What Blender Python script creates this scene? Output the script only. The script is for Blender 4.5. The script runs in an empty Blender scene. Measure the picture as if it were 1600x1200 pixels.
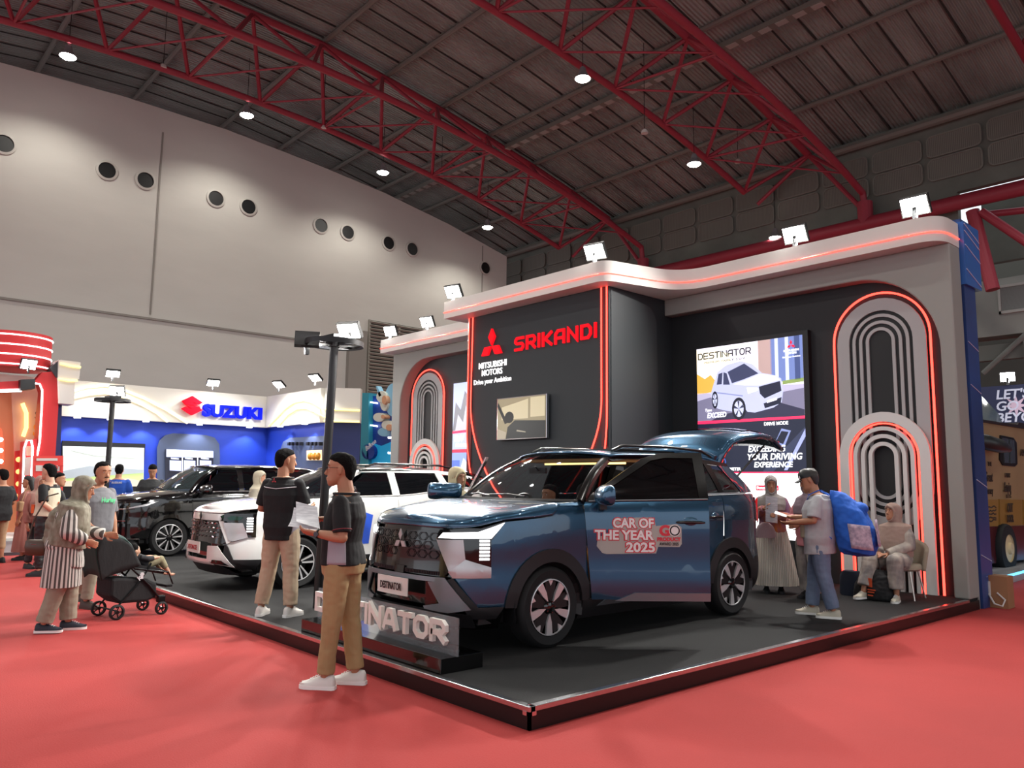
import bpy, bmesh, math, random
from math import sin, cos, pi, radians as rad, sqrt, atan2
from mathutils import Vector as V, Matrix, Euler, noise
random.seed(7)
S = bpy.context.scene
COL = S.collection
# ------------------------------------------------------------------ camera
FPX, YAW, PITCH, ROLL = 1232.9, -0.844733, 0.124671, 0.0122412
CAM = V((3.873, -3.623, 1.58))
fw = V((sin(YAW)*cos(PITCH), cos(YAW)*cos(PITCH), sin(PITCH)))
r0 = V((cos(YAW), -sin(YAW), 0)); u0 = r0.cross(fw)
RT = r0*cos(ROLL)+u0*sin(ROLL); UP = -r0*sin(ROLL)+u0*cos(ROLL)
cd = bpy.data.cameras.new('camera'); cam = bpy.data.objects.new('camera', cd); COL.objects.link(cam)
cd.sensor_width = 36; cd.lens = FPX*36/1600; cd.clip_end = 300; cd.clip_start = .05
m = Matrix((RT, UP, -fw)).transposed().to_4x4(); m.translation = CAM; cam.matrix_world = m
S.camera = cam
def at(px, py, ax, val):
    """the point of the plane axis=val seen at a pixel of the 1600x1200 photograph"""
    d = fw+RT*((px-800)/FPX)-UP*((py-600)/FPX); t = (val-CAM[ax])/d[ax]; return CAM+d*t
# ------------------------------------------------------------------ world and exposure
w = bpy.data.worlds.new('hall_air'); S.world = w; w.use_nodes = True
w.node_tree.nodes['Background'].inputs[0].default_value = (.80, .84, .9, 1)
w.node_tree.nodes['Background'].inputs[1].default_value = 1.15
S.view_settings.view_transform = 'Standard'; S.view_settings.look = 'None'
S.view_settings.exposure = 0.35; S.view_settings.gamma = 1; S.view_settings.use_curve_mapping = False
S.cycles.max_bounces = 6; S.cycles.diffuse_bounces = 3; S.cycles.glossy_bounces = 3
S.cycles.transmission_bounces = 4; S.cycles.transparent_max_bounces = 12
S.cycles.sample_clamp_indirect = 4; S.cycles.caustics_reflective = False; S.cycles.caustics_refractive = False
# ------------------------------------------------------------------ lights of the hall: high bays under the trusses
def lamp(kind, loc, power, color, aim=None, size=.3, spot=150, blend=.4):
    ld = bpy.data.lights.new('lamp_light', kind); ld.energy = power; ld.color = color
    if kind == 'AREA': ld.size = size; ld.spread = rad(spot)
    else: ld.shadow_soft_size = size
    if kind == 'SPOT': ld.spot_size = rad(spot); ld.spot_blend = blend
    o = bpy.data.objects.new('lamp_light', ld); COL.objects.link(o); o.location = loc
    if aim is not None: o.rotation_euler = (V(aim)-V(loc)).to_track_quat('-Z', 'Y').to_euler()
    return o
HIGHBAY = []
for lx, ys in ((-24.3, (1.6, 7.7, 13.8, 19.7, 25.4)), (-12.9, (-10, -4, 2, 8.1, 14.2, 20.3, 26)), (-1.5, (-10, -4, 2, 8.1, 14.2, 20.3)), (9.5, (-10, -4, 2, 8.1))):
    for ly in ys:
        lz = 15.75-.0075*(ly-4.5)**2
        HIGHBAY.append((lx, ly, lz))
        if lx > -20: lamp('SPOT', (lx, ly, lz-.45), 1100 if lx < -10 else 480, (1, .96, .9), (lx, ly, 0), .2, 150, .5)
        else: lamp('SPOT', (lx, ly, lz-.45), 600, (1, .95, .86), (lx-.5, ly, 0), .2, 140, .6)
# ------------------------------------------------------------------ materials
MATS = {}
def lin(h):
    h = h.lstrip('#'); c = [int(h[i:i+2], 16)/255 for i in (0, 2, 4)]
    return tuple(x/12.92 if x <= .04045 else ((x+.055)/1.055)**2.4 for x in c)+(1,)
def mat(name, color='#888888', rough=.5, metal=0, emit=0, ecol=None, coat=0, alpha=1, bump=0, bscale=40, var=0, vscale=3, col2=None, spec=.5, stretch=(1, 1, 1), trans=0, sheen=0):
    if name in MATS: return MATS[name]
    mt = bpy.data.materials.new(name); mt.use_nodes = True; nt = mt.node_tree; b = nt.nodes['Principled BSDF']
    c = lin(color) if isinstance(color, str) else color
    b.inputs['Base Color'].default_value = c; b.inputs['Roughness'].default_value = rough
    b.inputs['Metallic'].default_value = metal; b.inputs['Specular IOR Level'].default_value = spec
    b.inputs['Coat Weight'].default_value = coat; b.inputs['Coat Roughness'].default_value = .03
    b.inputs['Alpha'].default_value = alpha; b.inputs['Transmission Weight'].default_value = trans
    if sheen: b.inputs['Sheen Weight'].default_value = sheen
    if emit:
        e = lin(ecol) if isinstance(ecol, str) else (ecol or c)
        b.inputs['Emission Color'].default_value = e; b.inputs['Emission Strength'].default_value = emit
    if bump or var or col2:
        tc = nt.nodes.new('ShaderNodeTexCoord'); mp = nt.nodes.new('ShaderNodeMapping'); nt.links.new(tc.outputs['Object'], mp.inputs[0])
        mp.inputs['Scale'].default_value = stretch
    if var or col2:
        n = nt.nodes.new('ShaderNodeTexNoise'); n.inputs['Scale'].default_value = vscale; n.inputs['Detail'].default_value = 5
        nt.links.new(mp.outputs[0], n.inputs[0])
        cr = nt.nodes.new('ShaderNodeValToRGB'); cr.color_ramp.elements[0].position = .35; cr.color_ramp.elements[1].position = .68
        c2 = lin(col2) if col2 else tuple(max(0, x*(1-var)) for x in c[:3])+(1,)
        cr.color_ramp.elements[0].color = c2; cr.color_ramp.elements[1].color = c
        nt.links.new(n.outputs[0], cr.inputs[0]); nt.links.new(cr.outputs[0], b.inputs['Base Color'])
    if bump:
        n = nt.nodes.new('ShaderNodeTexNoise'); n.inputs['Scale'].default_value = bscale; n.inputs['Detail'].default_value = 4
        nt.links.new(mp.outputs[0], n.inputs[0]); bp = nt.nodes.new('ShaderNodeBump'); bp.inputs['Strength'].default_value = bump
        bp.inputs['Distance'].default_value = .02; nt.links.new(n.outputs[0], bp.inputs['Height']); nt.links.new(bp.outputs[0], b.inputs['Normal'])
    MATS[name] = mt; return mt
def striped(name, ca, cb, scale, axis='X', rough=.6, ratio=.5, bump=0):
    """stripes woven or printed on a surface, in object coordinates"""
    if name in MATS: return MATS[name]
    mt = mat(name, ca, rough); nt = mt.node_tree; b = nt.nodes['Principled BSDF']
    tc = nt.nodes.new('ShaderNodeTexCoord'); wv = nt.nodes.new('ShaderNodeTexWave'); wv.bands_direction = axis
    wv.inputs['Scale'].default_value = scale; wv.inputs['Distortion'].default_value = 0
    nt.links.new(tc.outputs['Object'], wv.inputs[0])
    cr = nt.nodes.new('ShaderNodeValToRGB'); cr.color_ramp.elements[0].position = ratio-.06; cr.color_ramp.elements[1].position = ratio+.06
    cr.color_ramp.elements[0].color = lin(ca); cr.color_ramp.elements[1].color = lin(cb)
    nt.links.new(wv.outputs[0], cr.inputs[0]); nt.links.new(cr.outputs[0], b.inputs['Base Color'])
    if bump:
        bp = nt.nodes.new('ShaderNodeBump'); bp.inputs['Strength'].default_value = bump; bp.inputs['Distance'].default_value = .05
        nt.links.new(wv.outputs[0], bp.inputs['Height']); nt.links.new(bp.outputs[0], b.inputs['Normal'])
    return mt
BLACK = mat('black_satin', '#0c0d10', .45); GLOSSBLACK = mat('gloss_black', '#050506', .12, coat=.6)
WHITE = mat('white_paint', '#cfccc6', .6); CHROME = mat('chrome', '#d8dade', .12, 1)
TMP = bpy.data.scenes.new('workshop')
def radial_stripes(name, ca, cb, n, cy=0):
    """stripes printed round a garment, running from top to bottom"""
    mt = mat(name, ca, .85); nt = mt.node_tree; b = nt.nodes['Principled BSDF']; N = nt.nodes.new; L = nt.links.new
    tc = N('ShaderNodeTexCoord'); sx = N('ShaderNodeSeparateXYZ'); L(tc.outputs['Object'], sx.inputs[0])
    def M(op, a, b_=None):
        q = N('ShaderNodeMath'); q.operation = op
        for i, v in enumerate((a, b_)):
            if v is None: continue
            if isinstance(v, (int, float)): q.inputs[i].default_value = v
            else: L(v, q.inputs[i])
        return q.outputs[0]
    an = M('ARCTAN2', M('SUBTRACT', sx.outputs[1], cy), sx.outputs[0]); st = M('GREATER_THAN', M('SINE', M('MULTIPLY', an, n)), 0.0)
    mx = N('ShaderNodeMix'); mx.data_type = 'RGBA'; L(st, mx.inputs[0]); mx.inputs[6].default_value = lin(ca); mx.inputs[7].default_value = lin(cb); L(mx.outputs[2], b.inputs['Base Color'])
    return mt
RUBBER = mat('tyre_rubber', '#101113', .75); REDLED = mat('red_led', '#ff2010', .4, emit=4.5, ecol=(1, .045, .03, 1))
WHITELED = mat('white_led', '#ffffff', .4, emit=3); LENS = mat('lamp_lens', '#ffffff', .4, emit=30, ecol=(1, .97, .9, 1))
YELLED = mat('warm_led', '#ffd070', .4, emit=2.2, ecol=(1, .72, .25, 1))
# ------------------------------------------------------------------ objects
def tag(o, label=None, cat=None, group=None, kind=None):
    if label: o['label'] = label
    if cat: o['category'] = cat
    if group: o['group'] = group
    if kind: o['kind'] = kind
    return o
def thing(name, label, cat, loc=(0, 0, 0), rz=0, group=None):
    o = bpy.data.objects.new(name, None); COL.objects.link(o); o.location = loc; o.rotation_euler = (0, 0, rz)
    o.empty_display_size = .1
    return tag(o, label, cat, group)
class MB:
    """collects shapes and links them as one mesh object"""
    def __init__(s): s.v = []; s.f = []; s.mi = []; s.cur = 0
    def add(s, vs, fs):
        n = len(s.v); s.v += [tuple(p) for p in vs]; s.f += [tuple(n+i for i in f) for f in fs]; s.mi += [s.cur]*len(fs); return s
    def box(s, lo, hi, rot=None, piv=None):
        x0, y0, z0 = lo; x1, y1, z1 = hi
        vs = [V(p) for p in ((x0,y0,z0),(x1,y0,z0),(x1,y1,z0),(x0,y1,z0),(x0,y0,z1),(x1,y0,z1),(x1,y1,z1),(x0,y1,z1))]
        if rot is not None:
            c = V(piv) if piv is not None else V(((x0+x1)/2, (y0+y1)/2, (z0+z1)/2)); R = Euler(rot).to_matrix(); vs = [c+R@(p-c) for p in vs]
        return s.add(vs, [(0,3,2,1),(4,5,6,7),(0,1,5,4),(1,2,6,5),(2,3,7,6),(3,0,4,7)])
    def prism(s, pts, d):
        """polygon (list of 3D points) pushed along vector d"""
        n = len(pts); d = V(d); a = [V(p) for p in pts]
        return s.add(a+[p+d for p in a], [tuple(range(n))[::-1], tuple(range(n, 2*n))]+[(i, (i+1) % n, n+(i+1) % n, n+i) for i in range(n)])
    def rings(s, rr, cap=True, closed=False):
        k = len(rr[0]); vs = [p for r in rr for p in r]; fs = []; R = len(rr)
        for a in range(R if closed else R-1):
            b = (a+1) % R
            for i in range(k): j = (i+1) % k; fs.append((a*k+i, a*k+j, b*k+j, b*k+i))
        if cap and not closed: fs.append(tuple(range(k))[::-1]); fs.append(tuple((R-1)*k+i for i in range(k)))
        return s.add(vs, fs)
    def tube(s, path, r, n=8, closed=False, cap=True):
        P = [V(p) for p in path]; N = len(P); rr = []
        rad_ = (lambda i: r[i]) if isinstance(r, (list, tuple)) else (lambda i: r)
        t0 = (P[1]-P[0]).normalized(); ref = V((0, 0, 1)) if abs(t0.z) < .9 else V((1, 0, 0)); nx = t0.cross(ref).normalized()
        for i in range(N):
            if closed: t = (P[(i+1) % N]-P[i-1])
            else: t = P[min(i+1, N-1)]-P[max(i-1, 0)]
            t.normalize(); nx = (nx-t*nx.dot(t)).normalized(); ny = t.cross(nx)
            rr.append([P[i]+(nx*cos(2*pi*k/n)+ny*sin(2*pi*k/n))*rad_(i) for k in range(n)])
        return s.rings(rr, cap, closed)
    def cyl(s, a, b, r, r2=None, n=16): return s.tube([a, b], [r, r if r2 is None else r2], n)
    def strip(s, path, wdir, w, tdir, t, closed=False):
        """rectangular bar swept along a path; wdir, tdir fixed directions"""
        wd = V(wdir)*w/2; td = V(tdir)*t
        return s.rings([[V(p)-wd, V(p)+wd, V(p)+wd+td, V(p)-wd+td] for p in path], True, closed)
    def ell(s, c, r, n=16, m=10, rot=None):
        c = V(c); rr = []; R = Euler(rot).to_matrix() if rot else None
        for i in range(m+1):
            a = pi*i/m; q = max(sin(a), .01)
            ring = [V((r[0]*q*cos(2*pi*k/n), r[1]*q*sin(2*pi*k/n), -r[2]*cos(a))) for k in range(n)]
            rr.append([c+(R@p if R else p) for p in ring])
        return s.rings(rr)
    def lathe(s, prof, c=(0, 0, 0), ax='Z', n=32, cap=True):
        c = V(c); rr = []
        for r, h in prof:
            ring = []
            for k in range(n):
                a = 2*pi*k/n; x, y = r*cos(a), r*sin(a)
                ring.append(c+(V((x, y, h)) if ax == 'Z' else V((h, x, y)) if ax == 'X' else V((y, h, x))))
            rr.append(ring)
        return s.rings(rr, cap)
    def obj(s, name, m, parent=None, smooth=None, bev=0, label=None, sub=0):
        me = bpy.data.meshes.new(name); me.from_pydata(s.v, [], s.f)
        ms = m if isinstance(m, (list, tuple)) else [m]
        for q in ms: me.materials.append(q)
        if len(ms) > 1: me.polygons.foreach_set('material_index', s.mi)
        b = bmesh.new(); b.from_mesh(me); bmesh.ops.recalc_face_normals(b, faces=b.faces)
        b.to_mesh(me); b.free(); me.update()
        o = bpy.data.objects.new(name, me); COL.objects.link(o)
        if parent is not None: o.parent = parent
        if smooth is not None:
            me.polygons.foreach_set('use_smooth', [True]*len(me.polygons)); me.set_sharp_from_angle(angle=rad(smooth))
        if bev:
            md = o.modifiers.new('bev', 'BEVEL'); md.width = bev; md.segments = 2; md.limit_method = 'ANGLE'; md.angle_limit = rad(40)
        if sub:
            md = o.modifiers.new('sub', 'SUBSURF'); md.levels = md.render_levels = sub
        if label: o['label'] = label
        return o
def text(name, s, size, m, parent=None, origin=(0, 0, 0), right=(1, 0, 0), up=(0, 0, 1), depth=.01, xs=1, shear=0, bold=0, align='LEFT', label=None, fitw=None):
    cu = bpy.data.curves.new(name, 'FONT'); cu.body = s; cu.size = size; cu.extrude = depth/2; cu.shear = shear; cu.offset = bold*size; cu.align_x = align
    cu.resolution_u = 3
    o = bpy.data.objects.new(name, cu); TMP.collection.objects.link(o); TMP.view_layers[0].update(); dg = TMP.view_layers[0].depsgraph
    me = bpy.data.meshes.new_from_object(o.evaluated_get(dg)); bpy.data.objects.remove(o); bpy.data.curves.remove(cu)
    xs_ = [v.co.x for v in me.vertices]; x0, x1 = min(xs_), max(xs_)
    if fitw: xs = fitw/(x1-x0)
    R = V(right).normalized(); U = V(up).normalized(); N = R.cross(U); O = V(origin)
    off = x0 if fitw else 0
    for v in me.vertices: c = v.co.copy(); v.co = O+R*((c.x-off)*xs)+U*c.y+N*(c.z+depth/2)
    me.materials.clear(); me.materials.append(m); me.name = name
    n = bpy.data.objects.new(name, me); COL.objects.link(n)
    if parent is not None: n.parent = parent
    if label: n['label'] = label
    return n
def poly2d(name, pts, m, O, R, U, parent, off=0, th=.002):
    """a flat printed or lit shape on a screen: pts in metres on the plane O + R x + U y"""
    R = V(R); U = V(U); N = R.cross(U); O = V(O)
    mb = MB(); mb.prism([O+R*x+U*y+N*off for x, y in pts], N*th); return mb.obj(name, m, parent)
def arc(cx, cy, r, a0, a1, n=16, ry=None):
    ry = r if ry is None else ry
    return [(cx+r*cos(rad(a0+(a1-a0)*i/n)), cy+ry*sin(rad(a0+(a1-a0)*i/n))) for i in range(n+1)]
def copy_tree(o, parent=None):
    c = o.copy(); COL.objects.link(c)
    if parent is not None: c.parent = parent
    for ch in list(o.children): copy_tree(ch, c)
    return c
# ================================================================== THE HALL
H = .149                                       # height of the stage
M_carpet = mat('red_carpet', '#a8322f', .95, bump=.25, bscale=90, var=.08, vscale=1.3)
MB().box((-62, -30, -.2), (40, 45, 0)).obj('floor', M_carpet)['kind'] = 'structure'
M_wall = mat('hall_wall_plaster', '#c2c0b9', .85, bump=.35, bscale=.9, var=.06, vscale=.35, stretch=(1, 1, 3))
# gable wall with a bowed top, plane x=-27
WX = -27
top = [(-22, 12.6), (-14, 14.2), (-8, 15.1), (-3, 15.6), (0, 15.7), (4, 15.85), (8, 15.8), (12.2, 15.46), (15.6, 15.09), (19.4, 14.45), (23.3, 13.56)]
mb = MB(); mb.prism([(WX, -22, 0)]+[(WX, y, z) for y, z in top]+[(WX, 23.3, 0)], (-.5, 0, 0)); wl = mb.obj('wall_left', M_wall); wl['kind'] = 'structure'
mb = MB(); mb.box((WX-.2, -20, 7.5), (WX+.05, 14.4, 7.58)).box((WX-.2, 5.5, 7.7), (WX+.03, 5.56, 14.9)).box((WX-.2, 13.9, 0), (WX+.25, 14.8, 8.3)).box((WX-.3, 21.6, 10), (WX+.02, 21.65, 13.8))
mb.obj('trim_1', mat('wall_joint', '#86827b', .8))['kind'] = 'structure'
mb = MB()
for k in range(22): mb.box((WX, 15, 5.4+k*.16), (WX+.12, 17.9, 5.49+k*.16), (0, .5, 0))
for y in (15, 16.6, 17.9): mb.box((WX, y-.05, 5.2), (WX+.1, y+.05, 8.9))
tag(mb.obj('wall_louver', mat('louver_grey', '#8d8a80', .6)), 'grey horizontal louvre grille set in the hall wall beside the stage arch', 'vent')
MB().box((WX-.05, 15, 5.2), (WX+.01, 17.9, 8.9)).obj('trim_2', BLACK)['kind'] = 'structure'
hd = mat('porthole_black', '#050506', .5); hr = mat('porthole_rim', '#b4b1aa', .6)
ordn = ['single porthole at the left edge of the hall wall', 'first of the two portholes left of the wall joint', 'second of the two portholes left of the wall joint', 'first porthole right of the vertical wall joint', 'second porthole right of the vertical wall joint', 'porthole, left one of the pair above the white car', 'porthole, right one of the pair above the white car', 'left porthole of the last pair before the lone one', 'right porthole of the last pair before the lone one', 'lone small porthole near the right end of the hall wall']
for i, y in enumerate((.42, 3.67, 5.02, 7.71, 9.07, 12.38, 13.72, 15.9, 17.24, 21.82)):
    z = 12.87-.01*y; t = thing('wall_porthole', 'round black '+ordn[i], 'porthole', (WX, y, z), 0, 'round portholes in the hall wall')
    MB().lathe([(.30, 0), (.30, .02), (.02, .02)], (0, 0, 0), 'X').obj('opening', hd, t)
    MB().lathe([(.30, 0), (.30, .06), (.38, .04), (.38, 0)], (0, 0, 0), 'X', cap=False).obj('rim', hr, t, 40)
# roof deck: corrugated, bowed along y
RP = [(-22, 12.4), (-17, 14.3), (-12, 15.8), (-7, 16.9), (-2, 17.8), (2, 18.25), (5.8, 18.45), (9.7, 18.35), (12.5, 18.0), (15.3, 17.62), (17.9, 17.15), (20.7, 16.62), (23.5, 16.0), (26.4, 15.25)]
M_deck = mat('roof_deck', '#a6aea6', .85, var=.45, vscale=.8, stretch=(1, .25, 1))
nt = M_deck.node_tree; b = nt.nodes['Principled BSDF']; tc = nt.nodes.new('ShaderNodeTexCoord')
wv = nt.nodes.new('ShaderNodeTexWave'); wv.bands_direction = 'X'; wv.inputs['Scale'].default_value = 2.2; nt.links.new(tc.outputs['Object'], wv.inputs[0])
bp_ = nt.nodes.new('ShaderNodeBump'); bp_.inputs['Strength'].default_value = .8; bp_.inputs['Distance'].default_value = .12
nt.links.new(wv.outputs[0], bp_.inputs['Height']); nt.links.new(bp_.outputs[0], b.inputs['Normal'])
mb = MB()
for (y0, z0), (y1, z1) in zip(RP, RP[1:]): mb.prism([(-60, y0, z0), (-60, y1, z1), (-60, y1, z1+.15), (-60, y0, z0+.15)], (100, 0, 0))
mb.obj('ceiling', M_deck)['kind'] = 'structure'
mb = MB(); sd = mat('deck_seam', '#2b2a27', .8)
for x in [v_*.93-50 for v_ in range(90)]:
    for (y0, z0), (y1, z1) in zip(RP[4:], RP[5:]):
        if random.random() < .75: mb.prism([(x, y0+.1, z0-.03), (x, y1-.1, z1-.03), (x, y1-.1, z1+.02), (x, y0+.1, z0+.02)], (.05, 0, 0))
mb.obj('trim_3', sd)['kind'] = 'structure'
mb = MB(); pm = mat('purlin_grey', '#77756d', .7)
for y, z in RP: mb.cyl((-60, y, z-.12), (40, y, z-.12), .1, n=8)
mb.cyl((-60, 26.2, 14.95), (40, 26.2, 14.95), .16, n=8)
mb.obj('trim_4', pm)['kind'] = 'structure'
# side wall with two rows of pressed panels
mb = MB(); mb.box((-60, 26.5, 12.2), (40, 26.8, 15.4)); mb.box((-60, 26.5, 0), (-6.0, 26.8, 12.2)).box((-6, 29, 10), (40, 29.3, 12.5)); mb.obj('wall_back', mat('side_wall_concrete', '#7a7f76', .85, var=.3, vscale=.7))['kind'] = 'structure'
cp = striped('panel_ribbed', '#66675f', '#7b7b72', 5, 'X', .8)
fr = mat('panel_frame', '#7d7e75', .7)
def rrect(x0, z0, x1, z1, r, n=4): return [(px_, pz) for c in ((x1-r, z1-r, 0), (x0+r, z1-r, 90), (x0+r, z0+r, 180), (x1-r, z0+r, 270)) for px_, pz in arc(c[0], c[1], r, c[2], c[2]+90, n)]
mbp = MB(); mbf = MB()
for k in range(-24, 8):
    x0 = k*2.02-.95
    for z0 in (12.75, 13.65):
        q = rrect(x0+.12, z0+.05, x0+1.92, z0+.85, .18)
        mbp.prism([(x, 26.42, z) for x, z in q], (0, .1, 0)); mbf.tube([(x, 26.42, z) for x, z in q], .035, 5, closed=True)
mbp.obj('trim_5', cp)['kind'] = 'structure'; mbf.obj('trim_6', fr)['kind'] = 'structure'
# trusses of red tube: two lower chords and one upper chord
M_red = mat('truss_red', '#9a3040', .5)
def zl(y): return 16.05-.0062*(y-5.5)**2-(.000012*max(0, abs(y-5.5)-9)**4)
def zu(y):
    for (a, za), (b_, zb) in zip(RP, RP[1:]):
        if a <= y <= b_: return za+(zb-za)*(y-a)/(b_-a)-.33
    return 12
tl = {-35.2: 'dark far truss beyond the hall wall', -24.25: 'red steel roof truss running along the pale hall wall', -13.39: 'red steel roof truss above the stage with three hanging lamps', -2.53: 'red steel roof truss cut by the upper right corner', 8.3: 'red steel roof truss over the aisle behind the viewer'}
for xL in (-35.2, -24.25, -13.39, -2.53):
    t = thing('roof_truss', tl[xL], 'truss', (0, 0, 0), 0, 'red tubular roof trusses')
    dM = 4.3
    js = [-16.3+2.72*k for k in range(16)]
    js = [y for y in js if y < 26]
    fine = [-16.3+1.36*k for k in range(32) if -16.3+1.36*k < 26]+[25.9]
    off = .45 if xL > -20 else .2
    zf = lambda y: zl(y)-off*(1 if y < 22 else 1)
    lo = [(xL, y, zl(y)) for y in fine if y < 25.6]; hi = [(xL+dM, y, zf(y)) for y in fine]; upc = [(xL+dM/2, y, zu(y)) for y in fine if y <= 26.2]
    hi[-1] = (xL+dM, 26.0, 12.1)
    MB().tube(lo, .12, 10).obj('lower_chord', M_red, t, 40); MB().tube(hi, .13, 10).obj('lower_chord', M_red, t, 40); MB().tube(upc, .14, 10).obj('upper_chord', M_red, t, 40)
    mb = MB()
    for i, y in enumerate(js):
        a = (xL, y, zl(y)); b_ = (xL+dM, y, zf(y))
        if i % 2 == 0: mb.cyl(a, b_, .045, n=6)
        for s_ in (-1.36, 1.36):
            if -15 < y+s_ < 26: c = (xL+dM/2, y+s_, zu(y+s_)); mb.cyl(a, c, .075, n=6); mb.cyl(b_, c, .075, n=6)
        if i+1 < len(js): mb.cyl(a, (xL+dM, js[i+1], zf(js[i+1])), .035, n=6)
    mb.cyl((xL+dM/2, 25.9, zu(25.9)), (xL+dM, 26, 12.1), .09, n=8); mb.cyl((xL, 25.5, zl(25.4)), (xL+dM/2, 25.9, zu(25.9)), .08, n=8)
    mb.obj('lattice', M_red, t)
    MB().cyl((xL+dM, 26, 11.6), (xL+dM, 26, 12.5), .28).obj('support_foot', M_red, t)
t = thing('edge_girder', 'large horizontal red pipe girder running behind the stage canopy', 'beam')
MB().cyl((-34, 26, 11.75), (30, 26, 11.45), .27).obj('pipe', M_red, t, 40)
mb = MB(); mb.cyl((-5.37, 26, 11.2), (-4.9, 26, 8.3), .22, .22); mb.cyl((-5.1, 26, 11.1), (-2.2, 26, 8.0), .15); mb.cyl((-5.1, 26.4, 11.1), (-2.2, 27, 10.9), .12)
mb.obj('brace', M_red, t)
# high bay lamps on their cables
hb = None
for i, (x, y, z) in enumerate(HIGHBAY):
    if x > -5 or y < (0 if x < -20 else 12): continue
    if hb is None:
        hb = thing('high_bay_lamp', 'x', 'ceiling lamp', (x, y, z), 0, 'bright round lamps hanging under the trusses')
        MB().lathe([(.05, .1), (.1, .05), (.13, -.1), (.26, -.32)], (0, 0, 0), 'Z', 16, cap=False).obj('reflector', mat('lamp_grey', '#77787a', .4), hb)
        MB().lathe([(.02, -.2), (.24, -.3), (.2, -.36), (.02, -.38)], (0, 0, 0), 'Z', 16).obj('lens', LENS, hb)
        MB().cyl((0, 0, .1), (0, 0, 2.0), .012, n=5).obj('cable', BLACK, hb); o = hb
    else: o = copy_tree(hb); o.location = (x, y, z)
    n_ = ['leftmost', 'second from left', 'middle', 'fourth from left', 'lowest and rightmost'][min(4, int((y+1)//6))] if x < -20 else {14.2: 'highest', 20.3: 'middle', 26: 'lowest'}.get(y, 'unseen')
    o['label'] = ('lit round lamp hanging along the hall wall, '+n_+' of its row') if x < -20 else ('lit round lamp hanging from the truss above the stage, '+n_+' of its row')
# small unlit pendants and the cable tray
def pend(px, py, x, lab):
    p = at(px, py, 0, x); t = thing('unlit_pendant', lab, 'ceiling lamp', p, 0, 'small unlit pendants on long cables')
    MB().lathe([(.04, .1), (.1, .05), (.13, -.06), (.02, -.08)], (0, 0, 0), 'Z', 12).obj('shade', WHITE, t)
    MB().cyl((0, 0, .1), (0, 0, 4), .012, n=5).obj('cable', BLACK, t)
pend(255, 104, -24.2, 'small unlit white pendant between the two leftmost lamps'); pend(505, 199, -24.2, 'small unlit white pendant between the second and third lamps along the wall')
pend(690, 276, -24.2, 'small unlit white pendant between the third and fourth lamps along the wall'); pend(1007, 206, -12.9, 'small unlit pendant on a long cable between the two lamps over the stage')
pend(1153, 252, -12.9, 'small unlit pendant between the lower two lamps over the stage')
t = thing('cable_tray', 'perforated light grey cable tray running across under the roof deck', 'cable tray')
mb = MB(); mp_ = MB()
for k in range(62):
    x = -34+k*.62; mp_.box((x, 18.74, 16.6), (x+.38, 19.0, 16.63))
mb.box((-36, 18.7, 16.62), (8, 19.05, 16.8)); mb.obj('tray', pm, t); mp_.obj('slot', mat('tray_slot', '#a9a9a2', .7), t)['kind'] = 'stuff'
p = at(903, 152, 1, 18.8); t = thing('floodlight', 'small boxy floodlight hung under the cable tray', 'lamp', p)
MB().box((-.2, -.1, -.1), (.2, .1, .12)).obj('housing', BLACK, t); MB().box((-.17, -.08, -.12), (.17, .08, -.1)).obj('lens', WHITE, t)
# pale service gallery and air handler far right
t = thing('service_gallery', 'pale duct gallery on the far wall right of the stage', 'duct')
MB().box((-8, 30, 7.4), (12, 31, 9.6)).obj('duct', mat('duct_white', '#b9b9b2', .7, var=.12, vscale=.8), t)
mb = MB(); mb.box((-5.8, 29.9, 8.3), (-2, 30, 9.2)); mb.obj('grille', striped('duct_grille', '#7b7c7a', '#a4a5a2', 12, 'Z'), t)
mb = MB()
for x in (-5.85, -4.2): mb.box((x-.04, 29.85, 8.2), (x+.04, 30, 9.3))
mb.box((-5.9, 29.85, 8.2), (-2, 30, 8.3)).box((-5.9, 29.85, 9.2), (-2, 30, 9.3)); mb.obj('grille_frame', WHITE, t)
mb = MB(); mb.box((-8, 30.2, 6.5), (12, 30.5, 7.1)); mb.cyl((-6.6, 30, 6), (-5, 30, 7.4), .1); mb.box((-5.2, 30, 0), (-4.8, 30.6, 7.4)); mb.obj('bracket', mat('duct_grey', '#93938d', .7), t)
MB().box((-20, 33, 0), (30, 33.3, 12)).obj('wall_right', mat('far_wall', '#6f6e66', .85))['kind'] = 'structure'
# ================================================================== THE STAGE
CARPET = mat('black_carpet', '#0c0d0e', .92, bump=.2, bscale=120, var=.25, vscale=.9)
SKIRT = mat('black_skirt', '#060607', .35); ALU = mat('aluminium_edge', '#c9c9cb', .22, 1)
t = thing('stage_platform', 'low black carpeted stage with aluminium edging carrying the three cars', 'platform')
MB().box((-14.28, .02, 0), (-.02, 8.13, H)).obj('deck', CARPET, t)
mb = MB(); mb.box((-14.3, 0, 0), (0, .02, H-.03)); mb.box((-.02, 0, 0), (0, 8.13, H-.03)); mb.box((-14.3, 0, 0), (-14.28, 8.13, H-.03)); mb.obj('skirt', SKIRT, t)
mb = MB(); mb.box((-14.32, -.012, H-.032), (.012, .045, H+.004)); mb.box((-.045, 0, H-.032), (.012, 7.75, H+.004)); mb.box((-14.32, 0, H-.032), (-14.26, 8.0, H+.004)); mb.obj('edge_trim', ALU, t, bev=.004)
mb = MB(); mb.cyl((-.022, .022, H), (-.022, .022, H+.012), .014); mb.box((-.05, -.014, H-.055), (.014, .012, H-.03)); mb.box((-.012, -.014, H-.055), (.014, .05, H-.03)); mb.obj('corner_cap', CHROME, t)
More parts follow.
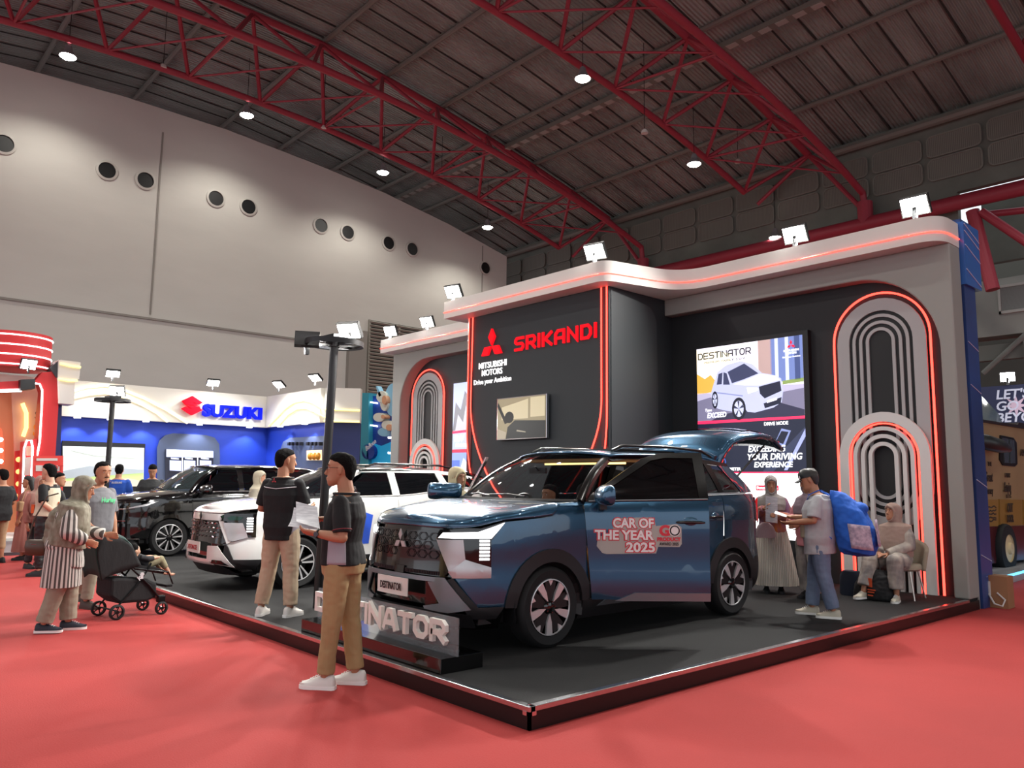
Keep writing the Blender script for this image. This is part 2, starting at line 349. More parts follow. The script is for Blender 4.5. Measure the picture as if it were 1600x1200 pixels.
# ------------------------------------------------------------------ the facade
M_fr = mat('frame_grey', '#94958f', .55, var=.04, vscale=.6); M_dark = mat('dark_panel', '#252b2f', .6); M_rec = mat('recess_black', '#0f1217', .6)
M_band = mat('canopy_white', '#d5d3cd', .5)
t = thing('display_facade', 'tall grey and black exhibition wall with red light lines behind the cars', 'exhibition wall')
def frame(x0, x1, zt, cx, cr, side):
    """frame plate with an opening whose outer top corner is rounded; side=+1: rounded corner on +x"""
    if side > 0:
        inn = [(x0, H), (x0, zt)]+[(cx-cr+cr*sin(rad(a)), zt-cr+cr*cos(rad(a))) for a in range(0, 91, 6)]+[(cx, H)]
        out = [(0, H), (0, 4.92), (x0, 4.92)]
        return [(x0, zt), (x0, 4.92), (0, 4.92), (0, H), (cx, H)]+[(cx-cr+cr*cos(rad(a)), zt-cr+cr*sin(rad(a))) for a in range(0, 91, 6)]
    return [(x1, zt), (x1, 4.92), (x0, 4.92), (x0, H), (cx, H)]+[(cx+cr-cr*cos(rad(a)), zt-cr+cr*sin(rad(a))) for a in range(0, 91, 6)]
mb = MB(); mb.prism([(x, 7.79, z) for x, z in frame(-4.83, 0, 4.62, -.19, 1.15, 1)], (0, .34, 0)); mb.obj('frame', M_fr, t, bev=.02)
mb = MB(); mb.prism([(x, 7.79, z) for x, z in frame(-13.75, -8.6, 4.68, -13.38, 1.15, -1)], (0, .34, 0)); mb.obj('frame', M_fr, t, bev=.02)
MB().box((-4.9, 8.0, H), (-.02, 8.12, 4.85)).obj('recess_panel', M_rec, t); MB().box((-13.7, 8.08, H), (-8.5, 8.13, 4.85)).obj('recess_panel', M_dark, t)
MB().box((-8.6, 6.27, H), (-4.83, 8.1, 4.92)).obj('centre_block', M_dark, t, bev=.015)
MB().box((-13.7, 8.12, 0), (-.005, 8.16, 4.92)).obj('back', M_fr, t)
# side of the block: its faint rounded shading, painted as a slightly lighter sheet
q = [(6.32, H+.02)]+[(6.32, 4.86)]+[(7.55-.35+.35*sin(rad(a)), 4.75-.35+.35*cos(rad(a))) for a in range(0, 91, 10)]+[(7.58, H+.02)]
mb = MB(); mb.prism([(-4.83, y, z) for y, z in q], (.012, 0, 0)); mb.obj('side_shading', mat('block_side_shading', '#3a4043', .55), t)
# canopy
def fillet(pts, rs, n=10):
    out = []
    for i, p in enumerate(pts):
        r = rs[i]
        if not r or i in (0, len(pts)-1): out.append(p); continue
        a = V(pts[i-1]+(0,)); b = V(p+(0,)); c = V(pts[i+1]+(0,)); u = (a-b).normalized(); v = (c-b).normalized()
        d = r/math.tan(u.angle(v)/2); s0 = b+u*d; s1 = b+v*d
        for k in range(n+1):
            k_ = k/n; q_ = s0*(1-k_)**2+b*2*k_*(1-k_)+s1*k_**2; out.append((q_.x, q_.y))
    return out
edge = fillet([(0, 8.16), (0, 7.5), (-4.25, 7.5), (-4.62, 5.93), (-9.03, 5.93), (-9.03, 7.4), (-13.78, 7.4), (-13.78, 8.16)], [0, .35, .75, .28, 0, 0, 0, 0])
mb = MB(); mb.prism([(x, y, 4.92) for x, y in edge], (0, 0, .35)); mb.obj('canopy', M_band, t, 30)
def outset(e, d):
    o = []
    for i, p in enumerate(e):
        a = V(e[max(i-1, 0)]+(0,)); b = V(e[min(i+1, len(e)-1)]+(0,)); q_ = (b-a).normalized(); o.append((p[0]-q_.y*-1*d*-1, p[1]-q_.x*-1*d*-1) if False else (p[0]+q_.y*-d, p[1]+q_.x*d))
    return o
led_e = outset(edge, .006)
E2 = [p for p in led_e]
mb = MB(); mb.tube([(x, y, 5.045) for x, y in E2], .009, 6); mb.obj('canopy_light_line', REDLED, t)
# red light lines on the centre block
yb = 6.25
def led(path, name='light_line', r=.014): MB().tube(path, r, 6).obj(name, REDLED, t)
def bz(a, b, c, n=12): return [((1-k/n)**2*a[0]+2*k/n*(1-k/n)*b[0]+(k/n)**2*c[0], (1-k/n)**2*a[1]+2*k/n*(1-k/n)*b[1]+(k/n)**2*c[1]) for k in range(n+1)]
led([(x, yb, z) for x, z in [(-8.59, 4.91)]+bz((-8.6, 2.6), (-8.6, 2.0), (-8.15, .9))])
led([(x, yb, z) for x, z in [(-8.47, 4.91)]+bz((-8.49, 3.1), (-8.47, 2.35), (-7.75, 1.5))+[(-7.3, 1.1)]])
led([(x, yb, z) for x, z in [(-4.98, 4.91)]+bz((-4.98, 3.0), (-4.98, 2.5), (-5.3, 2.0))+[(-6.1, 1.1)]])
led([(x, yb, z) for x, z in [(-4.86, 4.91)]+bz((-4.86, 2.8), (-4.86, 2.0), (-5.15, 1.2))])
MB().box((-8.6, 6.255, 1.8), (-8.47, 6.27, 4.91)).obj('red_stripe', mat('led_channel_red', '#5c1013', .4), t)
MB().box((-4.985, 6.255, 2.2), (-4.86, 6.27, 4.91)).obj('red_stripe', MATS['led_channel_red'], t)
# stadium rings
def stad(cx, w, zt, zb, closed, n=18):
    p = [(cx+w*cos(rad(a)), zt-w+w*sin(rad(a))) for a in [180*k/n for k in range(n+1)]]
    if closed: p += [(cx-w*cos(rad(a)), zb+w-w*sin(rad(a))) for a in [180*k/n for k in range(n+1)]]
    else: p += [(cx-w, zb), ]; p = [(cx+w, zb)]+p
    return p
def ring(cx, w0, w1, zt, zb, y0, th, closed, name, m, par):
    """band between half widths w0>w1; its tops stay concentric"""
    a = stad(cx, w0, zt, zb, closed); b_ = stad(cx, w1, zt-(w0-w1), zb+(w0-w1 if closed else 0), closed)
    mb = MB(); n = len(a); vs = []
    for y in (y0, y0+th): vs += [(x, y, z) for x, z in a]+[(x, y, z) for x, z in b_]
    fs = []; rng = range(n if closed else n-1)
    for i in rng:
        j = (i+1) % n
        fs += [(i, j, n+j, n+i), (2*n+i, 2*n+j, 3*n+j, 3*n+i), (i, j, 2*n+j, 2*n+i), (n+i, n+j, 3*n+j, 3*n+i)]
    if not closed: fs += [(0, n, 3*n, 2*n), (n-1, 2*n-1, 4*n-1, 3*n-1)]
    mb.add(vs, fs); return mb.obj(name, m, par)
def arch(cx, yr, sc, label):
    a = thing('arch_panel', label, 'decorative arch panel', (0, 0, 0), 0, 'arched ring panels of the facade')
    G = mat('arch_grey', '#adadad', .6); W = mat('arch_white', '#dcdbd7', .55); K = mat('arch_black', '#17191b', .6)
    def fill(w_, zt, zb, y, th, nm, m_): mb = MB(); mb.prism([(x, y, z) for x, z in stad(cx, w_, zt, zb, True)], (0, th, 0)); mb.obj(nm, m_, a)
    zt = 4.34; zb = .98; g = .055; y = yr
    MB().prism([(x, y-.03, z) for x, z in stad(cx, .64, zt, H, False)], (0, .03, 0)).obj('plate', K, a)
    ring(cx, .64, .46, zt, zb, y-.06, .06, True, 'ring', G, a)
    for w_ in (.40, .30, .20): ring(cx, w_+.01, w_-.035, zt-(.64-w_-.01), zb+(.64-w_-.01), y-.055, .05, True, 'ring', G, a)
    MB().tube([(x, y-.05, z) for x, z in stad(cx, .695, 4.42, H, False, 30)], .016, 6).obj('light_line', REDLED, a)
    zl_ = 2.66
    ring(cx, .64, .50, zl_, H, y-.13, .05, False, 'front_arch', W, a)
    for w_ in (.42, .31, .20): ring(cx, w_+.01, w_-.045, zl_-(.64-w_-.01), H, y-.13, .05, False, 'front_arch', W, a)
    MB().tube([(x, y-.11, z) for x, z in stad(cx, .475, zl_-.165, H, False, 30)], .013, 6).obj('light_line', REDLED, a)
    return a
arch(-1.06, 8.0, 1, 'tall arched panel of grey and white rings at the right end of the facade'); arch(-12.47, 8.08, 1, 'arched ring panel left of the centre block, above the white car')
# signs
def diamond(O, s, m, par, name, d=.03, R=(1, 0, 0), U=(0, 0, 1)):
    """three rhombs meeting in the middle"""
    R = V(R); U = V(U); N = R.cross(U); O = V(O)
    for k in (0, 1, 2):
        a = rad(90+120*k); e1 = (cos(a-rad(30)), sin(a-rad(30))); e2 = (cos(a+rad(30)), sin(a+rad(30))); L = s*.52
        pts = [(0, 0), (e1[0]*L, e1[1]*L), ((e1[0]+e2[0])*L, (e1[1]+e2[1])*L), (e2[0]*L, e2[1]*L)]
        c = ((e1[0]+e2[0])*L/2, (e1[1]+e2[1])*L/2); pts = [(c[0]+(x-c[0])*.93, c[1]+(z-c[1])*.93) for x, z in pts]
        mb = MB(); mb.prism([O+R*x+U*z for x, z in pts], N*d); mb.obj(name, m, par)
REDSIGN = mat('red_sign_face', '#a00812', .6, spec=.1, emit=.8, ecol=(1, .006, .015, 1)); WSIGN = mat('white_sign_face', '#ffffff', .4, emit=.9)
t2 = thing('brand_sign', 'red three diamond emblem over white lettering on the dark block', 'sign')
diamond((-7.85, 6.27, 4.25), .40, REDSIGN, t2, 'emblem', .05)
X = (1, 0, 0)
text('lettering', 'MITSUBISHI', .17, WSIGN, t2, (-8.27, 6.27, 3.83), X, depth=.01, bold=.012, fitw=.84)
text('lettering', 'MOTORS', .17, WSIGN, t2, (-8.17, 6.27, 3.68), X, depth=.01, bold=.012, fitw=.62)
text('lettering', 'Drive your Ambition', .14, WSIGN, t2, (-8.42, 6.27, 3.52), X, depth=.01, bold=.006, fitw=1.13)
# block letters drawn as strokes
GL = {'V': [[(0,0),(.34,1),(.66,1),(1,0)],[(.2,.30),(.8,.30)]], 'A': [[(0,0),(0,.72),(.28,1),(1,1),(1,0)],[(0,.38),(1,.38)]], 'D': [[(0,0),(0,1),(.72,1),(1,.72),(1,.28),(.72,0),(0,0)]], 'E': [[(1,1),(0,1),(0,0),(1,0)],[(0,.5),(.9,.5)]],
 'I': [[(.5,0),(.5,1)]], 'K': [[(0,0),(0,1)],[(1,1),(.25,.5),(1,0)],[(0,.5),(.25,.5)]], 'N': [[(0,0),(0,1),(1,0),(1,1)]], 'O': [[(.25,0),(.75,0),(1,.25),(1,.75),(.75,1),(.25,1),(0,.75),(0,.25),(.25,0)]],
 'R': [[(0,0),(0,1),(.8,1),(1,.82),(1,.6),(.8,.42),(.1,.42)],[(.5,.42),(1,0)]], 'S': [[(1,1),(.18,1),(0,.82),(0,.65),(.18,.52),(.82,.52),(1,.38),(1,.18),(.82,0),(0,0)]], 'T': [[(0,1),(1,1)],[(.5,1),(.5,0)]],
 'Z': [[(0,1),(1,1),(0,0),(1,0)]], 'U': [[(0,1),(0,.2),(.2,0),(.8,0),(1,.2),(1,1)]], 'X': [[(0,0),(1,1)],[(0,1),(1,0)]], 'F': [[(1,1),(0,1),(0,0)],[(0,.5),(.9,.5)]], 'C': [[(1,1),(.2,1),(0,.8),(0,.2),(.2,0),(1,0)]]}
def strokes(name, s, h, wl, gap, st, m, par, O, R=(1, 0, 0), U=(0, 0, 1), d=.03, each=True, sh=0, iw=.0):
    R = V(R).normalized(); U = V(U).normalized(); N = R.cross(U); O = V(O); x = 0; mball = MB(); made = []
    for ch in s:
        w_ = st if ch == 'I' else wl; mb = MB() if each else mball
        for pk, path in enumerate(GL[ch]):
            dz = d+.0012*pk
            P = [((st/2+p[0]*(w_-st)) if ch != 'I' else st/2, st/2+p[1]*(h-st)) for p in path]
            cl = P[0] == P[-1]; P = P[:-1] if cl else P; n = len(P); L = []; Rr = []
            for i, p in enumerate(P):
                a = P[i-1] if (i > 0 or cl) else None; b_ = P[(i+1) % n] if (i < n-1 or cl) else None
                p_ = V(p+(0,)); u1 = (p_-V(a+(0,))).normalized() if a else None; u2 = (V(b_+(0,))-p_).normalized() if b_ else None
                if u1 is None: u1 = u2; p_ = p_-u2*(st/2 if not cl else 0)
                if u2 is None: u2 = u1; p_ = p_+u1*st/2
                n1 = V((-u1.y, u1.x, 0)); n2 = V((-u2.y, u2.x, 0)); mm = (n1+n2); mm = mm/max(mm.length_squared/2, .35) if mm.length > 1e-3 else n1
                q1 = p_+mm*st/2; q2 = p_-mm*st/2
                fx = lambda q_: O+R*(x+q_.x+sh*q_.y)+U*q_.y
                L.append((fx(q1), fx(q2)))
            rr = [[l, r_, r_+N*dz, l+N*dz] for l, r_ in L]; mb.rings(rr, not cl, cl)
        if each: made.append(mb.obj(name, m, par))
        x += w_+gap
    if not each: made.append(mball.obj(name, m, par))
    return made
t3 = thing('hall_name_sign', 'glowing red SRIKANDI lettering high on the dark centre block', 'sign')
strokes('letter', 'SRIKANDI', .27, .262, .060, .052, REDSIGN, t3, (-7.19, 6.27, 4.06), d=.03)
# tilted television
t4 = thing('wall_television', 'television showing a car on the dark block below the emblem', 'television', (-6.9, 6.22, 2.78)); 
MB().box((-.68, -.05, -.40), (.68, .02, .40)).obj('frame', CHROME, t4, bev=.005); MB().box((-.45, 0, -.3), (.45, .05, .3)).obj('mount', BLACK, t4)
O = V((-.66, -.052, -.38))
sc = lambda n_, c, e=.7: mat('screen_'+n_, c, .3, emit=e)
def scr(n_, c, pts, par, O_, k, e=.7, **kw): return poly2d('picture', pts, sc(n_, c, e), O_, (1, 0, 0), (0, 0, 1), par, off=.001*k, th=.0008)
scr('tv_sky', '#8d8268', [(0, 0), (1.32, 0), (1.32, .76), (0, .76)], t4, O, 1, .5)
scr('tv_win', '#b5aa8c', [(.92, .38), (1.3, .38), (1.3, .74), (.92, .74)], t4, O, 2, .6); scr('tv_win', '#b5aa8c', [(.12, .36), (.86, .36), (.86, .72), (.5, .66), (.12, .6)], t4, O, 2, .6)
scr('tv_mirror', '#0c0c0e', [(x*.13+.34, z*.11+.40) for x, z in arc(0, 0, 1, 0, 330, 12)], t4, O, 3, .1)
scr('tv_pil', '#141416', [(0, .62), (.22, .28), (.3, .3), (.02, .7)], t4, O, 4, .1); scr('tv_hood', '#2a2d2e', [(.25, 0), (.3, .22), (.5, .34), (1.32, .30), (1.32, 0)], t4, O, 3, .35)
scr('tv_hl', '#8b8576', [(.55, .13), (.8, .10), (.8, .12), (.56, .16)], t4, O, 4, .6)
scr('tv_floor', '#a09684', [(0, 0), (.24, 0), (.26, .12), (0, .2)], t4, O, 4, .5)
# big display
t5 = thing('video_wall', 'tall lit display panel with a silver car advert right of the centre block', 'display')
MB().box((-4.27, 7.90, .55), (-2.15, 8.0, 4.02)).obj('bezel', BLACK, t5)
O = V((-4.22, 7.90, 1.05)); Wd, Hd = 1.98, 2.90
def d(n_, c, pts, k, e=1.0): return poly2d('picture', pts, mat('display_'+n_, c, .3, emit=e), O, (1, 0, 0), (0, 0, 1), t5, off=.0012*k, th=.001)
d('white', '#ffffff', [(0, -.3), (Wd, -.3), (Wd, .74), (0, .74)], 1, 1.1)
d('navy', '#1d2136', [(0, .74), (Wd, .74), (Wd, 1.6), (0, 1.6)], 1, .8); d('navy2', '#30364f', [(1.2, .74), (Wd, 1.45), (Wd, 1.3), (1.4, .74)], 2, 1); d('swoosh', '#9fa8dc', [(1.6, .78), (1.66, .78), (Wd, 1.30), (Wd, 1.42)], 3, .9)
d('sky', '#e9e4f2', [(0, 1.6), (Wd, 1.6), (Wd, Hd), (0, Hd)], 1, 1.0)
d('road', '#7d7a96', [(0, 1.6), (Wd, 1.6), (Wd, 2.1), (0, 2.02)], 2, .7); d('road_dark', '#35344e', [(.2, 1.6), (Wd, 1.62), (Wd, 1.72), (1.55, 1.86), (.5, 1.72)], 3, .6); d('kerb', '#b9b4cf', [(0, 1.98), (.42, 2.06), (.42, 2.1), (0, 2.12)], 3, .8)
d('kerb', '#b9b4cf', [(1.6, 2.02), (Wd, 2.06), (Wd, 2.12), (1.6, 2.14)], 3, .8); d('grass', '#8aa05a', [(1.62, 2.14), (Wd, 2.16), (Wd, 2.22), (1.62, 2.2)], 3, .7); d('foliage', '#d8a94a', [(0, 2.1), (.36, 2.12), (.38, 2.3), (.28, 2.42), (.16, 2.36), (0, 2.46)], 3, .9)
d('tower_blue', '#6d7fb8', [(1.42, 2.18), (Wd, 2.2), (Wd, Hd), (1.42, Hd)], 2, .8); d('tower_pale', '#c3cbe6', [(1.5, 2.2), (1.56, 2.2), (1.56, Hd), (1.5, Hd)], 3, .9); d('tower_pale', '#c3cbe6', [(1.68, 2.2), (1.74, 2.2), (1.74, Hd), (1.68, Hd)], 3, .9); d('tower_dark', '#3f4d7d', [(1.84, 2.2), (1.93, 2.2), (1.93, Hd), (1.84, Hd)], 3, .8)
d('tower_tan', '#b59a96', [(1.2, 2.3), (1.44, 2.3), (1.44, Hd), (1.2, Hd)], 2, .8); d('glow', '#fff3d6', [(0, 2.5), (.6, 2.4), (.7, 2.75), (.2, 2.88), (0, 2.88)], 2, 1.2)
d('redline', '#ff2a55', [(0, 1.58), (Wd, 1.58), (Wd, 1.62), (0, 1.63)], 4, 1.3); d('redline', '#ff2a55', [(0, .735), (Wd, .735), (Wd, .755), (0, .755)], 4, 1.3)
# silver car on the display
cs = '#b9bedb'
d('car', cs, [(.32, 1.86), (.28, 2.10), (.34, 2.26), (.42, 2.46), (.60, 2.56), (.88, 2.6), (1.1, 2.52), (1.26, 2.36), (1.5, 2.30), (1.6, 2.24), (1.63, 2.04), (1.6, 1.86), (1.45, 1.78), (1.12, 1.72), (.98, 1.74), (.9, 1.84), (.7, 1.76), (.5, 1.8)], 5, .85)
d('glass', '#3b4164', [(.62, 2.44), (.94, 2.55), (1.2, 2.36), (.9, 2.28), (.7, 2.24)], 6, .6); d('glass', '#3b4164', [(.40, 2.24), (.44, 2.42), (.52, 2.44), (.50, 2.24)], 6, .6); d('glass', '#3b4164', [(.53, 2.23), (.54, 2.44), (.60, 2.42), (.66, 2.22)], 6, .6)
d('hood', '#d5d8ee', [(.72, 2.22), (.95, 2.27), (1.24, 2.35), (1.5, 2.29), (1.58, 2.22), (1.2, 2.16), (.95, 2.18)], 6, .9); d('grille', '#20233c', [(1.2, 2.14), (1.58, 2.2), (1.6, 2.04), (1.3, 1.94), (1.22, 2.02)], 6, .5); d('lampw', '#ffffff', [(.98, 2.14), (1.18, 2.12), (1.18, 2.08), (1.0, 2.04)], 7, 1.2)
d('grille', '#20233c', [(1.28, 1.86), (1.6, 1.94), (1.58, 1.84), (1.3, 1.78)], 6, .5); d('car_hi', '#e6e8f6', [(1.34, 1.90), (1.52, 1.94), (1.52, 1.9), (1.34, 1.86)], 7, .9)
d('chrome_line', '#8f97c4', [(.36, 2.12), (.9, 2.02), (.9, 2.0), (.36, 2.1)], 6, .7)
for cx, cz, rx, rz in ((.82, 1.80, .13, .19), (.36, 1.98, .06, .15)):
    d('tyre', '#191b2e', [(cx+rx*x, cz+rz*z) for x, z in arc(0, 0, 1, 0, 345, 20)], 7, .4); d('rim', '#c8cde8', [(cx+rx*.7*x, cz+rz*.72*z) for x, z in arc(0, 0, 1, 0, 345, 16)], 8, .8)
    for k in range(5): a = rad(72*k+20); d('spoke', '#3a3f61', [(cx, cz), (cx+rx*.7*cos(a-.2), cz+rz*.7*sin(a-.2)), (cx+rx*.7*cos(a+.2), cz+rz*.7*sin(a+.2))], 9, .4)
TI = mat('display_ink', '#1a1c28', .4); TW = mat('display_text_white', '#ffffff', .4, emit=1.3); TR = mat('display_red', '#e8183c', .4, emit=1.0)
strokes('lettering', 'DESTINATOR', .115, .102, .012, .018, TI, t5, O+V((.03, -.008, 2.70)), d=.003, each=False)
text('lettering', 'PREMIUM  FAMILY  S U V', .055, TI, t5, O+V((.16, -.008, 2.62)), depth=.002, fitw=.8)
diamond(O+V((1.79, -.008, 2.76)), .09, TR, t5, 'emblem', .003); text('lettering', 'MITSUBISHI', .045, TW, t5, O+V((1.66, -.009, 2.66)), depth=.002, fitw=.26, bold=.02); text('lettering', 'MOTORS', .045, TW, t5, O+V((1.70, -.009, 2.615)), depth=.002, fitw=.18, bold=.02)
text('lettering', 'Drive your Ambition', .035, TW, t5, O+V((1.64, -.009, 2.56)), depth=.002, fitw=.3)
text('lettering', 'Type', .07, TW, t5, O+V((.15, -.009, 1.79)), depth=.002, shear=.2); text('lettering', 'EXCEED', .12, TW, t5, O+V((.2, -.009, 1.68)), depth=.002, shear=.2, bold=.02, fitw=.38)
text('lettering', 'DRIVE MODE', .075, TW, t5, O+V((1.28, -.009, 1.50)), depth=.002, fitw=.42, bold=.02)
text('lettering', 'EXCEEDING', .14, TW, t5, O+V((.98, -.009, 1.08)), depth=.002, fitw=.66, bold=.02, shear=.15); text('lettering', 'YOUR DRIVING', .14, TW, t5, O+V((.96, -.009, .95)), depth=.002, fitw=.96, bold=.02, shear=.15); text('lettering', 'EXPERIENCE', .12, TW, t5, O+V((1.08, -.009, .83)), depth=.002, fitw=.68, bold=.02, shear=.15)
d('dial', '#3f5fae', [(.46+.09*x, .92+.09*z) for x, z in arc(0, 0, 1, 0, 345, 18)], 3, .9); d('dial_in', '#171a2c', [(.46+.07*x, .92+.07*z) for x, z in arc(0, 0, 1, 0, 345, 18)], 4, .5)
text('lettering', 'METER', .07, TW, t5, O+V((.62, -.009, .78)), depth=.002, bold=.02)
d('knob', '#8d9bd0', [(1.45, 1.2), (1.62, 1.14), (1.74, 1.4), (1.58, 1.44)], 4, .7); d('knob_dark', '#20243a', [(1.48, 1.24), (1.60, 1.19), (1.7, 1.38), (1.58, 1.4)], 5, .5)
for x in (.5, 1.10): d('tab', '#e8183c', [(x, .46), (x+.4, .46), (x+.4, .54), (x, .54)], 3, 1.0)
text('lettering', 'Bunga Ringan', .065, TW, t5, O+V((1.12, -.009, .48)), depth=.002, bold=.02, fitw=.36)
mb = MB(); mb.tube([O+V((x, -.005, z)) for x, z in stad(1.25, .09, .38, .05, True, 10)], .012, 5, closed=True); mb.obj('lettering', TI, t5)
# narrow display on the left
t6 = thing('narrow_display', 'narrow lit vertical poster between the left arch and the centre block', 'display')
MB().box((-11.36, 7.99, 1.0), (-10.62, 8.08, 4.0)).obj('bezel', BLACK, t6); O6 = V((-11.34, 7.985, 1.0))
def d6(n_, c, pts, k, e=.9): return poly2d('picture', pts, mat('display_'+n_, c, .3, emit=e), O6, (1, 0, 0), (0, 0, 1), t6, off=.001*k, th=.0008)
d6('ice', '#aab6d4', [(0, 0), (.7, 0), (.7, 2.96), (0, 2.96)], 1); d6('rock', '#7a7b86', [(0, 1.8), (.1, 2.5), (.3, 2.3), (.45, 2.75), (.7, 2.5), (.7, 1.9)], 2, .7); d6('rock2', '#b9b9c4', [(.1, 1.8), (.2, 2.2), (.4, 2.0), (.5, 2.4), (.7, 2.1), (.7, 1.8)], 3, .8)
d6('redline', '#ff2a55', [(0, 1.74), (.7, 1.76), (.7, 1.82), (0, 1.8)], 4); d6('pale', '#8fa4e0', [(0, 0), (.7, 0), (.7, 1.3), (0, 1.3)], 2, .8); d6('grid', '#5f78c8', [(0, .4), (.3, .4), (.3, 1.1), (0, 1.1)], 3, .8); d6('whitecar', '#e9eef8', [(.3, .3), (.6, .3), (.62, 1.0), (.45, 1.15), (.33, .9)], 4, .9)
d6('redband', '#c03a54', [(0, 1.28), (.7, 1.28), (.7, 1.36), (0, 1.36)], 4, .8)
text('lettering', 'SUV', .2, TW, t6, O6+V((.08, -.008, 1.55)), depth=.002, bold=.03, shear=.15); text('lettering', 'PILIHAN', .11, TW, t6, O6+V((.14, -.008, 1.42)), depth=.002, bold=.02, fitw=.5)
# blue panelled wall standing behind the right end
t7 = thing('blue_booth_wall', 'narrow blue panelled wall edge just behind the right end of the stage', 'exhibition wall')
MB().box((-2, 8.2, 0), (.02, 8.62, 5.35)).obj('panel', mat('booth_blue', '#2f4f93', .35, var=.5, vscale=.7), t7)
MB().box((-2, 8.18, 4.4), (.06, 8.78, 5.3)).obj('fascia', mat('booth_blue_light', '#2b67b8', .35, coat=.3), t7)
mb = MB()
for z in (4.5, 4.85, 5.05, 5.15): mb.cyl((.065, 8.2, z+.12), (.065, 8.76, z-.05), .008, n=5)
for z in (.6, 1.6, 2.9, 3.5): mb.cyl((.025, 8.22, z+.1), (.025, 8.6, z), .006, n=5)
mb.obj('stripe', mat('pale_stripe', '#c4d3ea', .5), t7)
# floodlights on the canopy
def flood(loc, aim, lab, power=260, name='floodlight', s=1, lens=None):
    t = thing(name, lab, 'floodlight', loc, 0, 'lit floodlights')
    dr = (V(aim)-V(loc)).normalized(); q = dr.to_track_quat('-Y', 'Z').to_matrix()
    def tr(mb): mb.v = [tuple(q@V(p)+V((0, 0, .22*s))) for p in mb.v]; return mb
    tr(MB().box((-.19*s, .0, -.14*s), (.19*s, .07*s, .14*s))).obj('housing', BLACK, t)
    tr(MB().box((-.17*s, -.008, -.12*s), (.17*s, .0, .12*s))).obj('lens', lens or LENS, t)
    MB().box((-.03, -.02, 0), (.03, .02, .2*s)).obj('bracket', BLACK, t)
    if power: lamp('AREA', V(loc)+V((0, 0, .22*s))+dr*.05, power, (1, .97, .92), V(loc)+dr*5, .3*s, 165)
    return t
ctr = (-2, -3, .5)
flood((-4.95, 6.05, 5.27), (-3.0, -2, 0), 'bright floodlight on the canopy above the corner of the centre block')
flood((-8.9, 6.05, 5.27), (-6.5, -2, 0), 'bright floodlight at the left end of the raised canopy')
flood((-2.15, 7.6, 5.27), (-1.2, -2, 0), 'bright floodlight on the canopy above the tall display')
flood((-.36, 7.62, 5.27), (0, -2, 0), 'bright floodlight at the right end of the canopy')
flood((-13.5, 7.5, 5.27), (-10, -2, 0), 'bright floodlight at the far left end of the canopy'); flood((-11.85, 7.5, 5.27), (-9, -2, 0), 'bright floodlight over the left arch panel')
# ring headed lamp posts
def ring_post(x, y, z0, h, lab, heads, rz=0):
    t = thing('lamp_post', lab, 'lamp post', (x, y, z0), rz)
    MB().cyl((0, 0, 0), (0, 0, h), .05, n=20).obj('pole', BLACK, t, 40)
    MB().lathe([(.30, -.02), (.34, -.03), (.34, .03), (.30, .03), (.30, -.02)], (0, 0, h+.02), 'Z', 40, cap=False).obj('ring', BLACK, t, 40)
    mb = MB()
    for k in range(4): a = k*pi/2+.4; mb.box((0, -.015, h), (.31, .015, h+.03), (0, 0, a), (0, 0, h))
    mb.cyl((0, 0, h-.02), (0, 0, h+.05), .07); mb.obj('spoke', BLACK, t)
    mb = MB(); mb.box((-.17, -.11, h+.05), (.17, .11, h+.11)); mb.obj('mount_plate', BLACK, t)
    return t
ring_post(-4.46, .86, H, 3.02, 'black ring topped lamp post standing on the stage behind the two salesmen', 2).rotation_euler = Matrix.Rotation(rad(1.4), 3, fw).to_euler()
flood((-4.27, 1.02, H+3.02), (-2.2, -2.4, 0), 'bright floodlight on the near lamp post, facing the viewer', 130, s=.75); flood((-4.60, .66, H+2.9), (-8, 2.5, .8), 'black floodlight on the near lamp post seen from behind', 120, s=.75)
ring_post(-13.40, .90, H, 2.97, 'ring topped lamp post beyond the stroller, before the blue booth', 2)
flood((-13.35, .95, H+3.0), (-8, -3, 0), 'bright floodlight on the far lamp post', 120, s=.8)
# sign stand
SB = V((-1.12, .12, H)); SA = V((-3.20, .10, H))
t8 = thing('model_name_stand', 'low black plinth with white DESTINATOR letters on a clear panel', 'sign stand')
MB().box((-3.27, .06, H), (-1.04, .47, H+.115)).obj('plinth', GLOSSBLACK, t8, bev=.004)
MB().box((-3.22, .20, H+.115), (-1.02, .212, H+.40)).obj('clear_panel', mat('clear_acrylic', '#cfd4d8', .03, alpha=.16), t8)
strokes('letter', 'DESTINVTOR', .178, .205, .022, .042, mat('cream_letter', '#e6e2da', .5), t8, (-3.22, .20, H+.19), d=.035)
# socket box at the stage end
t9 = thing('power_box', 'small plywood box with white socket and cable at the stage end', 'box', (.12, 8.45, 0))
MB().box((-.1, 0, 0), (.12, .25, .42)).obj('box', mat('plywood', '#9a6f4c', .7), t9); MB().box((-.16, -.03, .16), (-.08, .02, .34)).obj('socket', WHITE, t9)
MB().tube([(-.12, -.04, .34), (-.13, -.06, .42), (-.1, -.05, .4)], .012, 6).obj('plug', WHITE, t9); MB().tube([(-.1, -.03, .18), (-.02, -.08, .06), (.08, -.1, .04), (.1, -.05, .12), (0, -.02, .2)], .012, 6).obj('cable', WHITE, t9)
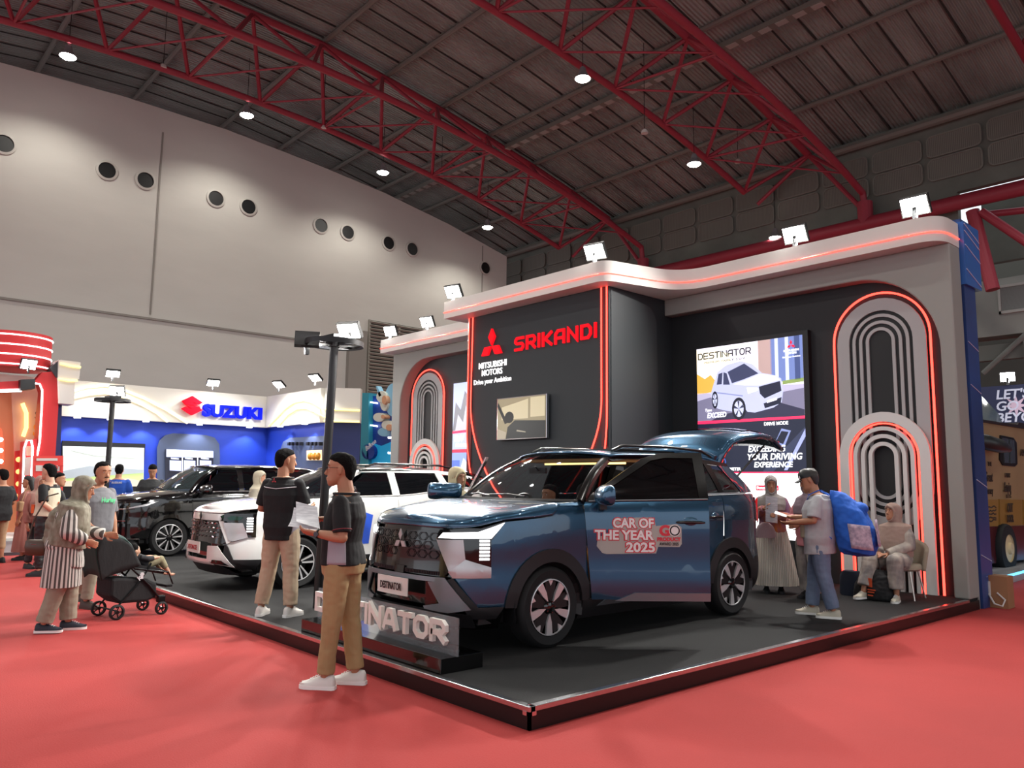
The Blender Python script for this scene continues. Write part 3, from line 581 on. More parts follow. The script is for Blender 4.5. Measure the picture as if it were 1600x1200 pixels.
# small spots on the platform edge
# ================================================================== CARS
def pchip(xs, ys):
    n = len(xs); h = [xs[i+1]-xs[i] for i in range(n-1)]; dl = [(ys[i+1]-ys[i])/h[i] for i in range(n-1)]
    m_ = [dl[0]]+[0 if dl[i-1]*dl[i] <= 0 else 2*dl[i-1]*dl[i]/(dl[i-1]+dl[i]) for i in range(1, n-1)]+[dl[-1]]
    def f(x):
        if x <= xs[0]: return ys[0]
        if x >= xs[-1]: return ys[-1]
        i = 0
        while x > xs[i+1]: i += 1
        t = (x-xs[i])/h[i]; t2 = t*t; t3 = t2*t
        return (2*t3-3*t2+1)*ys[i]+(t3-2*t2+t)*h[i]*m_[i]+(-2*t3+3*t2)*ys[i+1]+(t3-t2)*h[i]*m_[i+1]
    return f
class Shell:
    """a car skin: plan curve from the nose centre round the side to the tail centre, with tuck by height"""
    def __init__(s, plan, belt, side, front, rear):
        P = [V(p+(0,)) for p in plan]; P = [V((-plan[1][0], plan[1][1], 0))]+P+[V((-plan[-2][0], plan[-2][1], 0))]; D = []
        for i in range(1, len(P)-2):
            a, b_, c, d_ = P[i-1:i+3]
            for k in range(12):
                t = k/12; D.append(.5*((2*b_)+(-a+c)*t+(2*a-5*b_+4*c-d_)*t*t+(-a+3*b_-3*c+d_)*t**3))
        D.append(P[-2]); s.D = D; s.L = [0]
        for i in range(1, len(D)): s.L.append(s.L[-1]+(D[i]-D[i-1]).length)
        s.tot = s.L[-1]; s.belt = pchip(*zip(*belt)); s.side, s.front, s.rear = side, front, rear
        s.half = max(p[0] for p in plan)
    def pt(s, u):
        a = abs(u); sg = -1 if u < 0 else 1; a = min(a, s.tot-1e-6); lo, hi = 0, len(s.L)-1
        while hi-lo > 1:
            m_ = (lo+hi)//2
            if s.L[m_] <= a: lo = m_
            else: hi = m_
        t = (a-s.L[lo])/(s.L[hi]-s.L[lo]); p = s.D[lo].lerp(s.D[hi], t)
        def tn(i): return (s.D[min(i+1, len(s.D)-1)]-s.D[max(i-1, 0)]).normalized()
        tt = tn(lo).lerp(tn(hi), t).normalized(); n = V((tt.y, -tt.x, 0))
        if u < 0: p = V((-p.x, p.y, 0)); n = V((-n.x, n.y, 0))
        return p, n
    def S(s, y):
        i0 = len(s.D)//6; best = min(range(len(s.D)), key=lambda i: abs(s.D[i].y-y)+(10 if s.D[i].x < s.half*.8 else 0))
        for i in (best-1, best):
            if 0 <= i < len(s.D)-1 and s.D[i].y <= y <= s.D[i+1].y: return s.L[i]+(s.L[i+1]-s.L[i])*(y-s.D[i].y)/max(1e-6, s.D[i+1].y-s.D[i].y)
        return s.L[best]
    def W(s, u, z, off=0):
        p, n = s.pt(u); zb = s.belt(abs(u)); ws = n.x*n.x; wf = n.y*n.y if n.y < 0 else 0; wr = n.y*n.y if n.y > 0 else 0
        tk = ws*s.side(z, zb)+wf*s.front(z, zb)+wr*s.rear(z, zb)
        q = p-n*tk+n*off; return V((q.x, q.y, z))
def gridmesh(fn, nu, nv, name, m, par, th=0, smooth=50, closed=False):
    mb = MB(); P = [[fn(i/nu, j/nv) for j in range(nv+1)] for i in range(nu+1)]
    vs = [p for r in P for p in r]; fs = [(i*(nv+1)+j, i*(nv+1)+j+1, (i+1)*(nv+1)+j+1, (i+1)*(nv+1)+j) for i in range(nu) for j in range(nv)]
    mb.add(vs, fs); o = mb.obj(name, m, par, smooth)
    if th: md = o.modifiers.new('t', 'SOLIDIFY'); md.thickness = th; md.offset = 0
    return o
def drape(fn, pol, name, m, par, th=.012, step=.07, smooth=35, mirror=False, both=False, label=None):
    """polygon in (u, z) laid over fn(u, z, offset), given a thickness towards the inside"""
    made = []
    for sg in ((1, -1) if both else ((-1,) if mirror else (1,))):
        b_ = bmesh.new(); vs = [b_.verts.new((sg*u, z, 0)) for u, z in pol]; f = b_.faces.new(vs)
        bmesh.ops.triangulate(b_, faces=[f])
        us = [sg*p[0] for p in pol]; zs = [p[1] for p in pol]
        for lo, hi, ax in ((min(us), max(us), 0), (min(zs), max(zs), 1)):
            n = int((hi-lo)/step)
            for k in range(1, n+1):
                c = lo+(hi-lo)*k/(n+1); co = (c, 0, 0) if ax == 0 else (0, c, 0); no = (1, 0, 0) if ax == 0 else (0, 1, 0)
                bmesh.ops.bisect_plane(b_, geom=b_.verts[:]+b_.edges[:]+b_.faces[:], dist=1e-5, plane_co=co, plane_no=no)
        fl = [tuple(v.index for v in f_.verts) for f_ in (b_.verts.index_update() or b_.faces)]
        uv = [(v.co.x, v.co.y) for v in b_.verts]; be = [(e.verts[0].index, e.verts[1].index) for e in b_.edges if len(e.link_faces) == 1]; b_.free()
        n = len(uv); mb = MB(); outer = [fn(u, z, 0) for u, z in uv]; inner = [fn(u, z, -th) for u, z in uv]
        mb.add(outer+inner, fl+[tuple(n+i for i in f_)[::-1] for f_ in fl]+[(a, c, n+c, n+a) for a, c in be])
        made.append(mb.obj(name, m, par, smooth, label=label))
    return made[0] if len(made) == 1 else made
def arcp(cx, cz, r, a0, a1, n=14): return [(cx+r*cos(rad(a0+(a1-a0)*k/n)), cz+r*sin(rad(a0+(a1-a0)*k/n))) for k in range(n+1)]
def side_prof(top):
    def f(z, zb):
        xs = [.12, .25, .34, .5, .75, zb-.28, zb-.12, zb-.04, zb, zb+.5]; ys = [.16, .07, .015, 0, .010, .004, .010, .024, .048, .048+top]
        return lininterp(xs, ys, z)
    return f
def lininterp(xs, ys, z):
    if z <= xs[0]: return ys[0]
    for i in range(len(xs)-1):
        if z <= xs[i+1]: t = (z-xs[i])/(xs[i+1]-xs[i]); t = t*t*(3-2*t)*.35+t*.65; return ys[i]+(ys[i+1]-ys[i])*t
    return ys[-1]+(ys[-1]-ys[-2])/(xs[-1]-xs[-2])*(z-xs[-1])
def wheel(par, x, y, r, rr, side, style, m_sp, m_in):
    """tyre is the part; rim, spokes and hub its sub-parts"""
    t = MB().lathe([(rr, -.10), (r-.035, -.115), (r-.008, -.09), (r, -.05), (r, .05), (r-.008, .09), (r-.035, .115), (rr+.005, .105), (rr-.01, .08), (rr-.02, -.08)], (0, 0, 0), 'X', 48, cap=False).obj('wheel', RUBBER, par, 40)
    t.location = (x, y, r)
    if side < 0: t.rotation_euler = (0, 0, pi)
    MB().lathe([(rr+.004, .106), (rr-.006, .108), (rr-.016, .085), (rr-.022, .02), (rr-.05, -.02), (.02, -.03)], (0, 0, 0), 'X', 40, cap=False).obj('rim', m_in, t, 40)
    MB().lathe([(rr-.002, .108), (rr-.010, .110), (rr-.014, .1)], (0, 0, 0), 'X', 40, cap=False).obj('rim_lip', m_sp, t)
    mb = MB(); mk = MB(); dk = MB()
    def blade(M_, a, pts, x0, th):
        P = [V((x0+(.012 if len(p) > 2 else 0), p[0]*cos(a)-p[1]*sin(a), p[0]*sin(a)+p[1]*cos(a))) for p in pts]; M_.prism(P, (-th, 0, 0))
    R = rr-.012
    if style == 'blade':
        for k in range(5):
            a = 2*pi*k/5+rad(-92)
            blade(mb, a, [(.055, -.004), (.13, -.032), (R, -.040), (R, .036), (.13, .022)], .104, .02)
            blade(mb, a+rad(36), [(R-.05, .0), (R, -.030), (R, .030)], .100, .015)
            blade(dk, a+rad(34), [(.05, -.02), (.13, -.055), (R, -.07), (R, .07), (.13, .05), (.05, .02)], .088, .03)
    elif style == 'fan':
        for k in range(10):
            a = 2*pi*k/10+.1; w_ = .012
            blade(mb, a, [(.06, -.006), (R, -.020), (R, .012), (.06, .004)], .104, .02); blade(dk, a+.16, [(.05, -.012), (R, -.022), (R, .022), (.05, .012)], .09, .03)
    else:
        for k in range(5):
            a = 2*pi*k/5+.2
            blade(mb, a-.12, [(.05, -.014), (R, -.03), (R, -.004), (.05, .004)], .104, .025); blade(mb, a+.16, [(.05, -.004), (R, .0), (R, .026), (.05, .012)], .104, .025); blade(dk, a, [(.05, -.03), (R, -.06), (R, .06), (.05, .03)], .09, .03)
    mb.obj('spoke', m_sp, t); dk.obj('spoke_back', mat('wheel_black', '#08080a', .4), t)
    mk.lathe([(.062, .03), (.066, .09), (.05, .104), (.035, .108), (.004, .11)], (0, 0, 0), 'X', 24, cap=False)
    for k in range(5): a = 2*pi*k/5; mk.cyl((.09, .048*cos(a), .048*sin(a)), (.112, .048*cos(a), .048*sin(a)), .008, n=8)
    mk.obj('hub', GLOSSBLACK, t, 40)
    MB().lathe([(rr-.07, -.03), (rr-.07, .0), (.09, .01)], (0, 0, 0), 'X', 32, cap=False).obj('brake_disc', mat('brake_steel', '#2c2d30', .5, .5), t)
    return t
def seat(par, x, y, z, m, w_=.27):
    mb = MB(); mb.rings([[V((x+a*w_*sx, y+b_, z+c)) for a, c in ((-1, 0), (-1, .12), (-.8, .16), (.8, .16), (1, .12), (1, 0))] for b_, sx in ((-.25, .9), (-.2, 1), (.2, 1), (.25, .95))])
    mb.rings([[V((x+a*w_*sx, y+.2+k*.32+c, z+.1+k*.62)) for a, c in ((-1, -.02), (-.75, -.07), (.75, -.07), (1, -.02), (1, .09), (-1, .09))] for k, sx in ((0, 1), (.4, 1), (.9, .92), (1, .7))])
    mb.ell((x, y+.55, z+.84), (.13, .05, .1), 10, 8)
    mb.obj('seat', m, par, 50)
BLUE = mat('blue_paint', '#27506c', .27, metal=.7, coat=1); PEARL = mat('white_pearl_paint', '#d9dad8', .22, coat=1); PBLACK = mat('black_paint', '#060608', .12, coat=1)
SATIN = mat('satin_silver', '#c0c1c3', .38, .7); GUN = mat('gunmetal_trim', '#7e848a', .38, .7); CLAD = mat('black_cladding', '#141518', .55)
TINT = mat('tinted_glass', '#070a0d', .03, alpha=.90, coat=.5); CLEAR = mat('windscreen_glass', '#10161a', .02, alpha=.28, coat=.4); TRIMB = mat('window_trim_black', '#08090a', .2)
SEATM = mat('seat_fabric_black', '#151618', .7); DASH = mat('dashboard_black', '#101113', .6); TAN = mat('tan_lining', '#a87f47', .7)
def car(cfg):
    c = cfg; sh = Shell(c['plan'], c['belt'], side_prof(c['tum']), c['front'], c['rear'])
    t = thing(c['name'], c['label'], 'car', c['loc'], c.get('rz', 0), 'cars on the stage'); paint = c['paint']; roofm = c['roofm']
    W = lambda u, z, o: sh.W(u, z, o); S_ = sh.S; zt = c['ztop']; yf, yr_ = c['wheels']; r = c['r']; rc = c['rcut']
    sf, sr = S_(yf), S_(yr_); zc = r
    # doors and fenders (u runs along the skin)
    sD0b, sD0t = c['door0']; sD1 = S_(c['door1']); sD2t = S_(c['door2'])
    sill = c['sill']; bl = lambda u: sh.belt(abs(u))-.005
    a0 = math.degrees(math.asin(max(-1, min(1, (sill-zc)/rc))))
    fend = c['fender_head']+[(sD0t-.006, bl(sD0t))]+[(sD0b-.006, sill)]+arcp(sf, zc, rc, a0, 180-a0)+c['fender_tail']
    drape(W, fend, 'front_fender', paint, t, both=True)
    dL = [(sD0b, sill), (sD0t, bl(sD0t)), ((sD0t+sD1)/2, bl((sD0t+sD1)/2)), (sD1-.004, bl(sD1)), (sD1-.004, sill)]
    a1 = max(a0, math.degrees(math.acos(min(1, 1)))) 
    cutx = math.degrees(math.acos(min(1, (sr-(sD1+.02)) / rc))) if sr-sD1 < rc else 0
    archL = [p for p in arcp(sr, zc, rc, 180-a0, 90) if p[0] < sD2t-.004 and p[0] > sD1+.01]
    dR = [(sD1+.004, sill), (sD1+.004, bl(sD1)), ((sD2t+sD1)/2, bl((sD2t+sD1)/2)), (sD2t-.004, bl(sD2t))]+archL[::-1]
    doors = {}
    for sg, nm in ((1, 'L'), (-1, 'R')):
        doors[nm] = drape(W, dL, 'front_door', paint, t, mirror=sg < 0, th=.04); doors[nm+'2'] = drape(W, dR, 'rear_door', paint, t, mirror=sg < 0, th=.04)
        for dk, sa, sb in ((nm, sD0t+.1, sD1-.05), (nm+'2', sD1+.05, sD2t-.05)):
            hz = c['hz']; hu = sb-.0; u0 = hu-.26
            o_ = MB().tube([W(sg*(u0+.26*k/6), hz+.005*sin(pi*k/6), .035 if 0 < k < 6 else .0) for k in range(7)], [.010, .014, .015, .015, .015, .014, .010], 8).obj('door_handle', c['handle'], doors[dk], 60)
            MB().ell(W(sg*(u0+.13), hz+.01, -.003), (.012, .075, .042), 14, 8).obj('handle_recess', paint, doors[dk], 60)
    qt = [(sD2t+.004, bl(sD2t))]+[(S_(c['tailcorner']), bl(S_(c['tailcorner']))), (c['tail_u'], bl(c['tail_u'])-.02), (c['tail_u'], c['tail_z']), (S_(c['tailcorner'])-.02, c['tail_z'])]
    qt += arcp(sr, zc, rc, a0+8, 90, 10)+[p for p in arcp(sr, zc, rc, 90, 180, 10)[1:] if p[0] > sD2t+.01]
    drape(W, qt, 'rear_quarter', paint, t, both=True)
    # arch cladding, sills, bumpers
    for sc_, rz_ in ((sf, 1), (sr, 1)):
        ring_ = arcp(sc_, zc, rc-.03, a0, 180-a0, 20)+arcp(sc_, zc, c['rclad'], 180-a0, a0, 20)
        drape(lambda u, z, o: sh.W(u, z, o+.016), ring_, 'arch_cladding', c['cladm'], t, th=.03, both=True, smooth=40)
    drape(lambda u, z, o: sh.W(u, z, o+.008), [(sf+rc-.01, .20), (sf+rc-.01, sill), (sr-rc+.01, sill), (sr-rc+.01, .20)], 'side_sill', c['cladm2'], t, th=.03, both=True)
    if c.get('sillchrome'): drape(lambda u, z, o: sh.W(u, z, o+.024), [(sf+rc+.18, sill-.07), (sf+rc+.30, sill-.01), (sr-rc-.03, sill-.01), (sr-rc-.03, sill-.07)], 'sill_trim', GUN, t, th=.02, both=True)
    uend = sh.tot
    drape(W, [(S_(c['tailcorner'])-.05, .24), (S_(c['tailcorner'])-.05, c['tail_z']+.0), (uend-.001, c['tail_z']), (uend-.001, .24)], 'rear_bumper', c['cladm'], t, both=True)
    # dark base behind the front fascia
    fe = c['fend_u']; drape(lambda u, z, o: sh.W(u, z, o-.02), [(-fe, .2), (fe, .2), (fe, c['hood_z']), (-fe, c['hood_z'])], 'front_bumper', c['bumperm'], t, th=.02)
    # hood
    u1 = sD0t-.03; zC = pchip(*zip(*c['spine']))
    hs = c['hood_edge']  # (u, z) line where the hood meets fender and grille
    he = pchip(*zip(*hs))
    def hood(a, q):
        u = (a*2-1)*c['hood_u']; au = abs(u); ez = he(au); zb = sh.belt(au); 
        if q < .22: k = q/.22; z = ez+(zb-ez)*k; return W(u, z, .004)
        k = (q-.22)/.78; e = W(u, zb, .004); ys = c['hood_y0']+(c['hood_y1']-c['hood_y0'])*(au/c['hood_u'])**1.5; sp = V((0, ys, zC(ys)))
        p = e.lerp(sp, k); p.z += (zC(p.y)-p.z)*(1-(1-k)**2.2)*.9 if True else 0
        return p
    gridmesh(hood, 64, 22, 'hood', paint, t, th=.01, smooth=40)
    if c['hood_u'] < u1:
        cw = lambda u, k: (lambda e, zb: W(u, e+(zb-e)*min(1, k/.3), .002) if k <= .3 else W(u, zb, .002).lerp(V((0, c['hood_y1']+.1, zC(c['hood_y1'])-.02)), (k-.3)/.7*.35))(he(c['hood_u'])-.012, sh.belt(abs(u)))
        for sg in (1, -1): gridmesh(lambda a, k: cw(sg*(c['hood_u']+.006+(sD0t-c['hood_u'])*a), k), 8, 12, 'fender_top', paint, t, smooth=40)
    # windscreen
    bx, by, bz_ = W(sD0t-.02, sh.belt(sD0t), 0); tx, ty, tz = c['ws_top']; cy0, cz0 = c['ws_c0']; cy1, cz1 = c['ws_c1']
    def ws(a, k, o=0):
        x = a; b0 = V((x*bx, cy0+(by-cy0)*x*x, cz0+(bz_-cz0)*x*x)); t0 = V((x*tx, cy1+(ty-cy1)*x*x, cz1+(tz-cz1)*x*x)); p = b0.lerp(t0, k); p.z += .035*sin(pi*k)+o; p.y -= .02*sin(pi*k); return p
    gridmesh(lambda a, k: ws(a*2-1, k), 20, 12, 'windscreen', c['wsglass'], t, smooth=60)
    for sg in (1, -1):
        MB().rings([[ws(sg*1.0, k)+V((sg*.035, .01, .0)), ws(sg*1.0, k)+V((sg*.01, 0, .018)), ws(sg*.955, k)+V((0, 0, .012)), ws(sg*.94, k)+V((0, .03, -.03)), ws(sg*1, k)+V((sg*.01, .06, -.03))] for k in [i/12 for i in range(13)]]).obj('pillar', c['pillarm'], t, 50)
    MB().tube([ws(a, 0)+V((0, -.03, -.0)) for a in [i/8-1 for i in range(17)]], .022, 6).obj('cowl', BLACK, t)
    mb = MB()
    for x0 in (-.25, .35): mb.tube([ws(x0, .01)+V((0, 0, .03)), ws(x0-.3, .06)+V((0, 0, .02)), ws(x0-.75 if x0 > 0 else x0-.55, .03)+V((0, 0, .025))], .008, 5)
    mb.obj('wiper', BLACK, t)
    # roof
    zr = pchip(*zip(*c['roof'])); y0r, y1r = c['roof'][0][0], c['roof'][-1][0]; rw = c['roofw']
    def roof(a, k):
        x = a*2-1; yfx = cy1+(ty-cy1)*x*x; y = yfx+(y1r-yfx)*k; wd = rw-.06*max(0, k-.6)/.4; z = zr(y)-(c['roof_drop'])*abs(x)**2.6; return V((x*wd, y, z))
    gridmesh(roof, 24, 26, 'roof', roofm, t, th=.02, smooth=50)
    # upper side: header band, window glass, pillars
    gt = c['glass']  # list of window polygons given as (y, z)
    for pol in gt: drape(lambda u, z, o: sh.W(u, z, o-.006), [(S_(y), z) for y, z in pol], 'side_window', TINT if not c.get('clearside') else c['clearside'], t, th=.004, both=True)
    for nm_, pol, m_ in c['upper']: drape(W, [(S_(y), z) for y, z in pol], nm_, m_, t, both=True, th=.02)
    for sg in (1, -1):
        MB().tube([W(sg*S_(y), sh.belt(S_(y))+.006, .008) for y in [c['beltline'][0]+(c['beltline'][1]-c['beltline'][0])*k/16 for k in range(17)]], .010, 6).obj('belt_trim', c['beltm'], t)
    # under structure, wheel wells
    mb = MB(); hw = sh.half
    mb.box((-hw*.62, .18, .2), (hw*.62, c['len']-.15, .62)); mb.box((-hw+.10, yf+rc+.02, .22), (hw-.10, yr_-rc-.02, .50)); mb.box((-hw+.16, .28, .25), (hw-.16, yf-rc-.0, .8)); mb.box((-hw+.2, yr_+rc+.02, .25), (hw-.2, c['len']-.25, .7))
    mb.box((-hw+.14, yf-.3, .80), (hw-.14, c['ws_c0'][0]+.15, .95)); mb.obj('chassis', BLACK, t)
    for y in (yf, yr_):
        for sg in (1, -1): MB().rings([[V((sg*x_, y+rr_*cos(rad(a)), zc+rr_*sin(rad(a)))) for x_, rr_ in ((hw-.02, rc+.0), (hw*.6, rc), (hw*.6, .02))] for a in range(-15, 196, 14)], False).obj('wheel_well', BLACK, t)
    mb = MB(); mb.box((-hw+.12, by-.35, .85), (hw-.12, by+.18, 1.0)); mb.rings([[V((x, by-.35, 1.0)), V((x, by-.2, bz_-.06)), V((x, by+.12, bz_-.08)), V((x, by+.25, bz_-.18)), V((x, by+.2, .9))] for x in (-hw+.14, -.4, .4, hw-.14)]); mb.obj('dashboard', DASH, t)
    for x in (-.38, .38): seat(t, x, by+.85, .50, SEATM)
    for x in (-.38, .38): seat(t, x, by+1.75, .52, SEATM)
    MB().lathe([(.185, -.012), (.2, 0), (.185, .012), (.17, 0), (.185, -.012)], (0, 0, 0), 'Y', 28, cap=False).obj('steering_wheel', BLACK, t, 50).matrix_local = Matrix.Translation((-.38, by+.38, bz_-.12)) @ Matrix.Rotation(rad(-25), 4, 'X')
    # wheels
    for y in (yf, yr_):
        for sg in (1, -1): wheel(t, sg*(hw-.115), y, r, c['rr'], sg, c['style'], c['spokem'], c['spokein'])
    # mirrors
    for sg in (1, -1):
        dp = doors['L' if sg > 0 else 'R']; p = W(sg*(sD0t+.20), sh.belt(sD0t)-.07, 0)
        mm = MB(); mm.rings([[p+V((sg*(.11+.115*sin(rad(a_))*.0+dx), dy+yy_, zz)) for yy_, zz in ((.02, .05-.02*q_), (-.08*q_, .04), (-.14*q_, .09), (-.13*q_, .17), (-.06*q_, .23), (.02, .235-.03*(1-q_)))] for dx, dy, q_, a_ in ((-.08, 0, .45, 0), (-.03, 0, .95, 0), (.10, .005, 1, 0), (.25, .015, .9, 0), (.32, .03, .55, 0))])
        o = mm.obj('mirror', c['mirrorm'], dp, 60); md = o.modifiers.new('s', 'SUBSURF'); md.levels = md.render_levels = 2
        MB().rings([[p+V((sg*(-.02+dx), yy_, zz)) for yy_, zz in ((0, .0), (-.06, .0), (-.06, .05), (0, .06))] for dx in (0, .14)]).obj('mirror_arm', BLACK, dp)
        MB().box(*sorted([tuple(p+V((sg*.09, .002, .06))), tuple(p+V((sg*.27, .006, .17)))], key=lambda q_: q_[0]) if False else (tuple(p+V((min(sg*.09, sg*.26), .004, .06))), tuple(p+V((max(sg*.09, sg*.26), .012, .17))))).obj('mirror_glass', CHROME, dp)
    return t, sh, doors, W, S_
def fprof(b, k=0):
    def f(z, zb): return lininterp([.12, .25, .36, .6, .75, .92, 1.0, zb-.02, zb+.02, zb+.5], [.20, .10, .0+k, .0+k, .015, .02, .03, .05, .09, .6], z)
    return f
def rprof(z, zb): return lininterp([.12, .3, .4, .7, .74, 1.0, zb, zb+.5], [.14, .03, 0, 0, .04, .06, .09, .30], z)
def plate(par, fn, u, z, s, sz=(.23, .075)):
    drape(lambda a, b_, o: fn(a, b_, o), [(u-sz[0], z-sz[1]), (u+sz[0], z-sz[1]), (u+sz[0], z+sz[1]), (u-sz[0], z+sz[1])], 'number_plate', mat('plate_white', '#dad7d2', .4), par, th=.008)
    p = fn(u, z, .002)
    o = text('plate_lettering', s, .085, mat('ink_black', '#0d0d10', .4), par, p+V((-.165, -.006, -.032)), (1, 0, 0), (0, 0, 1), depth=.003, bold=.02, fitw=.33)
    return o
# ------------------------------------------------------------------ the blue car in front
PD = [(0,0),(.35,.02),(.55,.07),(.72,.18),(.82,.32),(.88,.52),(.91,.75),(.92,1.1),(.92,2.3),(.92,3.6),(.905,4.1),(.87,4.38),(.80,4.53),(.62,4.63),(.3,4.67),(0,4.68)]
cfgD = dict(name='sport_utility_car', label='dark blue sport utility car with open doors and raised tailgate at the stage front', loc=(-2.12, .40, H), plan=PD,
  belt=[(0, 1.10), (.6, 1.105), (1.08, 1.165), (1.7, 1.25), (2.1, 1.27), (3.2, 1.30), (4.2, 1.33), (5.2, 1.35)], tum=.235, front=fprof(0), rear=rprof, paint=BLUE, roofm=BLUE, pillarm=TRIMB,
  wheels=(.975, 3.82), r=.352, rr=.245, rcut=.42, rclad=.505, cladm=CLAD, cladm2=CLAD, sill=.38, sillchrome=1, door0=(2.105, 2.03), door1=2.58, door2=3.68,
  fender_head=[(.64, .628), (.96, .633), (.962, .965), (1.085, 1.097), (1.5, 1.128), (1.62, 1.142), (1.735, 1.235)], fender_tail=[(1.06, .40), (.85, .40)],
  tailcorner=4.35, tail_u=5.25, tail_z=.62, fend_u=1.1, hood_z=1.045, bumperm=GLOSSBLACK, hz=1.085, handle=GLOSSBLACK,
  spine=[(0, 1.115), (.12, 1.15), (.4, 1.205), (.8, 1.245), (1.3, 1.27)], hood_edge=[(0, 1.05), (.55, 1.042), (.80, 1.058), (1.08, 1.112), (1.5, 1.136), (1.62, 1.15), (1.73, 1.245)], hood_u=1.73, hood_y0=.06, hood_y1=1.2, ztop=1.72,
  ws_top=(.64, 2.03, 1.705), ws_c0=(1.18, 1.265), ws_c1=(1.86, 1.745), wsglass=CLEAR, roof=[(1.8, 1.745), (2.2, 1.785), (2.9, 1.80), (3.6, 1.78), (4.12, 1.72)], roofw=.69, roof_drop=.06, len=4.68,
  glass=[[(2.62, 1.31), (2.62, 1.685), (3.3, 1.685), (3.62, 1.64), (3.66, 1.335)], [(3.74, 1.34), (3.72, 1.62), (3.9, 1.60), (4.16, 1.36)]],
  upper=[('roof_side', [(2.0, 1.69), (2.3, 1.735), (3.4, 1.735), (4.1, 1.69), (4.1, 1.64), (3.4, 1.69), (2.3, 1.69), (2.05, 1.66)], TRIMB), ('pillar', [(2.56, 1.30), (2.56, 1.70), (2.63, 1.70), (2.63, 1.30)], TRIMB), ('pillar', [(3.66, 1.33), (3.60, 1.68), (3.72, 1.66), (3.75, 1.34)], TRIMB), ('rear_pillar', [(3.88, 1.66), (4.1, 1.66), (4.44, 1.36), (4.14, 1.345)], BLUE)],
  beltline=(2.62, 4.2), beltm=GUN, style='blade', spokem=mat('machined_alloy', '#d6d6d8', .30, .55), spokein=GLOSSBLACK, mirrorm=BLUE)
tD, shD, dD, WD, SD_ = car(cfgD)
Wo = lambda d_: (lambda u, z, o: shD.W(u, z, o+d_))
GR = mat('grille_black', '#0b0b0d', .18, coat=.6)
drape(Wo(.004), [(-.60, .69), (-.50, .955), (-.47, 1.012), (.47, 1.012), (.50, .955), (.60, .69), (.57, .645), (-.57, .645)], 'grille', GR, tD)
mb = MB()
for row in range(3):
    for k in range(-3, 4):
        u = k*.145+(.07 if row % 2 else 0); z = .965-row*.075
        if abs(u) > .45 or abs(u) < .06: continue
        mb.tube([WD(u+.06*cos(rad(a)), z+.036*sin(rad(a)), .012) for a in (0, 60, 120, 180, 240, 300)], .004, 5, closed=True)
mb.obj('grille_hexagons', mat('grille_edge', '#1c1d22', .2, .3), tD)
mb = MB()
for k in range(-24, 25):
    if abs(k) > 3: mb.box(tuple(WD(k*.021, .66, .006)-V((.004, .008, .012))), tuple(WD(k*.021, .66, .006)+V((.004, .004, .02))))
mb.obj('lower_mesh', mat('mesh_grey', '#3c3d42', .3, .5), tD)['kind'] = 'stuff'
diamond(WD(0, .912, .02), .118, SATIN, tD, 'emblem', .012)
drape(Wo(.02), [(-.07, .63), (-.07, .70), (.07, .70), (.07, .63)], 'radar_cover', GLOSSBLACK, tD)
for sg in (0, 1):
    k = dict(mirror=bool(sg))
    drape(Wo(.03), [(.48, .945), (.73, .95), (.75, .79), (.64, .70), (.612, .687)], 'lamp_bracket', SATIN, tD, **k)
    drape(lambda u, z, o: shD.W(u, z, o+.03+max(0, .02-abs(z-.70)*.2)), [(.612, .687), (.64, .70), (.75, .79), (.957, .728), (.957, .64), (.65, .636)], 'lamp_bracket', SATIN, tD, **k)
    drape(Wo(.024), [(.73, .96), (.96, .97), (.962, .72), (.75, .79)], 'headlamp', GLOSSBLACK, tD, **k)
    drape(Wo(.012), [(.46, .95), (.49, 1.03), (.85, 1.04), (1.10, 1.105), (1.06, 1.06), (.97, .95)], 'headlamp', GLOSSBLACK, tD, **k)
    drape(Wo(.03), [(.495, .96), (.54, 1.005), (.85, 1.017), (1.083, 1.093), (.961, .966)], 'daytime_light', mat('lamp_white_glow', '#ffffff', .3, emit=2.2), tD, **k)
    for q in range(6):
        z = .945-q*.030; drape(Wo(.036), [(.862, z-.009), (.862, z+.009), (.944, z+.009), (.944, z-.009)], 'lamp_bar', MATS['lamp_white_glow'], tD, **k)
    drape(Wo(.05), [(.50, .60), (.50, .638), (.585, .638), (.805, .386), (.62, .352), (.40, .372), (.385, .395), (.545, .426), (.43, .595)], 'skid_plate', GUN, tD, **k)
    drape(Wo(.03), [(.42, .585), (.50, .595), (.68, .41), (.545, .43), (.39, .40)], 'fog_lamp_recess', GLOSSBLACK, tD, **k)
    MB().ell(WD((1-2*sg)*.585, .45, .03), (.022, .012, .022), 12, 8).obj('fog_lamp', CHROME, tD)
    drape(Wo(.03), [(.60, .62), (.65, .635), (.86, .40), (1.08, .40), (1.02, .30), (.80, .30)], 'bumper_corner', CLAD, tD, **k)
drape(Wo(.05), [(-.50, .60), (-.50, .638), (.50, .638), (.50, .60)], 'skid_plate', GUN, tD)
drape(Wo(.03), [(-.85, .22), (-.80, .34), (-.42, .37), (.42, .37), (.80, .34), (.85, .22)], 'lower_lip', CLAD, tD)
plate(tD, Wo(.09), 0, .53, 'DESTINATOR')
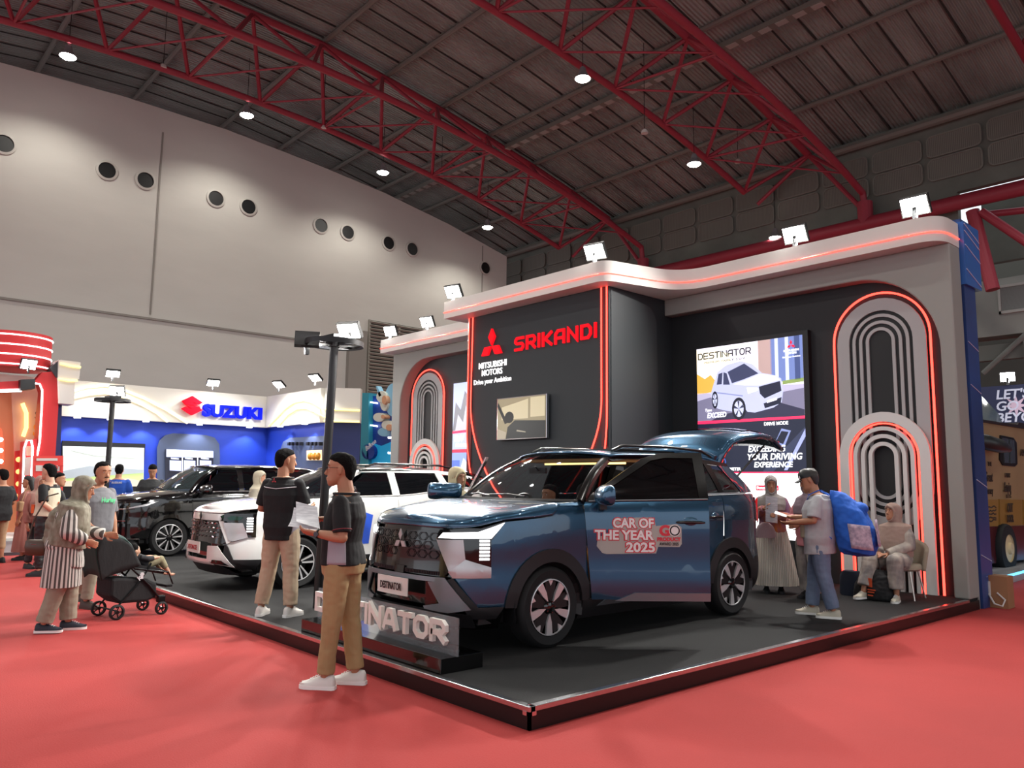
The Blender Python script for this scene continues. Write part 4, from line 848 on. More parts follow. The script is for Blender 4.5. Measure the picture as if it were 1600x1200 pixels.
# stickers and open doors
OPEN = rad(40)
STW = mat('sticker_white', '#e8e6e4', .4); STR = mat('sticker_red', '#cf2b3c', .4); STG = mat('sticker_grey', '#a9a69f', .4)
def side_text(s, u0, z, size, m, par, d_, fitw, bold=.03):
    """lettering wrapped on the door skin"""
    o = text('sticker_lettering', s, size, m, par, (0, 0, 0), (1, 0, 0), (0, 1, 0), depth=.001, bold=bold, fitw=fitw)
    for v in o.data.vertices: q = shD.W(u0+v.co.x, z+v.co.y, d_+v.co.z); v.co = q
    return o
dl = dD['L']
drape(Wo(.003), [(2.20, .80), (2.15, .86), (2.16, .95), (2.30, .96), (2.30, 1.08), (2.36, 1.12), (2.66, 1.13), (2.69, 1.10), (2.70, 1.05), (2.90, 1.07), (2.94, 1.04), (2.94, .89), (2.92, .86), (2.72, .86), (2.70, .80), (2.24, .79)], 'sticker', STG, dl, th=.002)
for tx_, u_, z_, fw__ in (('CAR OF', 2.30, 1.035, .38), ('THE YEAR', 2.13, .925, .55), ('2025', 2.42, .815, .27)):
    side_text(tx_, u_-.01, z_, .118, STR, dl, .0055, fw__+.02, .10); side_text(tx_, u_, z_, .118, STW, dl, .0085, fw__, .035)
side_text('G', 2.73, .965, .13, STR, dl, .006, .10, .05)
MB().lathe([(.055, .0), (.055, .003), (.002, .003)], (0, 0, 0), 'X', 20).obj('sticker_wheel', STW, dl).location = shD.W(2.875, 1.01, .004)
MB().lathe([(.048, .0), (.048, .003), (.036, .003), (.036, 0)], (0, 0, 0), 'X', 20, cap=False).obj('sticker_wheel', BLACK, dl).location = shD.W(2.875, 1.01, .006)
side_text('PRODUCT', 2.71, .915, .045, STR, dl, .006, .22, .06); side_text('AWARD 2025', 2.73, .875, .038, mat('ink_black', '#0d0d10', .4), dl, .006, .18)
def open_door(d_, u, ang, sg):
    h = shD.W(sg*u, .9, 0); M_ = Matrix.Translation(h) @ Matrix.Rotation(-sg*ang, 4, 'Z') @ Matrix.Translation(-h); d_.matrix_local = M_
for nm, sg, ang in (('L', 1, OPEN), ('R', -1, rad(52))):
    d_ = dD[nm]
    fr_ = [(2.06, 1.26), (2.10, 1.33), (2.62, 1.68), (2.80, 1.735), (3.205, 1.745), (3.21, 1.30), (3.12, 1.30), (3.11, 1.69), (2.84, 1.69), (2.70, 1.66), (2.2, 1.34), (2.18, 1.28)]
    drape(WD, [(u, z) for u, z in fr_], 'window_frame', TRIMB, d_, th=.03, mirror=sg < 0)
    drape(Wo(-.012), [(2.18, 1.28), (2.2, 1.34), (2.70, 1.66), (2.84, 1.69), (3.11, 1.69), (3.12, 1.30)], 'window_glass', TINT, d_, th=.004, mirror=sg < 0)
    MB().tube([shD.W(sg*(2.08+k*.14), shD.belt(2.1+k*.14)+.0, .008) for k in range(9)], .008, 6).obj('belt_trim', GUN, d_)
    drape(Wo(-.04), [(2.10, .45), (2.06, 1.2), (3.18, 1.26), (3.18, .45)], 'door_lining', DASH, d_, th=.04, mirror=sg < 0)
    drape(lambda u, z, o: shD.W(u, z, o+.012), [(2.32, .37), (2.50, .445), (3.20, .445), (3.20, .37)], 'door_trim', GUN, d_, th=.012, mirror=sg < 0)
    open_door(d_, 2.05, ang, sg)
# roof rails, tailgate, interior
for sg in (1, -1):
    MB().tube([(sg*.60, 2.15, 1.77), (sg*.61, 2.3, 1.825), (sg*.61, 3.0, 1.845), (sg*.60, 3.7, 1.82), (sg*.59, 3.9, 1.76)], .018, 8).obj('roof_rail', TRIMB, tD, 60)
MB().box((-.52, 2.25, 1.775), (.52, 3.3, 1.802)).obj('roof_panel', TRIMB, tD)
MB().box((-.66, 2.0, 1.66), (.66, 4.05, 1.69)).obj('headlining', TAN, tD)
MB().box((-.60, 2.35, 1.64), (.60, 2.37, 1.66)).obj('ceiling_light_bar', YELLED, tD)
tgm = [(0, 0), (.10, .10), (.42, .05), (.55, -.05), (.60, -.30), (.9, -.62)]
def tg(a, k):
    # gate swung up about the roof edge: k runs from hinge to lower edge
    x = a*2-1; pth = [(4.08, 1.76), (4.12, 1.90), (4.22, 2.03), (4.42, 2.10), (4.70, 2.13), (4.98, 2.12), (5.22, 1.98)]
    f = k*(len(pth)-1); i = min(int(f), len(pth)-2); q = f-i; y = pth[i][0]*(1-q)+pth[i+1][0]*q; z = pth[i][1]*(1-q)+pth[i+1][1]*q
    w_ = .60+.18*min(1, k*1.6); return V((x*w_, y, z-.10*abs(x)**3))
tgo = gridmesh(tg, 20, 24, 'tailgate', BLUE, tD, th=.05, smooth=50)
gridmesh(lambda a, k: tg(.12+a*.76, .60+k*.28)+V((0, 0, .035)), 10, 8, 'tailgate_window', GLOSSBLACK, tgo)
MB().tube([tg(a/10, .05)+V((0, -.12, .05)) for a in range(11)], [.03]*11, 8).obj('spoiler', BLUE, tgo, 60)
MB().tube([tg(a/10, .93)+V((0, 0, .04)) for a in range(11)], .012, 6).obj('tail_light_bar', mat('tail_red', '#a00c16', .3, emit=.35, ecol=(1, .03, .04, 1)), tgo)
for sg in (1, -1): MB().cyl((sg*.66, 4.2, 1.45), (sg*.70, 4.9, 1.93), .012).obj('gas_strut', BLACK, tD)
drape(Wo(.012), [(5.02, 1.05), (5.02, 1.24), (5.10, 1.30), (5.24, 1.28), (5.2, 1.0)], 'tail_lamp', mat('tail_lens', '#4a0a12', .1, coat=.6), tD, both=True)
for sg in (1, -1): MB().tube([WD(sg*5.08, 1.28, .03), WD(sg*5.16, 1.2, .035), WD(sg*5.18, 1.02, .035)], .010, 6).obj('tail_light_bar', MATS['tail_red'], tD)
MB().box((-.70, 3.95, .62), (.70, 4.55, .70)).obj('boot_floor', DASH, tD)
MB().tube([(sg_*.02+.0, 1.62, 1.60) for sg_ in (0, 1)]+[(.02, 1.66, 1.56)], .01, 5).obj('mirror_stalk', BLACK, tD); MB().box((-.12, 1.66, 1.53), (.12, 1.69, 1.59)).obj('rear_view_mirror', BLACK, tD)
# ------------------------------------------------------------------ white car in the middle
PX = [(0,0),(.35,.02),(.54,.07),(.70,.18),(.80,.32),(.86,.52),(.885,.75),(.90,1.1),(.90,2.2),(.90,3.3),(.885,3.8),(.85,4.1),(.77,4.25),(.6,4.34),(.3,4.38),(0,4.39)]
GREY2 = mat('pearl_grey', '#b9bab6', .25, .3, coat=1)
cfgX = dict(cfgD); cfgX.update(name='sport_utility_car', label='white compact sport utility car with black roof in the middle of the stage', loc=(-6.93, .42, H), plan=PX,
  belt=[(0, 1.03), (.6, 1.035), (1.02, 1.08), (1.3, 1.13), (1.9, 1.19), (2.1, 1.20), (3.2, 1.22), (4.2, 1.32), (5.0, 1.36)], tum=.25, paint=PEARL, roofm=PBLACK, pillarm=PEARL,
  wheels=(.98, 3.63), r=.34, rr=.24, rcut=.40, rclad=.46, sill=.40, sillchrome=0, door0=(2.04, 1.98), door1=2.55, door2=3.45,
  fender_head=[(.655, .562), (.60, .64), (.72, .63), (.91, .685), (1.005, .69), (1.0, .95), (1.02, 1.05), (1.27, 1.10), (1.6, 1.13)], fender_tail=[(1.095, .405), (.735, .405)],
  tailcorner=4.05, tail_u=5.0, tail_z=.6, fend_u=1.05, hood_z=.99, bumperm=GLOSSBLACK, hz=.98, handle=PEARL,
  spine=[(0, 1.05), (.12, 1.09), (.4, 1.14), (.8, 1.175), (1.3, 1.20)], hood_edge=[(0, .985), (.5, .988), (.70, 1.025), (1.02, 1.056), (1.27, 1.105), (1.6, 1.135), (1.68, 1.175)], hood_u=1.68, hood_y0=.05, hood_y1=1.18, ztop=1.62,
  ws_top=(.62, 2.0, 1.58), ws_c0=(1.15, 1.19), ws_c1=(1.84, 1.615), wsglass=mat('windscreen_dark', '#10151a', .02, alpha=.72, coat=.5), roof=[(1.78, 1.615), (2.2, 1.65), (2.8, 1.66), (3.5, 1.64), (4.22, 1.55)], roofw=.67, roof_drop=.06, len=4.39,
  glass=[[(1.62, 1.23), (2.08, 1.55), (2.46, 1.565), (2.46, 1.235)], [(2.60, 1.235), (2.60, 1.565), (3.15, 1.56), (3.32, 1.52), (3.40, 1.28)], [(3.52, 1.33), (3.46, 1.54), (3.66, 1.53), (3.92, 1.37)]],
  upper=[('roof_side', [(1.98, 1.56), (2.3, 1.61), (3.4, 1.61), (4.1, 1.52), (4.05, 1.48), (3.3, 1.57), (2.1, 1.56)], PEARL), ('pillar', [(2.47, 1.22), (2.47, 1.58), (2.59, 1.58), (2.59, 1.22)], GREY2), ('pillar', [(3.40, 1.26), (3.32, 1.57), (3.44, 1.56), (3.54, 1.30)], GREY2), ('rear_pillar', [(3.66, 1.55), (4.05, 1.50), (4.12, 1.36), (3.95, 1.36)], PBLACK)],
  beltline=(1.6, 4.0), beltm=PEARL, style='double', spokem=MATS['machined_alloy'], mirrorm=PBLACK)
tX, shX, dX, WX_, SX_ = car(cfgX)
Xo = lambda d_: (lambda u, z, o: shX.W(u, z, o+d_))
drape(Xo(.006), [(-.62, .63), (-.47, .885), (.47, .885), (.62, .63), (.56, .60), (-.56, .60)], 'grille', GR, tX)
drape(Xo(.012), [(-.50, .895), (-.56, .98), (.56, .98), (.50, .895)], 'nose_panel', PEARL, tX)
mb = MB()
for row in range(4):
    for k in range(-4, 5):
        u = k*.11+(.05 if row % 2 else 0); z = .855-row*.058
        if abs(u) < .5-row*-.02: mb.tube([Xo(.02)(u-.035, z, 0), Xo(.026)(u, z+.012, 0), Xo(.02)(u+.035, z, 0)], .007, 5)
mb.obj('grille_studs', CHROME, tX); diamond(Xo(.03)(0, .885, 0), .13, mat('dark_chrome', '#55575b', .15, 1), tX, 'emblem', .012)
for sg in (0, 1):
    k = dict(mirror=bool(sg))
    drape(Xo(.024), [(.50, .955), (.61, .995), (.99, .95), (1.0, .69), (.905, .705), (.833, .88), (.565, .893)], 'headlamp', GLOSSBLACK, tX, **k)
    drape(Xo(.03), [(.62, .935), (.68, .965), (.84, .948), (.80, .91), (.66, .905)], 'lamp_reflector', mat('lamp_green_tint', '#1f3a33', .1, .4), tX, **k)
    drape(Xo(.022), [(.56, .873), (.842, .872), (.906, .688), (.722, .638), (.66, .655)], 'lamp_bracket', SATIN, tX, **k)
    drape(Xo(.014), [(.47, .89), (.56, .89), (.70, .64), (.64, .60)], 'nose_panel', PEARL, tX, **k)
    for q in range(6):
        z = .932-q*.033; drape(Xo(.034), [(.885, z-.009), (.885, z+.009), (.962, z+.009), (.962, z-.009)], 'lamp_bar', MATS['lamp_white_glow'], tX, **k)
    drape(Xo(.055), [(.335, .40), (.335, .57), (.53, .578), (.765, .308), (.50, .345)], 'skid_plate', SATIN if False else PEARL, tX, **k)
    drape(Xo(.062), [(.44, .355), (.46, .40), (.60, .395), (.70, .33)], 'fog_lamp_recess', GLOSSBLACK, tX, **k)
    drape(Xo(.03), [(.62, .60), (.66, .57), (.74, .405), (1.09, .405), (1.02, .28), (.75, .28), (.60, .45)], 'bumper_corner', CLAD, tX, **k)
drape(Xo(.05), [(-.46, .33), (-.35, .40), (.35, .40), (.46, .33)], 'skid_plate', PEARL, tX)
drape(Xo(.02), [(-.8, .2), (-.5, .34), (.5, .34), (.8, .2)], 'lower_lip', CLAD, tX)
pl_ = plate(tX, Xo(.07), -.08, .535, 'XFORCE'); pl_.data.materials[0] = mat('plate_red_ink', '#a01824', .4)
for sg in (1, -1):
    MB().tube([(sg*.58, 2.15, 1.64), (sg*.59, 2.3, 1.69), (sg*.59, 3.5, 1.69), (sg*.58, 3.8, 1.64)], .016, 8).obj('roof_rail', TRIMB, tX, 60)
MB().prism([(-.6, 4.05, 1.57), (.6, 4.05, 1.57), (.56, 4.42, 1.50), (-.56, 4.42, 1.50)], (0, 0, .03)).obj('spoiler', PBLACK, tX)
gridmesh(lambda a, k: V(((a*2-1)*(.58+.1*k), 4.12+.18*k, 1.53-.28*k)), 8, 6, 'rear_window', TINT, tX); gridmesh(lambda a, k: V(((a*2-1)*(.70+.05*k), 4.28+.06*k, 1.27-.65*k)), 8, 6, 'tailgate', PEARL, tX)
drape(Xo(.004), [(2.12, .55), (2.10, .62), (2.35, .98), (2.55, 1.00), (2.72, .95), (2.66, .55)], 'sticker', mat('sticker_blue', '#2c56c8', .4), dX['L'], th=.002)
p_ = Xo(.004)(SX_(3.68), 1.46, 0); drape(Xo(.002), [(SX_(3.60), 1.40), (SX_(3.60), 1.48), (SX_(3.70), 1.48), (SX_(3.70), 1.40)], 'sticker', STW, tX, th=.002)
# ------------------------------------------------------------------ black people carrier at the back left
PP = [(0,0),(.3,.03),(.5,.10),(.64,.2),(.75,.34),(.82,.5),(.86,.7),(.875,1.0),(.875,2.3),(.875,3.6),(.86,4.1),(.82,4.35),(.74,4.5),(.6,4.56),(.3,4.6),(0,4.6)]
cfgP = dict(cfgD); cfgP.update(name='people_carrier', label='glossy black people carrier at the left end of the stage', loc=(-12.34, .56, H), plan=PP,
  belt=[(0, 1.0), (.6, 1.01), (1.0, 1.06), (1.4, 1.12), (1.9, 1.17), (3.2, 1.20), (4.2, 1.22), (5.2, 1.25)], tum=.20, paint=PBLACK, roofm=PBLACK, pillarm=PBLACK,
  wheels=(.98, 3.755), r=.345, rr=.245, rcut=.395, rclad=.43, cladm=PBLACK, cladm2=PBLACK, sill=.34, sillchrome=0, door0=(1.98, 1.90), door1=2.35, door2=3.35,
  fender_head=[(.93, .36), (.95, .60), (1.0, .93), (1.15, 1.03), (1.5, 1.11)], fender_tail=[(1.05, .34)],
  tailcorner=4.3, tail_u=5.15, tail_z=.6, fend_u=1.0, hood_z=.985, bumperm=PBLACK, hz=.95, handle=PBLACK,
  spine=[(0, 1.03), (.12, 1.07), (.4, 1.14), (.8, 1.19), (1.3, 1.24)], hood_edge=[(0, .98), (.5, .975), (.8, .99), (1.15, 1.04), (1.5, 1.11), (1.7, 1.14)], hood_u=1.80, hood_y0=.05, hood_y1=1.0, ztop=1.7,
  ws_top=(.62, 1.85, 1.64), ws_c0=(.95, 1.20), ws_c1=(1.66, 1.675), wsglass=mat('windscreen_grey', '#3c4648', .02, alpha=.55, coat=.6), roof=[(1.6, 1.675), (2.0, 1.715), (2.8, 1.73), (3.7, 1.71), (4.3, 1.63)], roofw=.68, roof_drop=.06, len=4.6,
  glass=[[(1.48, 1.20), (1.95, 1.60), (2.27, 1.63), (2.27, 1.22)], [(2.40, 1.22), (2.40, 1.63), (3.2, 1.63), (3.28, 1.24)], [(3.40, 1.24), (3.36, 1.62), (3.8, 1.60), (4.1, 1.27)]],
  upper=[('roof_side', [(1.9, 1.62), (2.2, 1.68), (3.4, 1.68), (4.2, 1.60), (4.1, 1.56), (3.3, 1.63), (2.0, 1.62)], PBLACK), ('pillar', [(2.28, 1.19), (2.28, 1.64), (2.39, 1.64), (2.39, 1.19)], PBLACK), ('pillar', [(3.29, 1.20), (3.22, 1.64), (3.34, 1.63), (3.40, 1.20)], PBLACK), ('rear_pillar', [(3.85, 1.61), (4.15, 1.58), (4.28, 1.24), (4.12, 1.24)], PBLACK)],
  beltline=(1.45, 4.1), beltm=CHROME, style='fan', spokem=MATS['machined_alloy'], mirrorm=PBLACK)
tP, shP, dP, WP_, SP_ = car(cfgP)
Po = lambda d_: (lambda u, z, o: shP.W(u, z, o+d_))
drape(Po(.004), [(-.55, .45), (-.62, .90), (.62, .90), (.55, .45)], 'grille', GR, tP)
mb = MB()
for q in range(5): mb.tube([Po(.014)(u*.1, .55+q*.07, 0) for u in range(-5, 6)], .006, 5)
mb.obj('grille_bars', mat('dark_chrome', '#55575b', .15, 1), tP)
for sg in (1, -1):
    MB().tube([Po(.02)(sg*(.40+.05*k), .872, 0) for k in range(11)], .012, 6).obj('chrome_bar', CHROME, tP)
    MB().tube([Po(.02)(sg*(.35+.066*k), .33+(.0 if k else .03), 0) for k in range(11)], .014, 6).obj('chrome_bar', CHROME, tP)
    MB().tube([Po(.02)(sg*(.35+.05*k), .66-.22*abs(k-5)/5*(1 if k < 5 else .0), 0) for k in range(9)], .008, 6).obj('chrome_bar', CHROME, tP)
    drape(Po(.012), [(.60, .62), (.62, .93), (.95, .93), (1.06, .82), (.92, .60)], 'headlamp', GLOSSBLACK, tP, mirror=sg < 0)
    drape(Po(.02), [(.80, .88), (.80, .90), (1.15, .98), (1.3, 1.02), (1.1, .93)], 'daytime_light', SATIN, tP, mirror=sg < 0)
gridmesh(lambda a, k: V(((a*2-1)*(.58+.1*k), 4.2+.18*k, 1.60-.36*k)), 8, 6, 'rear_window', TINT, tP); gridmesh(lambda a, k: V(((a*2-1)*(.70+.05*k), 4.38+.1*k, 1.24-.65*k)), 8, 6, 'tailgate', PBLACK, tP)
# ================================================================== PEOPLE
SKIN = mat('skin_brown', '#b07c5e', .55, var=.08, vscale=9); SKINL = mat('skin_light', '#c79a80', .55, var=.06, vscale=9)
HAIR = mat('black_hair', '#0a0909', .9, bump=.5, bscale=120, spec=.15); EYEW = mat('eye_white', '#d8d4cf', .3); EYEB = mat('eye_dark', '#120c0a', .2); LIP = mat('lips', '#8a4f48', .5)
def fabric(name, col, bump=.5, bs=9, var=.10, rough=.85, col2=None, vs=5): return mat(name, col, rough, bump=bump, bscale=bs, var=0 if col2 else var, vscale=vs, col2=col2, stretch=(1, 1, .45))
def ringp(c, lat, fwd, w_, d_, n=20, e=2.3):
    out = []
    for k in range(n):
        a = 2*pi*k/n; x, y = cos(a), sin(a); x = math.copysign(abs(x)**(2/e), x); y = math.copysign(abs(y)**(2/e), y); out.append(c+lat*(x*w_)+fwd*(y*d_))
    return out
def ball(mb, c, r): mb.ell(c, (r, r, r) if not isinstance(r, tuple) else r, 14, 9)
def limb(mb, pts, rs, n=14):
    P = [V(p) for p in pts]; dense = []; dr = []
    for i in range(len(P)-1):
        for k in range(4): dense.append(P[i].lerp(P[i+1], k/4)); dr.append(rs[i]+(rs[i+1]-rs[i])*k/4)
    dense.append(P[-1]); dr.append(rs[-1]); mb.tube(dense, dr, n)
    for p, r in zip(P[1:-1], rs[1:-1]): ball(mb, p, r*1.0)
def fin(o, vox, it=6, fac=.6, folds=0, fscale=7, seed=0):
    """fuse the overlapping shapes of a mesh into one smooth surface"""
    md = o.modifiers.new('fuse', 'REMESH'); md.mode = 'VOXEL'; md.voxel_size = vox; md.use_smooth_shade = True
    sm = o.modifiers.new('smooth', 'SMOOTH'); sm.factor = fac; sm.iterations = it
    par = o.parent; o.parent = None; COL.objects.unlink(o); TMP.collection.objects.link(o); TMP.view_layers[0].update(); dg = TMP.view_layers[0].depsgraph; me = bpy.data.meshes.new_from_object(o.evaluated_get(dg)); TMP.collection.objects.unlink(o); COL.objects.link(o); o.parent = par; old = o.data; o.modifiers.clear()
    for m_ in old.materials:
        if m_.name not in [q.name for q in me.materials if q]: me.materials.append(m_)
    o.data = me; me.name = o.name
    if folds:
        off = V((seed*3.1, seed*1.7, 0))
        n_ = len(me.vertices); cs = [0.0]*n_*3; ns = [0.0]*n_*3; me.vertices.foreach_get('co', cs); me.vertices.foreach_get('normal', ns)
        for i in range(0, n_*3, 3):
            x, y, z = cs[i:i+3]; f = noise.noise(V((x*fscale, y*fscale, z*fscale*.8+.5*sin(x*9)))+off)+.5*noise.noise(V((x*fscale*2.3, y*fscale*2.3, z*fscale*3.2))+off); f *= folds
            cs[i] = x+ns[i]*f; cs[i+1] = y+ns[i+1]*f; cs[i+2] = z+ns[i+2]*f
        me.vertices.foreach_set('co', cs)
    me.polygons.foreach_set('use_smooth', [True]*len(me.polygons)); me.update(); return o
def hand(mb, w_, d_, palm, side, curl=.5, s=1.0, r=.0088):
    """palm with four bent fingers and a thumb; d_ points to the fingertips, palm is the palm's normal"""
    d_ = V(d_).normalized(); pn = V(palm); pn = (pn-d_*pn.dot(d_)).normalized(); lat = d_.cross(pn)*side; w_ = V(w_)
    mb.rings([ringp(w_+d_*(k*s), lat, pn, a*s, b_*s, 12) for k, a, b_ in ((-.015, .026, .020), (.01, .030, .018), (.045, .040, .016), (.085, .041, .014), (.095, .036, .011))])
    for i, (lx, ln) in enumerate(((.031, .068), (.011, .078), (-.010, .073), (-.030, .057))):
        p = w_+d_*(.085*s)+lat*(lx*s); dd = d_.copy(); pts = [p]
        for j, f in enumerate((.46, .30, .24)):
            a = curl*(.75+.12*i)*(1 if j else .7); dd = (dd*cos(a)+pn*sin(a)).normalized(); p = p+dd*(ln*f*s); pts.append(p)
            pv = pn*cos(a)-d_*0; pn2 = (pn-dd*pn.dot(dd)).normalized() if abs(dd.dot(pn)) < .98 else -d_; pn_ = pn2
            if j < 2: pn_keep = pn_
        mb.tube([pts[0]-d_*.01*s]+pts[1:], [r*s*1.05, r*s, r*s*.95, r*s*.8], 8)
    th = w_+d_*(.02*s)+lat*(.030*s); t1 = th+(d_*.6+lat*.62+pn*.35).normalized()*.038*s; t2 = t1+(d_*.88+lat*.12+pn*.4*(.5+curl)).normalized()*.034*s; t3 = t2+(d_*.95-lat*.15+pn*.3).normalized()*.022*s
    mb.tube([th-lat*.012*s, t1, t2, t3], [.014*s, .0115*s, .010*s, .008*s], 8)
def head_shape(mb, c, f, u, s=1.0, fem=False):
    """skull, jaw, nose, lips, brow, ears around centre c, facing f"""
    f = V(f).normalized(); u = V(u).normalized(); l = f.cross(u).normalized(); u = l.cross(f)
    Q = lambda x, y, z: c+l*(x*s)+f*(y*s)+u*(z*s)
    R = []
    for z, w_, y0, y1 in ((-.118, .020, .045, .082), (-.105, .038, .02, .092), (-.08, .054, -.01, .096), (-.05, .062, -.06, .094), (-.02, .068, -.085, .092), (.015, .073, -.096, .094), (.045, .076, -.1, .094), (.075, .072, -.094, .084), (.10, .056, -.074, .062), (.116, .032, -.04, .032), (.121, .010, -.015, .01)):
        R.append(ringp(Q(0, (y0+y1)/2, z), l, f, w_*s, (y1-y0)/2*s, 24, 2.15))
    mb.rings(R)
    mb.rings([ringp(Q(0, .090+dy, z), l, f, w_*s, d_*s, 10) for z, dy, w_, d_ in ((.020, -.002, .008, .008), (-.005, .010, .010, .010), (-.028, .019, .015, .013), (-.040, .012, .014, .010))])
    for sg in (1, -1):
        mb.rings([ringp(Q(sg*.073, -.004, z), f, l, w_*s, d_*s, 10) for z, w_, d_ in ((-.035, .006, .006), (-.02, .012, .010), (.005, .018, .012), (.025, .016, .010), (.032, .008, .005))])
        mb.tube([Q(sg*.012, .093, .034), Q(sg*.03, .092, .040), Q(sg*.05, .078, .034)], [.005*s, .006*s, .004*s], 6)
    mb.tube([Q(-.022, .086, -.062), Q(-.01, .097, -.059), Q(0, .099, -.060), Q(.01, .097, -.059), Q(.022, .086, -.062)], [.003*s, .006*s, .0062*s, .006*s, .003*s], 6)
    mb.tube([Q(-.018, .088, -.071), Q(0, .098, -.072), Q(.018, .088, -.071)], [.003*s, .0066*s, .003*s], 6)
    return Q
def shoe(par, ank, fwd, m, sole, s=1.0, lean=0):
    fwd = V(fwd); fwd.z = 0; fwd.normalize(); l = fwd.cross(V((0, 0, 1))); a = V(ank); z0 = a.z-.085*s; b_ = V((a.x, a.y, z0))
    Q = lambda x, y, z: b_+l*x*s+fwd*y*s+V((0, 0, z*s))
    mb = MB(); mb.rings([[Q(x*w_, y, zz) for x, zz in ((-1, .02), (-1, .045), (-.8, h*.8), (-.35, h), (.35, h), (.8, h*.8), (1, .045), (1, .02))] for y, w_, h in ((-.078, .020, .075), (-.065, .032, .10), (-.02, .038, .105), (.03, .040, .095), (.08, .045, .075), (.13, .047, .058), (.165, .038, .048), (.185, .018, .035))])
    o = mb.obj('shoe', m, par, 60)
    mb = MB(); mb.rings([[Q(-w_, y, .0), Q(-w_, y, .026), Q(w_, y, .026), Q(w_, y, .0)] for y, w_ in ((-.085, .022), (-.07, .036), (-.02, .040), (.04, .041), (.09, .049), (.135, .050), (.17, .040), (.19, .018))]); mb.obj('shoe_sole', sole, o, 40)
    mb = MB()
    for k in range(4): mb.tube([Q(-.022, .045+k*.02, .094-k*.009), Q(0, .048+k*.02, .102-k*.010), Q(.022, .045+k*.02, .094-k*.009)], .003*s, 5)
    mb.obj('laces', sole, o); return o
def person(label, loc, rz, Hh, P=None, O=None, vox=.006, name='person', category='person', group=None, skin=None):
    """local frame: faces +y, +x is the person's right. P: pose overrides in units of the height; O: outfit"""
    P = P or {}; O = O or {}; skin = skin or SKIN; h = Hh; z0 = loc[2] if len(loc) > 2 else 0
    t = thing(name, label, category, (loc[0], loc[1], z0), rz, group); g = lambda k, d_: V(P.get(k, d_))*h
    fem = O.get('fem', False)
    pel = g('pelvis', (0, 0, .53)); wst = g('waist', (0, .0, .615)); ch = g('chest', (0, .0, .72)); nk = g('neck', (0, -.012, .828)); hd = g('head', (0, .012, .925))
    shR = g('shR', (.108 if not fem else .095, -.005, .798)); shL = g('shL', (-.108 if not fem else -.095, -.005, .798))
    elR = g('elR', (.135, -.01, .625)); elL = g('elL', (-.135, -.01, .625)); wrR = g('wrR', (.14, .03, .485)); wrL = g('wrL', (-.14, .03, .485))
    hpR = g('hpR', (.052, 0, .515)); hpL = g('hpL', (-.052, 0, .515)); knR = g('knR', (.058, .012, .285)); knL = g('knL', (-.058, .012, .285)); anR = g('anR', (.06, -.01, .05)); anL = g('anL', (-.06, -.01, .05))
    ff = V(P.get('face', (0, 1, 0))).normalized(); hu = V(P.get('headup', (0, 0, 1)))
    lat = (shR-shL).normalized(); latp = (hpR-hpL).normalized(); up_ = (nk-pel).normalized(); F = lambda L: up_.cross(L).normalized()
    k = h/1.7; q = O.get('girth', 1.0)
    spine = [(hpR.lerp(hpL, .5)+V((0, 0, -.035*h)), latp, .085, .075), (pel, latp, .100, .082), (wst, latp.lerp(lat, .5), .088*q, .068*q), (ch, lat, .100*q, .074*q), ((shR+shL)/2+V((0, 0, -.014*h)), lat, .104, .060), (nk, lat, .048, .046)]
    def torso(mb, inf=0, lo=0, hi=6, hem=0):
        R = []
        for c, L, w_, d_ in spine[lo:hi]: R.append(ringp(c, L, F(L), w_*h+inf, d_*h+inf, 24, 2.5))
        if hem: c, L, w_, d_ = spine[lo]; R.insert(0, ringp(c+V((0, 0, -hem)), L, F(L), w_*h+inf*1.1, d_*h+inf*1.1, 24, 2.5))
        mb.rings(R)
    # skin, one continuous body
    mb = MB(); torso(mb)
    mb.tube([nk-up_*.04*h, nk, hd-ff*.012*h-hu*.03*h], [.046*h*.75, .036*h, .034*h], 14)
    for s_, e, w_ in ((shR, elR, wrR), (shL, elL, wrL)): limb(mb, [s_-up_*.024*h, s_.lerp(e, .35), e, e.lerp(w_, .35), w_], [.024*h, .028*h, .0225*h, .0235*h, .0150*h])
    for a, b_, c in ((hpR, knR, anR), (hpL, knL, anL)): limb(mb, [a, a.lerp(b_, .3), b_, b_.lerp(c, .35), c], [.048*h, .045*h, .030*h, .032*h, .020*h])
    for c, key in ((anR, 'fR'), (anL, 'fL')): fd = V(P.get(key, (0, 1, 0))).normalized(); mb.tube([c-fd*.02*k+V((0, 0, -.03*k)), c+fd*.03*k+V((0, 0, -.035*k)), c+fd*.08*k+V((0, 0, -.048*k)), c+fd*.13*k+V((0, 0, -.052*k))], [.022*k, .026*k, .022*k, .014*k], 10)
    Q = head_shape(mb, hd, ff, hu, h/1.7*1.02, fem)
    for w_, e, sd, key in ((wrR, elR, 1, 'R'), (wrL, elL, -1, 'L')):
        dflt = (w_-e).normalized(); hand(mb, w_, P.get('hd'+key, dflt), P.get('palm'+key, (-sd, 0, 0)), sd*P.get('thumb'+key, -1), P.get('curl'+key, .45), k*1.0)
    body = fin(mb.obj('body', skin, t), vox, 4, .5)
    if O.get('eyes', True):
        for sg in (1, -1):
            e_ = MB().ell(Q(sg*.031, .082, .012), (.011*k, .009*k, .0052*k), 10, 6).obj('eye', EYEW, t, 60); MB().ell(Q(sg*.031, .0895, .012), (.005*k, .004*k, .005*k), 8, 6).obj('iris', EYEB, e_, 60)
            MB().tube([Q(sg*.014, .097, .036), Q(sg*.032, .096, .042), Q(sg*.05, .084, .036)], .0028*k, 5).obj('eyebrow', HAIR, t)
    v2 = O.get('cvox', max(vox*1.4, .008)); fo = O.get('folds', .006)
